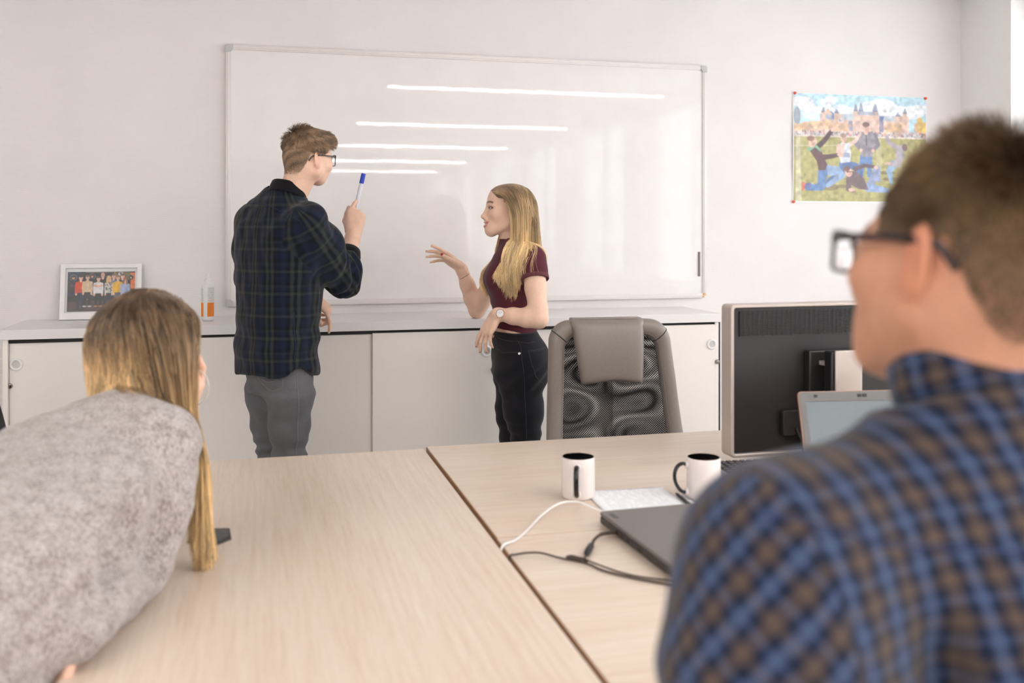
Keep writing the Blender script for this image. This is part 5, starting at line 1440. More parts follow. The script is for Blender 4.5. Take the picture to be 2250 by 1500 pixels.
    tint = tint * (1 - (.7 * np.clip(chin + brow * .9, 0, 1))[:, None] * np.array([.75, .85, .9])) * (1 - red[:, None] * np.array([.0, .22, .25]))
    body = softmesh('body', V, F, M['skin_man'], t, base, tint)
    for i, (p, e, bk, r) in enumerate(tips[:0]): pass
    # hair
    rng = np.random.default_rng(3)
    p, n = roots_on(V, F, N, hair > .3, 34000, rng); l = (p - ho) @ Ro / HS
    ln = np.where(l[:, 1] > .035, .058 - .25 * (l[:, 1] - .06), np.where(l[:, 1] > -.035, .014, -.072 + .085 * sstep(l[:, 1], -.075, -.035)))
    kp = rng.uniform(size=len(p)) < .12 + .88 * sstep(l[:, 2] - ln, -.005, np.where(l[:, 1] > .035, .012, .055)); p, n, l = p[kp], n[kp], l[kp]
    top = sstep(l[:, 2], .015, .085)
    LEN = (.004 + .008 * sstep(l[:, 2], -.06, .02) + .034 * top * (0.75 + .5 * rng.uniform(size=len(p)))) * (1 - .25 * top * sstep(l[:, 1], .03, .08))
    fw = sstep(l[:, 1] + rng.normal(0, .014, len(l)), -.080, -.020)[:, None]
    one = np.ones(len(l)); tdir = fw * np.stack([l[:, 0] * 4 + .25, one, .16 * one], 1) + (1 - fw) * np.stack([l[:, 0] * 5, -.45 * one, -.9 * one], 1)
    cl = top[:, None] * tdir + (1 - top[:, None]) * np.array([0, -.22, -1.0])
    cl = cl + top[:, None] * 4 * fw * (1 - fw) * np.array([.9, 0, -.1])
    nl = n @ Ro; cl = cl - np.minimum((cl * nl).sum(1, keepdims=True), 0) * nl * 1.05
    swirl = np.stack([wob(l, 55, 9), wob(l, 55, 10), wob(l, 55, 11)], 1) * (.12 + .12 * top[:, None])
    d = n * (.12 + .10 * top[:, None] + .55 * (top * sstep(l[:, 1], .03, .07))[:, None]) + (cl + swirl) @ Ro.T
    steps = 6; pts = [p - n * .002]; d /= np.linalg.norm(d, axis=1, keepdims=True); q = p
    for i in range(steps):
        q = q + d * (LEN / steps)[:, None]; pts.append(q); d = d + (np.array([0, 0, -.10]) + rng.normal(0, .05, d.shape)) + ((cl @ Ro.T) * .12); d /= np.linalg.norm(d, axis=1, keepdims=True)
    hair_curves('hair', np.stack(pts, 1) * (1 - top[:, None, None]) + clump(np.stack(pts, 1), 700, .5, rng, .1) * top[:, None, None], np.linspace(.00055, .00025, steps + 1)[None, :], M['hair_man'], t, base, lock=.5 + .4 * wob(l, 80, 79), label='short ash-brown hair, faded at the sides')
    # shirt
    sv = Vol((-.30, 3.46, .80), (.56, 4.26, 1.62), .0062)
    sk = [(.78, .0, .0, .172, .134), (.95, .0, .004, .170, .132), (1.06, .004, .004, .170, .130), (1.20, .006, .002, .180, .128), (1.32, .008, .0, .190, .126), (1.41, .008, -.004, .186, .112), (1.475, .008, -.006, .160, .088), (1.52, .012, -.002, .112, .072), (1.555, .02, .01, .075, .062), (1.575, .02, .012, .06, .055)]
    sv.loft(A0, (0, 0, 1), u, sk, .03, n=2.35)
    sv.cone(nb - [0, 0, .02], A0 + [0, 0, 1.43], .054, .085, .05)
    eR, wR_, sR = K['eR'], K['wR'], K['sR']; cuR = eR + (wR_ - eR) * .44
    sv.chain([(sR, .078), (sR * .6 + eR * .4, .072), (eR, .064)], .04).chain([(eR, .066), (eR + (wR_ - eR) * .2, .064), (cuR + (wR_ - eR) * .12, .048)], .03)
    eL, wL_, sL = K['eL'], K['wL'], K['sL']; cuL = eL + (wL_ - eL) * .80
    sv.chain([(sL, .076), (sL * .5 + eL * .5, .068), (eL, .060)], .04).chain([(eL, .060), (cuL, .046)], .03)
    sv.cut(cuR, wR_ - eR, .11)
    sl, X, Y, Z = sv.box((-.3, 3.46, .8), (.56, 4.26, 1.0))
    qx, qy = X - A0[0], Y - A0[1]; th = np.arctan2(qx * u[0] + qy * u[1], -(qx * f[0] + qy * f[1]))
    hem = .852 + .050 * np.exp(-((np.abs(th) - 1.42) / .34) ** 2) + .010 * np.cos(th * 2)
    sv.D[sl] = np.maximum(sv.D[sl], (hem - Z).astype(np.float32))
    ax = unit(np.array([*(Ro[:, 1] * .32)[:2], 1.0])); cen = P(634, 421, 3.73)
    sv.cut(cen - ax * .004, ax, .10)
    SV, SF = sv.mesh(1); SN = normals(SV, SF)
    h = SV[:, 2]
    def arm(a, e): 
        q = SV - a; L_ = np.linalg.norm(e - a); return np.clip(q @ unit(e - a) / L_, -1, 2)
    dE = np.linalg.norm(SV - eR, axis=1)
    disp = .0060 * wob(SV, (22, 22, 6), 21) * sstep(h, .84, .95) + .002 * wob(SV, (60, 60, 30), 22)
    disp += .0085 * np.exp(-(dE / .12) ** 2) * np.sin(140 * ((SV - eR) @ unit(unit(sR - eR) - unit(wR_ - eR) * .9)) + 1.5 * wob(SV, 25, 5))
    q = SV - (sR + (A0 + [0, 0, 1.30] - sR) * .35); disp += .007 * np.exp(-(np.linalg.norm(q, axis=1) / .10) ** 2) * np.sin(80 * (q @ unit(V3(.7, 0, -.75))) + wob(SV, 20, 8))
    disp += .006 * np.exp(-((h - .98) / .10) ** 2) * np.sin(60 * h + 2.2 * wob(SV, 9, 31))
    disp *= sstep(-((SV - cen) @ ax), .0, .05)
    SV = SV + SN * disp[:, None]
    uvm = ClothUV().torso(A0, (0, 0, 1), u, .165, (.03, .02)).limb([sR, eR, wR_], .115, .062, (.02, .05), (sR - u * .040, unit(u + unit(eR - sR) * .35))).limb([sL, eL, wL_], .115, .062, (0, 0), (sL + u * .040, unit(-u + unit(eL - sL) * .35)))
    sh = softmesh('shirt', SV, SF, M['tartan'], t, base, uv=uvm)
    col_ = MB().lathe([(.0640, -.012), (.0735, -.016), (.0730, .004), (.0690, .025), (.0650, .029), (.0615, .024)], 40, align(ax, cen - base, u), closed=True).build('collar', M['rib_black'], sh, ang=60, label='black ribbed collar')
    fa = unit(wR_ - eR)
    MB().lathe([(.040, -.012), (.0505, -.014), (.0525, -.004), (.0500, .022), (.0450, .046), (.0390, .050), (.0370, .040)], 36, align(fa, cuR - fa * .006 - base), closed=True).build('cuff', M['rib_black'], sh, ang=60, label='black ribbed cuff')
    fl = unit(wL_ - eL)
    MB().lathe([(.040, -.012), (.047, -.014), (.0475, .0), (.044, .03), (.036, .040), (.033, .03)], 36, align(fl, cuL - fl * .01 - base), closed=True).build('cuff', M['rib_black'], sh, ang=60, label='black ribbed cuff')
    M['tartan_seam'] = plain('navy_seam', srgb(30, 38, 62), 0.9, grain=0.2, gs=500)
    sb_ = bvh(SV, SF)
    def seam(px, r=.0013, nm='seam'):
        o = surfline(sv, px, r, .0006, surf=sb_); o.v = [tuple(np.array(v_) - base) for v_ in o.v]; return o.build(nm, M['tartan_seam'], sh)
    seam([P(541, 446, 3.78), P(570, 446, 3.68), P(605, 457, 3.62), P(640, 476, 3.56), P(655, 482, 3.54)])
    seam([P(651, 690, 3.58), P(650, 740, 3.60), P(650, 790, 3.61)], .002)
    # jeans
    jv = Vol((-.26, 3.5, .05), (.42, 4.2, 1.0), .0075)
    jv.loft(A0, (0, 0, 1), u, [(.78, 0, 0, .116, .092), (.86, 0, 0, .128, .104), (.94, 0, 0, .136, .104), (.99, 0, 0, .142, .104)], .03)
    for hp, kn, an in ((K['hipR'], K['knR'], K['anR']), (K['hipL'], K['knL'], K['anL'])):
        jv.chain([(hp + [0, 0, .03], .083), (hp - [0, 0, .03], .083), (hp * .5 + kn * .5, .073), (kn, .060)], .035).chain([(kn, .062), (kn * .6 + an * .4, .060), (an + [0, 0, .03], .050)], .02)
    jv.cut(np.array([0, 0, .06]), (0, 0, -1))
    JV, JF = jv.mesh(2); JN = normals(JV, JF)
    kz = np.exp(-((JV[:, 2] - .52) / .09) ** 2)
    JV = JV + JN * (.0025 * wob(JV, (30, 30, 18), 41) + .005 * kz * np.sin(120 * JV[:, 2] + 2.5 * wob(JV, 14, 43)) + .003 * np.exp(-((JV[:, 2] - .80) / .05) ** 2) * np.sin(90 * JV[:, 2] + 2 * wob(JV, 12, 44)))[:, None]
    jn = softmesh('jeans', JV, JF, M['denim_grey'], t, base)
    jb_ = bvh(JV, JF)
    def jseam(pts, r, nm, mat, parent):
        o = surfline(jv, pts, r, .0005, surf=jb_); o.v = [tuple(np.array(v_) - base) for v_ in o.v]; return o.build(nm, mat, parent)
    jseam([P(659, 826, 3.62), P(659, 880, 3.63), P(658, 950, 3.68), P(655, 1005, 3.72), P(652, 1100, 3.72)], .0018, 'outer_seam', M['denim_seam'], jn)
    jseam([P(560, 828, 3.66), P(570, 842, 3.65), P(592, 858, 3.64), P(618, 852, 3.63), P(621, 838, 3.63), P(620, 820, 3.63)], .0014, 'pocket_seam', M['denim_seam'], jn)
    jseam([P(578, 832, 3.66), P(590, 838, 3.65), P(606, 836, 3.64), P(616, 828, 3.63)], .0010, 'pocket_seam', M['denim_seam'], jn)
    for an in (K['anR'], K['anL']): shoe(t, base, an - f * .05, f, M['shoe_k'], M['sole'])
    glasses(t, base, T, Ro, HS, M['rim_dark'], M['lens'], w=.025, hgt=.021, z=-.004, y=.106, r=.0017)
    # marker between thumb and fingers
    top = P(799, 381, 4.01); bot = P(783, 452, 4.02); dm = unit(top - bot); Lm = np.linalg.norm(top - bot)
    mk = thing('marker_pen', 'white board marker with a blue cap held upright in the raised hand of the man', 'pen', bot)
    A_ = align(dm, (0, 0, 0))
    MB().lathe([(0, -.012), (.0085, -.010), (.0088, 0), (.0088, Lm - .042), (.0080, Lm - .040)], 24, A_).build('barrel', plain('white_marker_barrel', srgb(226, 226, 234), .35, grain=.03, gs=90), mk)
    MB().lathe([(.0092, Lm - .041), (.0095, Lm - .036), (.0092, Lm - .004), (.0085, Lm), (0, Lm)], 24, A_).build('cap', plain('blue_marker_cap', srgb(36, 64, 190), .35), mk, label='blue cap')
    return t
man_with_marker()
# ================================================================ the woman in maroon
M['skin_w'] = skinmat('fair_skin', srgb(238, 200, 176))
M['maroon'] = cloth('maroon_jersey', srgb(88, 40, 50), 0.12, 420, 0.8, 0.12)
M['hair_blonde'] = hairmat('dark_blonde_hair', srgb(158, 132, 102), srgb(226, 196, 150), srgb(244, 214, 164), 0.40, 0.36)
M['hair_base'] = scalpmat('dark_blonde_underlayer', srgb(120, 92, 64))
M['tooth'] = plain('teeth', srgb(238, 230, 216), 0.25, grain=0.02)
M['gold'] = plain('rose_gold', srgb(214, 160, 128), 0.25, metal=0.9)
M['dial'] = plain('white_watch_dial', srgb(235, 235, 238), 0.25, grain=0.01)
M['strap'] = plain('olive_brown_strap', srgb(92, 72, 50), 0.6, grain=0.15)
M['tie'] = plain('dark_brown_hair_tie', srgb(54, 34, 34), 0.7)
M['pearl'] = plain('pale_metal_disc', srgb(206, 196, 188), 0.3, metal=0.5)
def tintmat(name, rough):
    t = NT(name); n = t.new('ShaderNodeVertexColor'); n.layer_name = 'tint'; t.set(col=n.outputs[0], rough=rough); return t.m
M['eye'] = tintmat('eyeball', 0.12)
def eyeball(parent, origin, c, gaze, r, iris=(74, 88, 104)):
    gaze = unit(gaze); vs, fs = [], []
    A_ = align(gaze, c - origin); n, m = 24, 22
    tint = []
    for i in range(m + 1):
        q = math.pi * i / m
        for k in range(n):
            a = 2 * math.pi * k / n; vs.append(tuple(A_ @ Vector((r * math.sin(q) * math.cos(a), r * math.sin(q) * math.sin(a), r * math.cos(q)))))
            tint.append(srgb(14, 12, 12) if q < .20 else srgb(*iris) if q < .50 else srgb(40, 40, 46) if q < .58 else srgb(228, 222, 218))
    fs = [(i * n + k, (i + 1) * n + k, (i + 1) * n + (k + 1) % n, i * n + (k + 1) % n) for i in range(m) for k in range(n)]
    return softmesh('eye', np.array(vs), np.array(fs), M['eye'], parent, np.zeros(3), np.array(tint))
def nails(V, N, tint, tips, col, s=1.0):
    for p, e, bk, r in tips:
        q = V - (p + e * r * .25 + bk * r * .5)
        side = np.cross(e, bk)
        m = (np.abs(q @ e) < .0062 * s) & (np.abs(q @ side) < r * .82) & (N @ bk > .35) & (np.linalg.norm(q, axis=1) < .014)
        tint[m] = col
    return tint
def woman_in_maroon():
    base = np.array([1.09, 4.03, 0.0])
    t = thing('person', 'smiling woman with long blonde hair in maroon top and black jeans, gesturing by the whiteboard', 'person', base)
    f = unit(V3(-1, -.10, 0)); r = np.array([f[1], -f[0], 0])       # facing left, her right side away
    Ro = frame(unit(V3(-1, -.20, .02))); ho = P(1118, 457, 4.08)
    K = dict(sL=P(1171, 566, 3.96), eL=P(1184, 701, 3.86), wL=P(1091, 690, 3.92), sR=P(1112, 566, 4.25), eR=P(1048, 681, 4.40), wR=P(1013, 588, 4.36),
             hL=P(1143, 800, 4.00), hR=P(1133, 800, 4.20), kL=P(1158, 1000, 3.99), kR=P(1128, 1000, 4.24), aL=P(1168, 1228, 4.03), aR=P(1130, 1205, 4.22))
    nb = P(1133, 540, 4.10)
    zones = [(a, ho[a] - .13, ho[a] + .13, .0024) for a in range(3)]
    fc = ho + Ro[:, 1] * .08 - [0, 0, .03]; zones += [(a, fc[a] - .045, fc[a] + .045, .0017) for a in (0, 2)]
    for c in (P(975, 560, 4.33), P(1058, 728, 3.94)): zones += [(a, c[a] - .095, c[a] + .095, .0026) for a in range(3)]
    b = Vol((.55, 3.48, -.01), (1.40, 4.62, 1.68), .0085, zones)
    T = head(b, ho, Ro, 1.0, fem=True, smile=True, neck=nb, neck_r=(.046, .048))
    for q in (-1, 1): b.ell(T(q * .0318, .0900, -.0018), (.0125, .0085, .0050), Ro, .002, 'sub')
    A0 = np.array([*(P(1131, 700, 4.08)[:2]), 0.0])
    tk = [(.80, 0, -.010, .140, .090), (.90, 0, -.006, .132, .088), (1.00, 0, 0, .112, .082), (1.07, 0, .002, .112, .084), (1.15, 0, .010, .125, .094), (1.21, 0, .012, .132, .104), (1.28, 0, .0, .140, .088), (1.335, 0, -.012, .125, .068), (1.37, 0, -.01, .07, .05)]
    b.loft(A0, (0, 0, 1), -r * -1, tk, .03)
    for s_, e, w_ in (('sL', 'eL', 'wL'), ('sR', 'eR', 'wR')):
        a, e, w_ = K[s_], K[e], K[w_]
        b.chain([(a, .046), (a * .5 + e * .5, .0425), (e * .85 + a * .15, .0375), (e, .034)], .015).chain([(e, .034), (e * .72 + w_ * .28, .0360), (e * .4 + w_ * .6, .031), (w_ * .95 + e * .05, .0235), (w_, .0225)], .02)
    for h, k, an in ((K['hL'], K['kL'], K['aL']), (K['hR'], K['kR'], K['aR'])):
        b.chain([(h + [0, 0, .0], .072), (h - [0, 0, .04], .072), (h * .5 + k * .5, .062), (k, .050)], .03).chain([(k, .048), (k * .7 + an * .3, .05), (an, .034)], .02).cone(an, an + f * .11 - [0, 0, .05], .032, .028, .02)
    for q in (-1, 1): b.ell(A0 + [0, 0, .86] + r * q * .062 - f * .040, (.075, .075, .085), None, .04)
    # right hand: fingers spread to the left, thumb in front
    d1 = V3(-.80, -.05, .60); n1 = V3(-.46, -.58, -.62)
    tr, _ = hand(b, K['wR'], d1, n1, False, .93, flex=((12, 8, 6), (22, 14, 10), (28, 14, 10), (34, 10, 8)), splay=(9, 3, -5, -19),
                 thumb=((.80, .45, .42), (.93, .22, .30), (.97, .05, .12)))
    d2 = V3(-.50, .06, -.86); n2 = V3(.58, .62, -.40)
    tl, _ = hand(b, K['wL'], d2, n2, True, .93, flex=((10, 14, 10), (14, 16, 10), (20, 18, 12), (26, 20, 12)), splay=(7, 2, -3, -8), thumb=((.85, .5, .3), (.95, .25, .25), (.98, .1, .15)))
    V, F = b.mesh(1); N = normals(V, F)
    L = (V - ho) @ Ro; x, y, z = L.T; hm = (np.abs(L) < [.11, .14, .16]).all(1) & (L[:, 2] > -.13)
    tint = np.ones((len(V), 3))
    def paint(m, col, a=1.0):
        m = np.clip(m * a, 0, 1)[:, None]; tint[:] = tint * (1 - m) + tint * m * np.array(col)
    g = lambda q, w_: np.exp(-(q / w_) ** 2)
    ax = np.abs(x)
    paint(g(z - (.0215 + .10 * (ax - .012) - 2.2 * np.clip(ax - .03, 0, 1) ** 1.5), .0037) * sstep(ax, .010, .015) * (1 - sstep(ax, .046, .053)) * (y > .055) * hm, (.16, .11, .09), 1.1)
    ez = z + .0018; rr = np.sqrt(((ax - .0318) / .0145) ** 2 + (ez / .0066) ** 2)
    paint(g(rr - 1.0, .24) * (y > .068) * hm * (ez > -.0028), (.10, .07, .07), 1.1); paint(g(rr - 1.0, .2) * (y > .068) * hm * (ez <= -.0028), (.35, .24, .22), .9)
    paint(g(rr - 1.4, .5) * sstep(y, .058, .074) * hm * sstep(ez, -.001, .004), (.72, .62, .60), .6)
    L2 = np.stack([ax, y, z], 1); lu, ll, lc = b.lips
    lip = np.maximum(1 - sstep(polydist(L2, lu), .0036, .0056), 1 - sstep(polydist(L2, ll), .0046, .0068)) * (1 - sstep(ax, .024, .0275)) * hm
    paint(lip, (.84, .54, .53), 1.0)
    skinward = sum((N[:, i] * Ro[i, 1]) for i in range(3))
    mouth = (1 - sstep(polydist(L2, lc), .0040, .0058)) * (ax < .0265) * hm * (lip < .9); paint(mouth, (.30, .11, .11), 1.0)
    paint(np.maximum(g(np.sqrt((ax - .040) ** 2 + (y - .066) ** 2 + (z + .034) ** 2), .022), 0) * hm, (1.0, .86, .84), .7)
    scalp = sstep(z - np.where(y > .035, .070 - 9 * np.clip(ax, 0, .06) ** 2, np.where(y > -.03, .02, -.05)), -.004, .006) * hm; paint(scalp, (.46, .36, .27), .95)
    red = np.array(srgb(176, 20, 28)) / np.array(srgb(238, 200, 176))
    nails(V, N, tint, tr, red, .93); nails(V, N, tint, tl, red, .93)
    softmesh('body', V, F, M['skin_w'], t, base, tint)
    for q in (-1, 1): eyeball(t, base, T(q * .031, .0748, -.002), Ro @ np.array([.02, 1, .06]), .0126)
    m_ = MB(); nt = 12
    for k in range(nt):
        a0, a1 = (k / nt - .5) * 2, ((k + 1) / nt - .5) * 2
        def g0(a, z_, d_):
            xx = abs(.0215 * a); c_ = np.array([q[0] for q in lc]); yy, zz = np.interp(xx, c_[:, 0], c_[:, 1]), np.interp(xx, c_[:, 0], c_[:, 2])
            return tuple(T(math.copysign(xx, a), yy - .0050 - d_, zz + z_ * (1 - .35 * abs(a))) - base)
        m_.add([g0(a0 + .012, .0062, 0), g0(a1 - .012, .0062, 0), g0(a1 - .012, -.0030 + .0006 * (k % 2), 0), g0(a0 + .012, -.0030 + .0006 * (k % 2), 0), g0(a0, .0062, .005), g0(a1, .0062, .005), g0(a1, -.003, .005), g0(a0, -.003, .005)],
               [(0, 1, 2, 3), (7, 6, 5, 4), (0, 4, 5, 1), (1, 5, 6, 2), (2, 6, 7, 3), (3, 7, 4, 0)])
    m_.build('teeth', M['tooth'], t, kind='stuff')
    # top
    sv = Vol((.82, 3.60, .95), (1.38, 4.46, 1.46), .0052)
    sv.loft(A0, (0, 0, 1), r, [(h, a, c, d_ + .006, e_ + .006) for h, a, c, d_, e_ in tk if h > .95] + [(.94, 0, 0, .128, .094)], .03)
    for q in (-1, 1): sv.ell(A0 + [0, 0, 1.195] + f * .060 + r * q * .062, (.062, .058, .060), None, .035)
    sv.cone(nb - [0, 0, .03], ho - Ro[:, 2] * .075 - Ro[:, 1] * .012, .060, .0515, .03)
    for s_, e in (('sL', 'eL'), ('sR', 'eR')):
        a, e = K[s_], K[e]; c = a + (e - a) * .36
        s2 = Vol((.82, 3.60, .95), (1.38, 4.46, 1.46), .0052); s2.chain([(a - [0, 0, .005], .056), (a + (e - a) * .5, .0535)], .03); s2.cut(c, e - a, .12)
        k_ = .03; hh = np.maximum(k_ - np.abs(sv.D - s2.D), 0) / k_; sv.D = np.minimum(sv.D, s2.D) - hh * hh * k_ * .25
    nk = unit(ho - nb + [0, 0, .05]); sv.cut(nb + nk * .040, nk, .075)
    sl, X, Y, Z = sv.box((.8, 3.7, .9), (1.4, 4.5, 1.1)); qx = (X - A0[0]) * f[0] + (Y - A0[1]) * f[1]
    sv.D[sl] = np.maximum(sv.D[sl], (.985 + .018 * np.clip(qx / .09, -1, 1) - Z + 0 * X * Y).astype(np.float32))
    SV, SF = sv.mesh(1); SN = normals(SV, SF)
    low = 1 - sstep(SV[:, 2], 1.02, 1.16)
    SV = SV + SN * (.0018 * wob(SV, (14, 14, 30), 3) + .0030 * low * np.sin(120 * SV[:, 2] + 2.4 * wob(SV, 10, 8)))[:, None]
    tp = softmesh('top', SV, SF, M['maroon'], t, base)
    M['maroon_hem'] = plain('maroon_hem', srgb(98, 46, 56), 0.8, grain=.1, gs=300)
    for s_, e in (('sL', 'eL'), ('sR', 'eR')):
        a, e = K[s_], K[e]; c = a + (e - a) * .36; w_ = unit(e - a)
        MB().lathe([(.0520, -.014), (.0563, -.014), (.0568, .0), (.0555, .002), (.0515, .002)], 32, align(w_, c - base), closed=True).build('sleeve_hem', M['maroon_hem'], tp)
    # jeans
    jv = Vol((.86, 3.70, .05), (1.40, 4.50, 1.05), .0068)
    jk = [(.80, 0, -.012, .158, .102), (.86, 0, -.014, .162, .110), (.92, 0, -.010, .152, .104), (.965, 0, -.002, .134, .097), (.995, 0, .002, .128, .095)]
    jv.loft(A0, (0, 0, 1), r, jk, .03, cap=.004)
    for q in (-1, 1): jv.ell(A0 + [0, 0, .86] + r * q * .068 - f * .050, (.086, .084, .10), None, .05)
    for hp, kn, an in ((K['hL'], K['kL'], K['aL']), (K['hR'], K['kR'], K['aR'])):
        jv.chain([(hp + [0, 0, .03], .088), (hp - [0, 0, .04], .087), (hp * .5 + kn * .5, .074), (kn, .056)], .04).chain([(kn, .055), (kn * .7 + an * .3, .056), (an + [0, 0, .05], .040)], .02)
    jv.cut(np.array([0, 0, .985]), (0, 0, 1)); jv.cut(np.array([0, 0, .09]), (0, 0, -1))
    JV, JF = jv.mesh(2); JN = normals(JV, JF)
    crease = np.exp(-((JV[:, 2] - .80) / .07) ** 2)
    JV = JV + JN * (.0018 * wob(JV, (30, 30, 18), 51) + .0038 * crease * np.sin(85 * JV[:, 2] + 70 * ((JV - A0) @ f) + 1.6 * wob(JV, 12, 53)) + .003 * np.exp(-((JV[:, 2] - .56) / .09) ** 2) * np.sin(110 * JV[:, 2] + 2 * wob(JV, 12, 54)))[:, None]
    jn = softmesh('jeans', JV, JF, M['denim_black'], t, base)
    jb_ = bvh(JV, JF)
    def seam(pts, rr_, nm, mat=M['denim_seam_k']):
        o = surfline(jv, pts, rr_, .0004, surf=jb_); o.v = [tuple(np.array(v_) - base) for v_ in o.v]; return o.build(nm, mat, jn)
    seam([P(1082, 748, 3.98), P(1086, 765, 3.97), P(1094, 768, 3.95), P(1100, 774, 3.93), P(1110, 774, 3.92), P(1125, 773, 3.91), P(1142, 774, 3.90)], .0011, 'pocket_seam')
    seam([P(1082, 741, 3.98), P(1110, 745, 3.93), P(1140, 742, 3.90), P(1165, 744, 3.90), P(1186, 742, 3.93)], .0012, 'waistband_seam')
    seam([P(1137, 740, 3.90), P(1144, 758, 3.90), P(1147, 790, 3.90), P(1152, 830, 3.90), P(1155, 900, 3.91), P(1158, 965, 3.92)], .0012, 'outer_seam')
    seam([P(1163, 768, 3.90), P(1182, 766, 3.92), P(1196, 764, 3.98)], .0012, 'pocket_seam'); seam([P(1163, 768, 3.90), P(1170, 800, 3.90), P(1182, 832, 3.92), P(1196, 842, 3.97)], .0012, 'pocket_seam')
    seam([P(1163, 771, 3.90), P(1182, 769, 3.92), P(1196, 767, 3.98)], .0008, 'pocket_seam')
    for px, nm in ((P(1074, 739, 4.02), 'button'), (P(1141, 776, 3.90), 'rivet')):
        q = px[None, :]
        for _ in range(6): q = q - jv.grad(q) * jv.sample(q)[:, None]
        MB().lathe([(0, .0042), (.003, .004), (.0052, .0034) if nm == 'rivet' else (.0075, .0034), (.0055, 0) if nm == 'rivet' else (.008, 0)], 18, align(jv.grad(q)[0], q[0] - base)).build(nm, M['gold'] if nm == 'button' else M['steel'], jn, ang=50)
    for an in (K['aL'], K['aR']): shoe(t, base, an - f * .04, f, M['shoe_k'], M['sole'], .25)
    # watch, hair tie, earring
    aw = unit(K['wL'] - K['eL']); wc = K['wL'] - aw * .026
    wt_ = MB().lathe([(.0225, -.007), (.0262, -.007), (.0268, 0), (.0262, .007), (.0225, .007)], 36, align(aw, wc - base), closed=True).build('watch', M['strap'], t, ang=50, label='olive strap watch with white dial and rose gold case')
    bn = unit(V3(-.10, -1, .25)); bn = unit(bn - aw * (bn @ aw)); dc = wc + bn * .0262
    MB().lathe([(0, .0), (.0165, .0), (.0175, .002), (.0172, .0062), (.0155, .0068), (.0150, .0055)], 36, align(bn, dc - base)).build('watch_case', M['gold'], wt_, ang=50)
    MB().lathe([(0, .0060), (.0152, .0060), (.0152, .0050), (0, .0050)], 36, align(bn, dc - base)).build('watch_dial', M['dial'], wt_)
    for a_, l_ in ((.5, .011), (2.6, .008)):
        A_ = align(bn, dc - base + bn * .0064); MB().tube([A_ @ Vector((0, 0, 0)), A_ @ Vector((l_ * math.cos(a_), l_ * math.sin(a_), 0))], .0004, 6).build('watch_hand', M['gold'], wt_)
    at = unit(K['wR'] - K['eR']); tc = K['wR'] - at * .040
    rr2 = [tuple(align(at + V3(-.25, 0, .1), tc - base) @ Vector((.0262 * math.cos(q), .0262 * math.sin(q), 0))) for q in np.linspace(0, 2 * math.pi, 33)[:-1]]
    MB().tube(rr2, .0014, 8, closed=True).build('hair_tie', M['tie'], t, label='thin dark hair tie worn on the wrist')
    for q in (-1, 1):
        ec = T(q * .080, -.004, -.058)
        MB().lathe([(0, -.001), (.0150, -.001), (.0158, 0), (.0150, .001), (0, .001)], 32, align(Ro[:, 0] + Ro[:, 1] * .3 * q, ec - base)).build('earring', M['pearl'], t)
        MB().tube([T(q * .0765, -.005, -.038) - base, T(q * .079, -.004, -.044) - base], .0008, 6).build('earring_hook', M['steel'], t)
    # long hair
    rng = np.random.default_rng(11)
    mask = (z > np.where(y > .035, .067 - 8 * np.clip(ax, 0, .06) ** 2, np.where(y > -.03, .012, -.062))) & hm & (ax < .080) & ~((ax > .066) & (z < .035) & (y > -.045))
    n_ = 15000
    p, n = roots_on(V, F, N, mask, n_, rng); l = (p - ho) @ Ro
    sd = np.where(l[:, 0] + .004 > 0, 1.0, -1.0)
    fwd = l[:, 1] > -.035 + .016 * wob(l, 22, 5)
    LEN = .315 + 1.35 * np.clip(l[:, 2] + .05, 0, .2) + .022 * wob(l, 40, 6) + rng.normal(0, .016, n_)
    fsm = sstep(l[:, 1], -.055, -.020)
    lift = rng.uniform(.001, .007, n_)
    target_x = (fsm * (.050 + .030 * sstep(l[:, 2], .0, .1)) + (1 - fsm) * (.010 + .060 * sstep(np.abs(l[:, 0]), 0, .06))) * sd + .006 * wob(l, 35, 7) + rng.normal(0, .003, n_)
    ky = [-.09, -.055, -.020, .08]
    target_y = np.where(sd > 0, np.interp(l[:, 1], ky, [-.165, -.11, .045, .135]), np.interp(l[:, 1], ky, [-.165, -.12, -.052, .015])) + .008 * wob(l, 35, 8) + rng.normal(0, .004, n_)
    def comb(q, fr):
        lq = (q - ho) @ Ro
        out = np.zeros_like(lq)
        early = 1 - sstep(fr, .05, .35)
        out[:, 0] = sd * (1.3 * early) + (target_x - lq[:, 0]) * 6 * (1 - early * .4)
        m_ = sstep(-lq[:, 2], -.01, .11); yt = np.clip(target_y, -.115, -.040) * (1 - m_) + (target_y + fsm * .035 * sstep(-lq[:, 2], .12, .28)) * m_
        out[:, 1] = (yt - lq[:, 1]) * (8 if fr < .3 else 5); out[:, 1] = np.clip(out[:, 1], -1.1, .8)
        return out @ Ro.T
    ph_ = rng.uniform(0, 6.28, n_); 
    pts = drape(p, n * .25 + (np.stack([sd, -.35 + 0 * sd, 0 * sd], 1)) @ Ro.T, LEN, 34, [b, sv], comb, lambda q: .25 + 1.6 * sstep(q, .03, .3), .45, lift, rng)
    for m_ in (sd > 0, sd < 0): pts[m_] = clump(pts[m_], 190, .55, rng, .25)
    fr = np.linspace(0, 1, pts.shape[1])[None, :]
    cl = (2.6 * wob(l, 22, 77))[:, None]
    amp = .012 * sstep(fr, .5, 1.0)
    pts += (np.sin(cl + fr * 15)[..., None] * (Ro[:, 1]) + np.cos(cl * 1.3 + fr * 15)[..., None] * Ro[:, 0] * .5) * amp[..., None]
    rad = np.interp(np.linspace(0, 1, pts.shape[1]), [0, .7, 1], [.0006, .00055, .0002])[None, :]
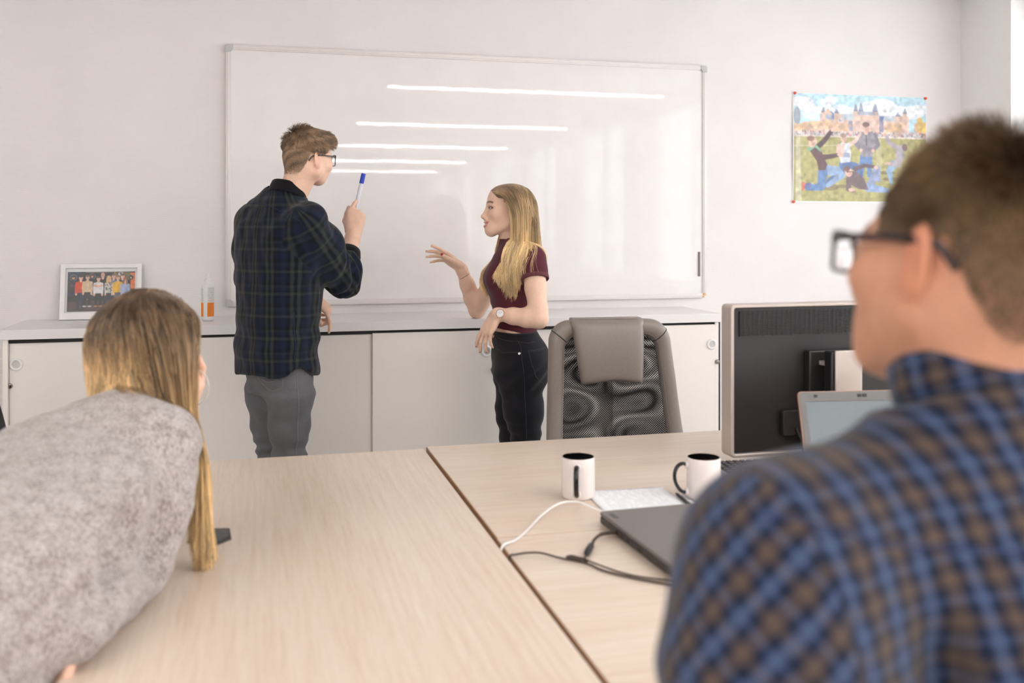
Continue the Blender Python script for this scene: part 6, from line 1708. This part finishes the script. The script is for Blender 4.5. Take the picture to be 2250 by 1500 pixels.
    hair_curves('hair', pts, rad, M['hair_blonde'], t, base, lock=.5 + .38 * wob(l, 70, 78) + rng.normal(0, .1, n_), label='long loose dark-blonde hair, wavy at the ends')
    return t
woman_in_maroon()
# ================================================================ the seated woman in the grey jumper
M['skin_s'] = skinmat('fair_skin_of_the_seated_woman', srgb(234, 190, 166))
def knit():
    t = NT('heather_grey_knit'); v = t.coords('Object')
    a = t.noise(t.coords('Object', scale=(1, 1, .55)), 250, 4, 0.7); b = t.noise(v, 45, 3)
    f = t.math('ADD', t.math('MULTIPLY', a, .75), t.math('MULTIPLY', b, .25))
    t.set(col=t.ramp(f, [(0.30, srgb(104, 90, 84)), (0.44, srgb(156, 144, 139)), (0.56, srgb(194, 185, 182)), (0.70, srgb(220, 214, 212))]), rough=0.95, spec=0.1, sheen=0.3)
    t.bump(a, 0.8, 0.004); return t.m
M['knit'] = knit()
M['hair_light'] = hairmat('light_brown_to_blonde_hair', srgb(112, 90, 70), srgb(192, 158, 116), srgb(238, 206, 152), 0.62, 0.30)
def clearmat():
    t = NT('pale_translucent_plastic'); t.set(col=srgb(232, 226, 218), rough=.15); tr = t.new('ShaderNodeBsdfTransparent'); mx = t.new('ShaderNodeMixShader')
    mx.inputs[0].default_value = .55; t.link(t.b.outputs[0], mx.inputs[1]); t.link(tr.outputs[0], mx.inputs[2]); t.link(mx.outputs[0], t.n['Material Output'].inputs[0]); return t.m
M['clear'] = clearmat()
def seated_woman():
    base = np.array([-0.42, 1.62, 0.0])
    t = thing('person', 'woman with long straight hair in grey heather jumper, leaning on the left desk', 'person', base)
    hf = R(46); Hf = np.array([math.sin(hf), math.cos(hf), -.05]); Ro = frame(Hf); ho = P(322, 742, 2.02)
    T_ = None
    nb = P(290, 912, 1.93); hip = np.array([-.58, 1.45, .66])
    K = dict(sR=P(356, 978, 1.87), eR=P(298, 1248, 1.78), wR=P(188, 1380, 1.52), sL=P(66, 1015, 1.82), eL=np.array([-.30, 2.2, .84]), wL=P(398, 925, 2.12))
    K['eR'][2] = max(K['eR'][2], .795)
    w = nb - hip; Lw = np.linalg.norm(w); w = w / Lw
    u = unit(K['sR'] - K['sL']); u = unit(u - w * (u @ w)); bk = np.cross(w, u)      # bk points to the front
    zones = [(a, ho[a] - .13, ho[a] + .13, .0032) for a in range(3)]
    for c in (P(440, 835, 2.12), P(165, 1400, 1.48)): zones += [(a, c[a] - .08, c[a] + .08, .0032) for a in range(3)]
    b = Vol((-.88, 1.15, -.01), (.12, 2.48, 1.40), .011, zones)
    T = head(b, ho, Ro, .97, fem=True, neck=nb, neck_r=(.046, .050))
    tk = [(-.06, 0, 0, .16, .11), (.06, 0, 0, .155, .11), (.25, 0, 0, .13, .09), (.45, 0, 0, .145, .085), (.58, 0, 0, .135, .065), (Lw - .06, 0, 0, .07, .05), (Lw + .0, 0, 0, .045, .04)]
    b.loft(hip, w, u, tk, .03)
    for a, e, w_ in ((K['sR'], K['eR'], K['wR']), (K['sL'], K['eL'], K['wL'])):
        b.chain([(a, .038), (e - [0, 0, .016], .018)], .015).chain([(e - [0, 0, .016], .018), (e * .6 + w_ * .4 - [0, 0, .012], .018), (w_ * .9 + e * .1, .021), (w_, .0225)], .015)
    f = unit([.32, .95, 0]); r = np.array([f[1], -f[0], 0])
    legs = []
    for q in (-1, 1):
        h = hip + r * q * .085 - [0, 0, .02]; k = h + f * .42 - [0, 0, .06] - r * .03; a = k + f * .02 - [0, 0, k[2] - .10]
        legs.append((h, k, a)); b.chain([(h, .09), (k, .056)], .03).chain([(k, .052), (k * .6 + a * .4, .053), (a, .034)], .02).cone(a, a + f * .11 - [0, 0, .05], .032, .028, .02)
    d1 = V3(-.35, -.40, -.85); n1 = V3(.75, -.15, -.4)
    hand(b, K['wR'], d1, n1, False, .78, flex=((25, 30, 15), (30, 32, 15), (34, 34, 15), (36, 34, 15)), thumb=((.8, .5, .3), (.95, .2, .25), (.98, .1, .2)))
    d2 = V3(.42, .0, .90); n2 = V3(-.90, .0, .42)
    tp, _ = hand(b, K['wL'], d2, n2, True, .90, flex=((20, 30, 20), (40, 50, 30), (52, 60, 30), (58, 62, 30)), splay=(8, 2, -4, -8), thumb=((.75, .5, .45), (.92, .2, .35), (.95, .05, .3)))
    V, F = b.mesh(1); N = normals(V, F); L = (V - ho) @ Ro; x, y, z = L.T; ax = np.abs(x)
    hm = (np.abs(L) < [.11, .14, .16]).all(1) & (z > -.13)
    tint = np.ones((len(V), 3))
    scal = sstep(z - np.where(y > .035, .066, np.where(y > -.03, .02, -.06)), -.004, .006) * hm; tint *= 1 - scal[:, None] * (1 - np.array([.40, .30, .22]))
    brow = np.exp(-((z - .021) / .004) ** 2) * (ax > .012) * (ax < .05) * (y > .055) * hm; tint *= 1 - .75 * brow[:, None]
    lash = np.exp(-((np.sqrt(((ax - .0318) / .0145) ** 2 + ((z + .004) / .005) ** 2) - 1) / .4) ** 2) * (y > .066) * hm; tint *= 1 - .75 * lash[:, None]
    softmesh('body', V, F, M['skin_s'], t, base, tint)
    # jumper
    sv = Vol((-.90, 1.14, .55), (.10, 2.42, 1.22), .0075)
    jk = [(.145, 0, -.01, .186, .138), (.20, 0, -.01, .198, .142), (.28, 0, -.01, .196, .136), (.40, 0, -.010, .192, .124), (.54, 0, -.006, .186, .104), (Lw - .14, 0, -.004, .158, .080), (Lw - .045, 0, -.004, .115, .070), (Lw - .002, 0, .0, .080, .064), (Lw + .022, 0, .0, .066, .056)]
    sv.loft(hip, w, u, jk, .04, n=2.5, cap=.008)
    sR, eR, wR = K['sR'], K['eR'], K['wR']
    sv.chain([(sR, .074), (sR * .5 + eR * .5, .076), (eR + [0, 0, .02], .072)], .04).chain([(eR, .060), (eR * .5 + wR * .5 + [0, 0, .002], .050), (wR + unit(wR - eR) * .040, .038)], .03)
    sL, eL, wL = K['sL'], K['eL'], K['wL']
    sv.chain([(sL, .078), (sL * .5 + eL * .5, .072), (eL, .058)], .04).chain([(eL, .056), (wL - (wL - eL) * .25, .040)], .03)
    for v_ in (sv,): v_.cut(np.array([0, 0, DZ + .004]), (0, 0, -1)) if False else None
    sl, X, Y, Z = sv.box((-.30, 1.1, .5), (.2, 2.5, DZ + .01))
    keep = np.where((X > -.292) & (Z < DZ + .003), 0.05, -1) + 0 * Y; sv.D[sl] = np.maximum(sv.D[sl], keep.astype(np.float32))
    for line, r_ in ((((300, 1130), (284, 1170), (256, 1218), (236, 1262)), .026),):
        p_ = np.array(spline([rayhit(sv, a_, b_, 1.2, 2.4) for a_, b_ in line], 5))
        n__ = len(p_)
        for i_ in range(n__ - 1): sv.cone(p_[i_], p_[i_ + 1], r_ * math.sin(math.pi * (i_ + .6) / (n__ + .2)) ** .5, r_ * math.sin(math.pi * (i_ + 1.6) / (n__ + .2)) ** .5, .022, 'sub')
    SV, SF = sv.mesh(2); SN = normals(SV, SF)
    q1 = eR * .55 + sR * .25 + wR * .2
    dist = np.linalg.norm(SV - q1, axis=1)
    fold = unit(eR - wR)
    disp = .005 * wob(SV, (9, 9, 9), 61) + .002 * wob(SV, (45, 45, 45), 62)
    disp += .016 * np.exp(-(dist / .13) ** 2) * np.sin(42 * ((SV - q1) @ unit(np.cross(fold, w) + fold * .5)) + 1.2 * wob(SV, 9, 6))
    disp *= sstep(SV[:, 2], DZ + .0, DZ + .03) * .9 + .1
    SV = SV + SN * disp[:, None]
    jm = softmesh('jumper', SV, SF, M['knit'], t, base)
    jv = Vol((-.92, 1.15, .05), (.1, 2.3, .96), .009)
    jv.loft(hip, w, u, [(-.09, 0, 0, .165, .12), (0, 0, 0, .176, .134), (.10, 0, 0, .176, .130), (.20, 0, -.006, .166, .118)], .03)
    for h, k, a in legs: jv.chain([(h, .10), (h * .5 + k * .5, .084), (k, .064)], .04).chain([(k, .060), (a + [0, 0, .04], .044)], .02)
    JV, JF = jv.mesh(2); softmesh('trousers', JV, JF, M['denim_black'], t, base)
    for h, k, a in legs: shoe(t, base, a - f * .04, f, M['shoe_k'], M['sole'], .25)
    # long straight hair
    rng = np.random.default_rng(17)
    mask = (z > np.where(y > .035, .064, np.where(y > -.03, .010, -.066))) & hm & (ax < .080) & ~((ax > .066) & (z < .03) & (y > -.04))
    n_ = 17000
    p, n = roots_on(V, F, N, mask, n_, rng); l = (p - ho) @ Ro
    sd = np.where(l[:, 0] > .002, 1.0, -1.0)
    front = (sd > 0) & (l[:, 1] > -.034 + .012 * rng.normal(size=n_))
    LEN = np.where(front, rng.normal(.44, .035, n_), rng.normal(.165, .015, n_)) + np.clip(l[:, 2] + .03, 0, .2) * 1.1
    lift = rng.uniform(.001, .006, n_)
    lat = np.clip(l[:, 0] / (.010 + .07 * sstep(-l[:, 1], .0, .05)), -1, 1)
    camr = V3(1, 0, 0); cama = V3(0, 1, 0)
    # right-hand hair slides over the right shoulder and hangs in front; the rest runs into the collar
    hang = P(452, 1000, 1.95); hang2 = P(447, 1190, 1.92); tuck = nb - w * .01
    jx = rng.normal(0, 1, (n_, 3)) * np.array([.012, .012, .0])
    tk_ = u[None, :] * (rng.uniform(-1, .9, n_) * .080)[:, None] - bk * .028 + rng.normal(0, .008, (n_, 3))
    def comb(q, fr):
        lq = (q - ho) @ Ro
        ear = 1 - sstep(fr, .04, .28)
        o = np.stack([lat * 1.3 * ear, (-.35 * ear) + (np.where(front, np.minimum(.02, lq[:, 1] * 0 - .035), -.08) - lq[:, 1]) * 7 * (1 - ear), 0 * sd], 1) @ Ro.T
        if fr > .22:
            g_ = np.where(front[:, None], (hang if fr < .62 else hang2) + jx, tuck + tk_) - q; g_ /= np.linalg.norm(g_, axis=1, keepdims=True) + .03
            o = o * (1 - sstep(fr, .22, .5)) + g_ * 1.5 * sstep(fr, .22, .5)
        return o
    D0 = p, n * .2 + (np.stack([lat, -.6 + 0 * sd, -.3 + 0 * sd], 1)) @ Ro.T
    gv = lambda q: .2 + 1.5 * sstep(q, .03, .3) * (1 - .5 * sstep(q, .5, .8))
    pts = drape(*D0, LEN, 36, [b, sv], comb, gv, .5, lift, rng)
    alt = drape(*D0, LEN, 36, [b], comb, gv, .5, lift, rng); pts = np.where(front[:, None, None], pts, alt)      # the back hair is tucked into the collar
    for m_ in (front, ~front & (sd > 0), ~front & (sd < 0)): pts[m_] = clump(pts[m_], 90, .7, rng, .15)
    rad = np.interp(np.linspace(0, 1, pts.shape[1]), [0, .75, 1], [.00062, .0006, .0002])[None, :]
    hair_curves('hair', pts, rad, M['hair_light'], t, base, lock=.5 + .45 * wob(l, 75, 79) + rng.normal(0, .1, n_), label='long straight hair, brown at the crown and golden at the ends')
    # thin clear ring held in the fingers
    c = P(424, 852, 2.10) - base
    rg = [tuple(c + V3(math.cos(q) * .033, math.sin(q) * .006, math.sin(q) * .038)) for q in np.linspace(0, 2 * math.pi, 37)[:-1]]
    o = MB().tube(rg, .0020, 8, closed=True).build('plastic_ring', M['clear']); o.location = base
    tag(o, 'thin pale translucent ring held near the mouth of the woman in the grey jumper', 'ring')
    black_chair('black swivel stool under the woman in the grey jumper', hip[0], hip[1] + .02, 0, .585, False)
    return t
seated_woman()
black_chair('black office chair by the left cabinet, only its back edge in view', -0.985, 3.53, R(180), .50)
# ================================================================ the man in the checked shirt, close to the camera
M['skin_f'] = skinmat('ruddy_skin', srgb(196, 142, 114))
M['hair_brown'] = hairmat('short_brown_hair', srgb(46, 33, 24), srgb(72, 54, 39), srgb(118, 93, 68), 0.4, 0.5)
cb, lb, br, nv2, tn, dk2 = srgb(30, 43, 72), srgb(74, 88, 118), srgb(84, 70, 61), srgb(19, 24, 40), srgb(128, 112, 104), srgb(28, 33, 54)
M['check'] = plaid('blue_and_brown_checked_cotton',
    [(0.0, nv2), (0.07, cb), (0.14, lb), (0.30, lb), (0.37, cb), (0.46, nv2), (0.54, nv2), (0.60, br), (0.67, br), (0.84, br), (0.90, dk2), (1.0, nv2)],
    [(0.0, nv2), (0.08, cb), (0.16, lb), (0.30, cb), (0.38, dk2), (0.50, dk2), (0.58, br), (0.76, br), (0.84, dk2), (1.0, nv2)], 0.039, 0.032, mixf=.42, bump=.15)
def man_in_check():
    hf = R(-16); Hf = np.array([math.sin(hf), math.cos(hf), -.01]); Ro = frame(Hf, roll=R(-7)); ho = P(2108, 560, .93)
    hip = P(2330, 2160, .90); hip[2] = .70
    base = np.array([hip[0], hip[1], 0.0])
    t = thing('person', 'man in blue and brown checked shirt and glasses, seen from behind close by', 'person', base)
    nb = P(2150, 858, .92)
    w = nb - hip; Lw = np.linalg.norm(w); w = w / Lw
    ph = R(-2); u = np.array([math.cos(ph), -math.sin(ph), 0.0]); u = unit(u - w * (u @ w)); fr_ = np.cross(w, u)
    K = dict(sL=P(1724, 1246, .83), eL=P(1700, 1790, .77), wL=P(1830, 1900, .98), sR=P(2610, 1150, .99), eR=P(2760, 1750, 1.02), wR=P(2500, 1850, 1.2))
    zones = [(a, ho[a] - .14, ho[a] + .14, .003) for a in range(3)]
    b = Vol((.10, .30, -.01), (1.36, 1.62, 1.56), .012, zones)
    HS = 1.03
    T = head(b, ho, Ro, HS, slim=True, neck=nb, neck_r=(.060, .064))
    b.loft(hip, w, u, [(-.08, 0, 0, .17, .12), (.05, 0, 0, .165, .12), (.22, 0, 0, .15, .105), (.36, 0, 0, .15, .095), (Lw - .09, 0, 0, .14, .075), (Lw - .02, 0, 0, .09, .06)], .03)
    for a, e, w_ in ((K['sL'], K['eL'], K['wL']), (K['sR'], K['eR'], K['wR'])):
        b.chain([(a, .044), (e, .040)], .02).chain([(e, .044), (e * .6 + w_ * .4, .042), (w_, .029)], .02)
    f = unit([-.05, 1, 0]); r = np.array([f[1], -f[0], 0]); legs = []
    for q in (-1, 1):
        h = hip + r * q * .09 - [0, 0, .02]; k = h + f * .44 - [0, 0, .12] + r * q * .04; a = np.array([k[0], k[1] + .03, .10])
        legs.append((h, k, a)); b.chain([(h, .095), (k, .060)], .03).chain([(k, .056), (k * .6 + a * .4, .056), (a, .038)], .02).cone(a, a + f * .12 - [0, 0, .05], .036, .03, .02)
    hand(b, K['wL'], unit(V3(.35, .75, -.45)), V3(.2, -.4, -.9), True, 1.0, flex=((30, 35, 20),) * 4)
    hand(b, K['wR'], unit(V3(-.5, .75, -.3)), V3(-.2, -.4, -.9), False, 1.0, flex=((30, 35, 20),) * 4)
    V, F = b.mesh(1); L = (V - ho) @ Ro / HS; hd = ((np.abs(L) < [.12, .16, .2]).all(1) & (L[:, 2] > .0)).astype(float)
    tz = sstep(L[:, 2], .015, .11) * hd; L[:, 0] *= 1 - .17 * tz; L[:, 1] -= .024 * tz * sstep(L[:, 1], -.04, .06); V = ho + L @ Ro.T * HS      # narrow, sloping forehead
    N = normals(V, F); x, y, z = L.T; ax = np.abs(x)
    hm = (np.abs(L) < [.11, .14, .16]).all(1) & (z > -.14)
    line = np.where(y > .04, .056, np.where(y > -.035, .006 + .25 * np.clip(y, 0, .05), -.075 + .09 * sstep(y, -.075, -.035)))
    hair = sstep(z - line, -.014, .014) * hm * (1 - ((ax > .078) & (z < .03) & (y > -.045) & (y < .02)))
    tint = np.ones((len(V), 3)); dens = hair * (.45 + .55 * sstep(z, -.06, .03)); tint *= 1 - dens[:, None] * (1 - np.array([.22, .16, .12]))
    red = np.exp(-(((ax - .082) / .014) ** 2 + ((y + .014) / .026) ** 2 + ((z + .01) / .04) ** 2)) * hm; tint *= 1 - red[:, None] * np.array([-.05, .18, .22])
    brow = np.exp(-((z - .021) / .0045) ** 2) * (ax > .012) * (ax < .05) * (y > .06) * hm; tint *= 1 - .7 * brow[:, None]
    beard = sstep(-z, .05, .075) * (y > -.01) * hm * .25; tint *= 1 - beard[:, None] * np.array([.35, .42, .45])
    softmesh('body', V, F, M['skin_f'], t, base, tint)
    rng = np.random.default_rng(23)
    p, n = roots_on(V, F, N, hair > .5, 16000, rng); l = (p - ho) @ Ro / HS
    top = sstep(l[:, 2], .02, .09)
    LEN = .003 + .006 * sstep(l[:, 2], -.06, .03) + 0.022 * top * (1 - .75 * sstep(l[:, 1], -.02, .05)) * (.7 + .5 * rng.uniform(size=len(p)))
    nl = n @ Ro; cl = l - np.array([.0, -.06, .13]); cl = cl - (cl * nl).sum(1, keepdims=True) * nl; cl /= np.linalg.norm(cl, axis=1, keepdims=True) + .01
    cl = cl + np.array([0, 0, -.4]) * (1 - top[:, None]) + np.stack([wob(l, 60, 9), wob(l, 60, 10), wob(l, 60, 11)], 1) * .2
    d = n * (.35 + .4 * top[:, None]) + cl @ Ro.T; d /= np.linalg.norm(d, axis=1, keepdims=True)
    pts = [p - n * .002]; q = p
    for i in range(5):
        q = q + d * (LEN / 5)[:, None]; pts.append(q); d = d + rng.normal(0, .06, d.shape); d /= np.linalg.norm(d, axis=1, keepdims=True)
    hair_curves('hair', np.stack(pts, 1), np.linspace(.0007, .0004, 6)[None, :], M['hair_brown'], t, base, lock=.5 + .3 * wob(l, 60, 79), label='short brown hair')
    # shirt
    sv = Vol((.10, .32, .58), (1.34, 1.30, 1.36), .0075)
    sv.loft(hip, w, u, [(-.02, 0, 0, .190, .145), (.10, 0, 0, .190, .145), (.25, 0, -.004, .195, .138), (.38, 0, -.008, .205, .130), (Lw - .12, 0, -.012, .200, .110), (Lw - .055, 0, -.012, .150, .082), (Lw - .02, 0, -.004, .095, .070), (Lw + .012, 0, .004, .072, .064)], .04, n=2.35, cap=.01)
    for a, e, w_ in ((K['sL'], K['eL'], K['wL']), (K['sR'], K['eR'], K['wR'])):
        sv.chain([(a, .080), (a * .55 + e * .45, .083), (e, .072)], .05).chain([(e, .070), (e * .4 + w_ * .6, .052)], .03)
        sv.cone(a, nb - w * .045, .073, .060, .06)
    na = unit(w + Ro[:, 1] * .25); sv.cut(nb + na * .004, na, .10)
    SV, SF = sv.mesh(2); SN = normals(SV, SF)
    a, e = K['sL'], K['eL']; ua = unit(e - a)
    arm = a + (nb - a) * .0
    tq = (SV - a) @ ua; side = (SV - a) @ u
    disp = .004 * wob(SV, (16, 16, 7), 71)
    cr = np.exp(-((side - .082) / .017) ** 2) * sstep(tq, .0, .08) * ((SV - a) @ fr_ < .02); disp -= .026 * cr     # the fold where the arm meets the back
    disp += .007 * np.exp(-((side - .135) / .03) ** 2) * sstep(tq, .02, .10) * ((SV - a) @ fr_ < .05)
    disp += .010 * np.exp(-((tq - .125) / .022) ** 2) * (side < .03) * np.sin(40 * side + 1) + .006 * (side < .06) * sstep(tq, .02, .1) * np.sin(55 * tq + 30 * side + wob(SV, 12, 7))
    disp *= sstep(-((SV - nb) @ na), .0, .05)
    SV = SV + SN * disp[:, None]
    uvm = ClothUV().torso(hip, w, u, .185, (.005, .0), .10, True).limb([a, e, K['wL']], .16, .100, (.0, .012), (a - u * .015, unit(-u + ua * .12)), R(42)).limb([K['sR'], K['eR'], K['wR']], .16, .100, (0, 0), (K['sR'] + u * .015, unit(u + ua * .12)), R(42))
    sh = softmesh('shirt', SV, SF, M['check'], t, base, uv=uvm)
    # stand collar folded over
    n_ = 48; cs = [(.0640, .034, ), (.0715, .030), (.0755, .004), (.0740, -.018), (.0700, -.016), (.0660, .010), (.0600, .030)]
    vs, fs, uvl = [], [], []
    A_ = align(na, nb - base + na * .016, u)
    for i in range(n_ + 1):
        q = R(-90 + 18) + (2 * math.pi - R(36)) * -i / n_      # open at the front
        cx, sx_ = math.cos(q + math.pi), math.sin(q + math.pi)
        for rr, hz in cs:
            ff = max(0.0, -sx_ * -1)
            vs.append(tuple(A_ @ Vector((rr * cx * 1.02, rr * sx_, hz - .012 * max(0, sx_))))); uvl.append((q * .07, hz * 1.1 + rr))
    m_ = len(cs)
    for i in range(n_):
        for j in range(m_): fs.append((i * m_ + j, i * m_ + (j + 1) % m_, (i + 1) * m_ + (j + 1) % m_, (i + 1) * m_ + j))
    me = bpy.data.meshes.new('collar'); me.from_pydata(vs, [], fs); ul = me.uv_layers.new(name='UVMap')
    li = np.zeros(len(me.loops), int); me.loops.foreach_get('vertex_index', li); ul.data.foreach_set('uv', np.array(uvl)[li].ravel())
    link('collar', me, M['check'], sh, ang=None)
    # yoke seam across the shoulders
    M['check_seam'] = plain('navy_stitched_seam', srgb(40, 52, 88), .9, grain=.2, gs=400)
    o = surfline(sv, [P(1700, 1195, .80), P(1800, 1190, .78), P(1950, 1190, .76), P(2150, 1200, .75), P(2300, 1210, .76)], .0012, .0005, surf=bvh(SV, SF)); o.v = [tuple(np.array(v_) - base) for v_ in o.v]; o.build('yoke_seam', M['check_seam'], sh)
    jv = Vol((.2, .35, .05), (1.3, 1.6, .86), .010)
    jv.loft(hip, w, u, [(-.09, 0, 0, .175, .13), (0, 0, 0, .182, .135), (.10, 0, 0, .175, .13)], .03)
    for h, k, an in legs: jv.chain([(h, .105), (h * .5 + k * .5, .088), (k, .070)], .04).chain([(k, .066), (an + [0, 0, .02], .055)], .02)
    JV, JF = jv.mesh(2); softmesh('trousers', JV, JF, M['denim_grey'], t, base)
    for h, k, an in legs: shoe(t, base, an - f * .05, f, M['shoe_k'], M['sole'])
    glasses(t, base, T, Ro, HS, M['rim_dark'], M['lens'], w=.0255, hgt=.019, z=-.002, y=.112, r=.0022, rt=.0024, lw=1.15)
    black_chair('black swivel stool under the man in the checked shirt', hip[0], hip[1] + .02, 0, .60, False)
    return t
man_in_check()
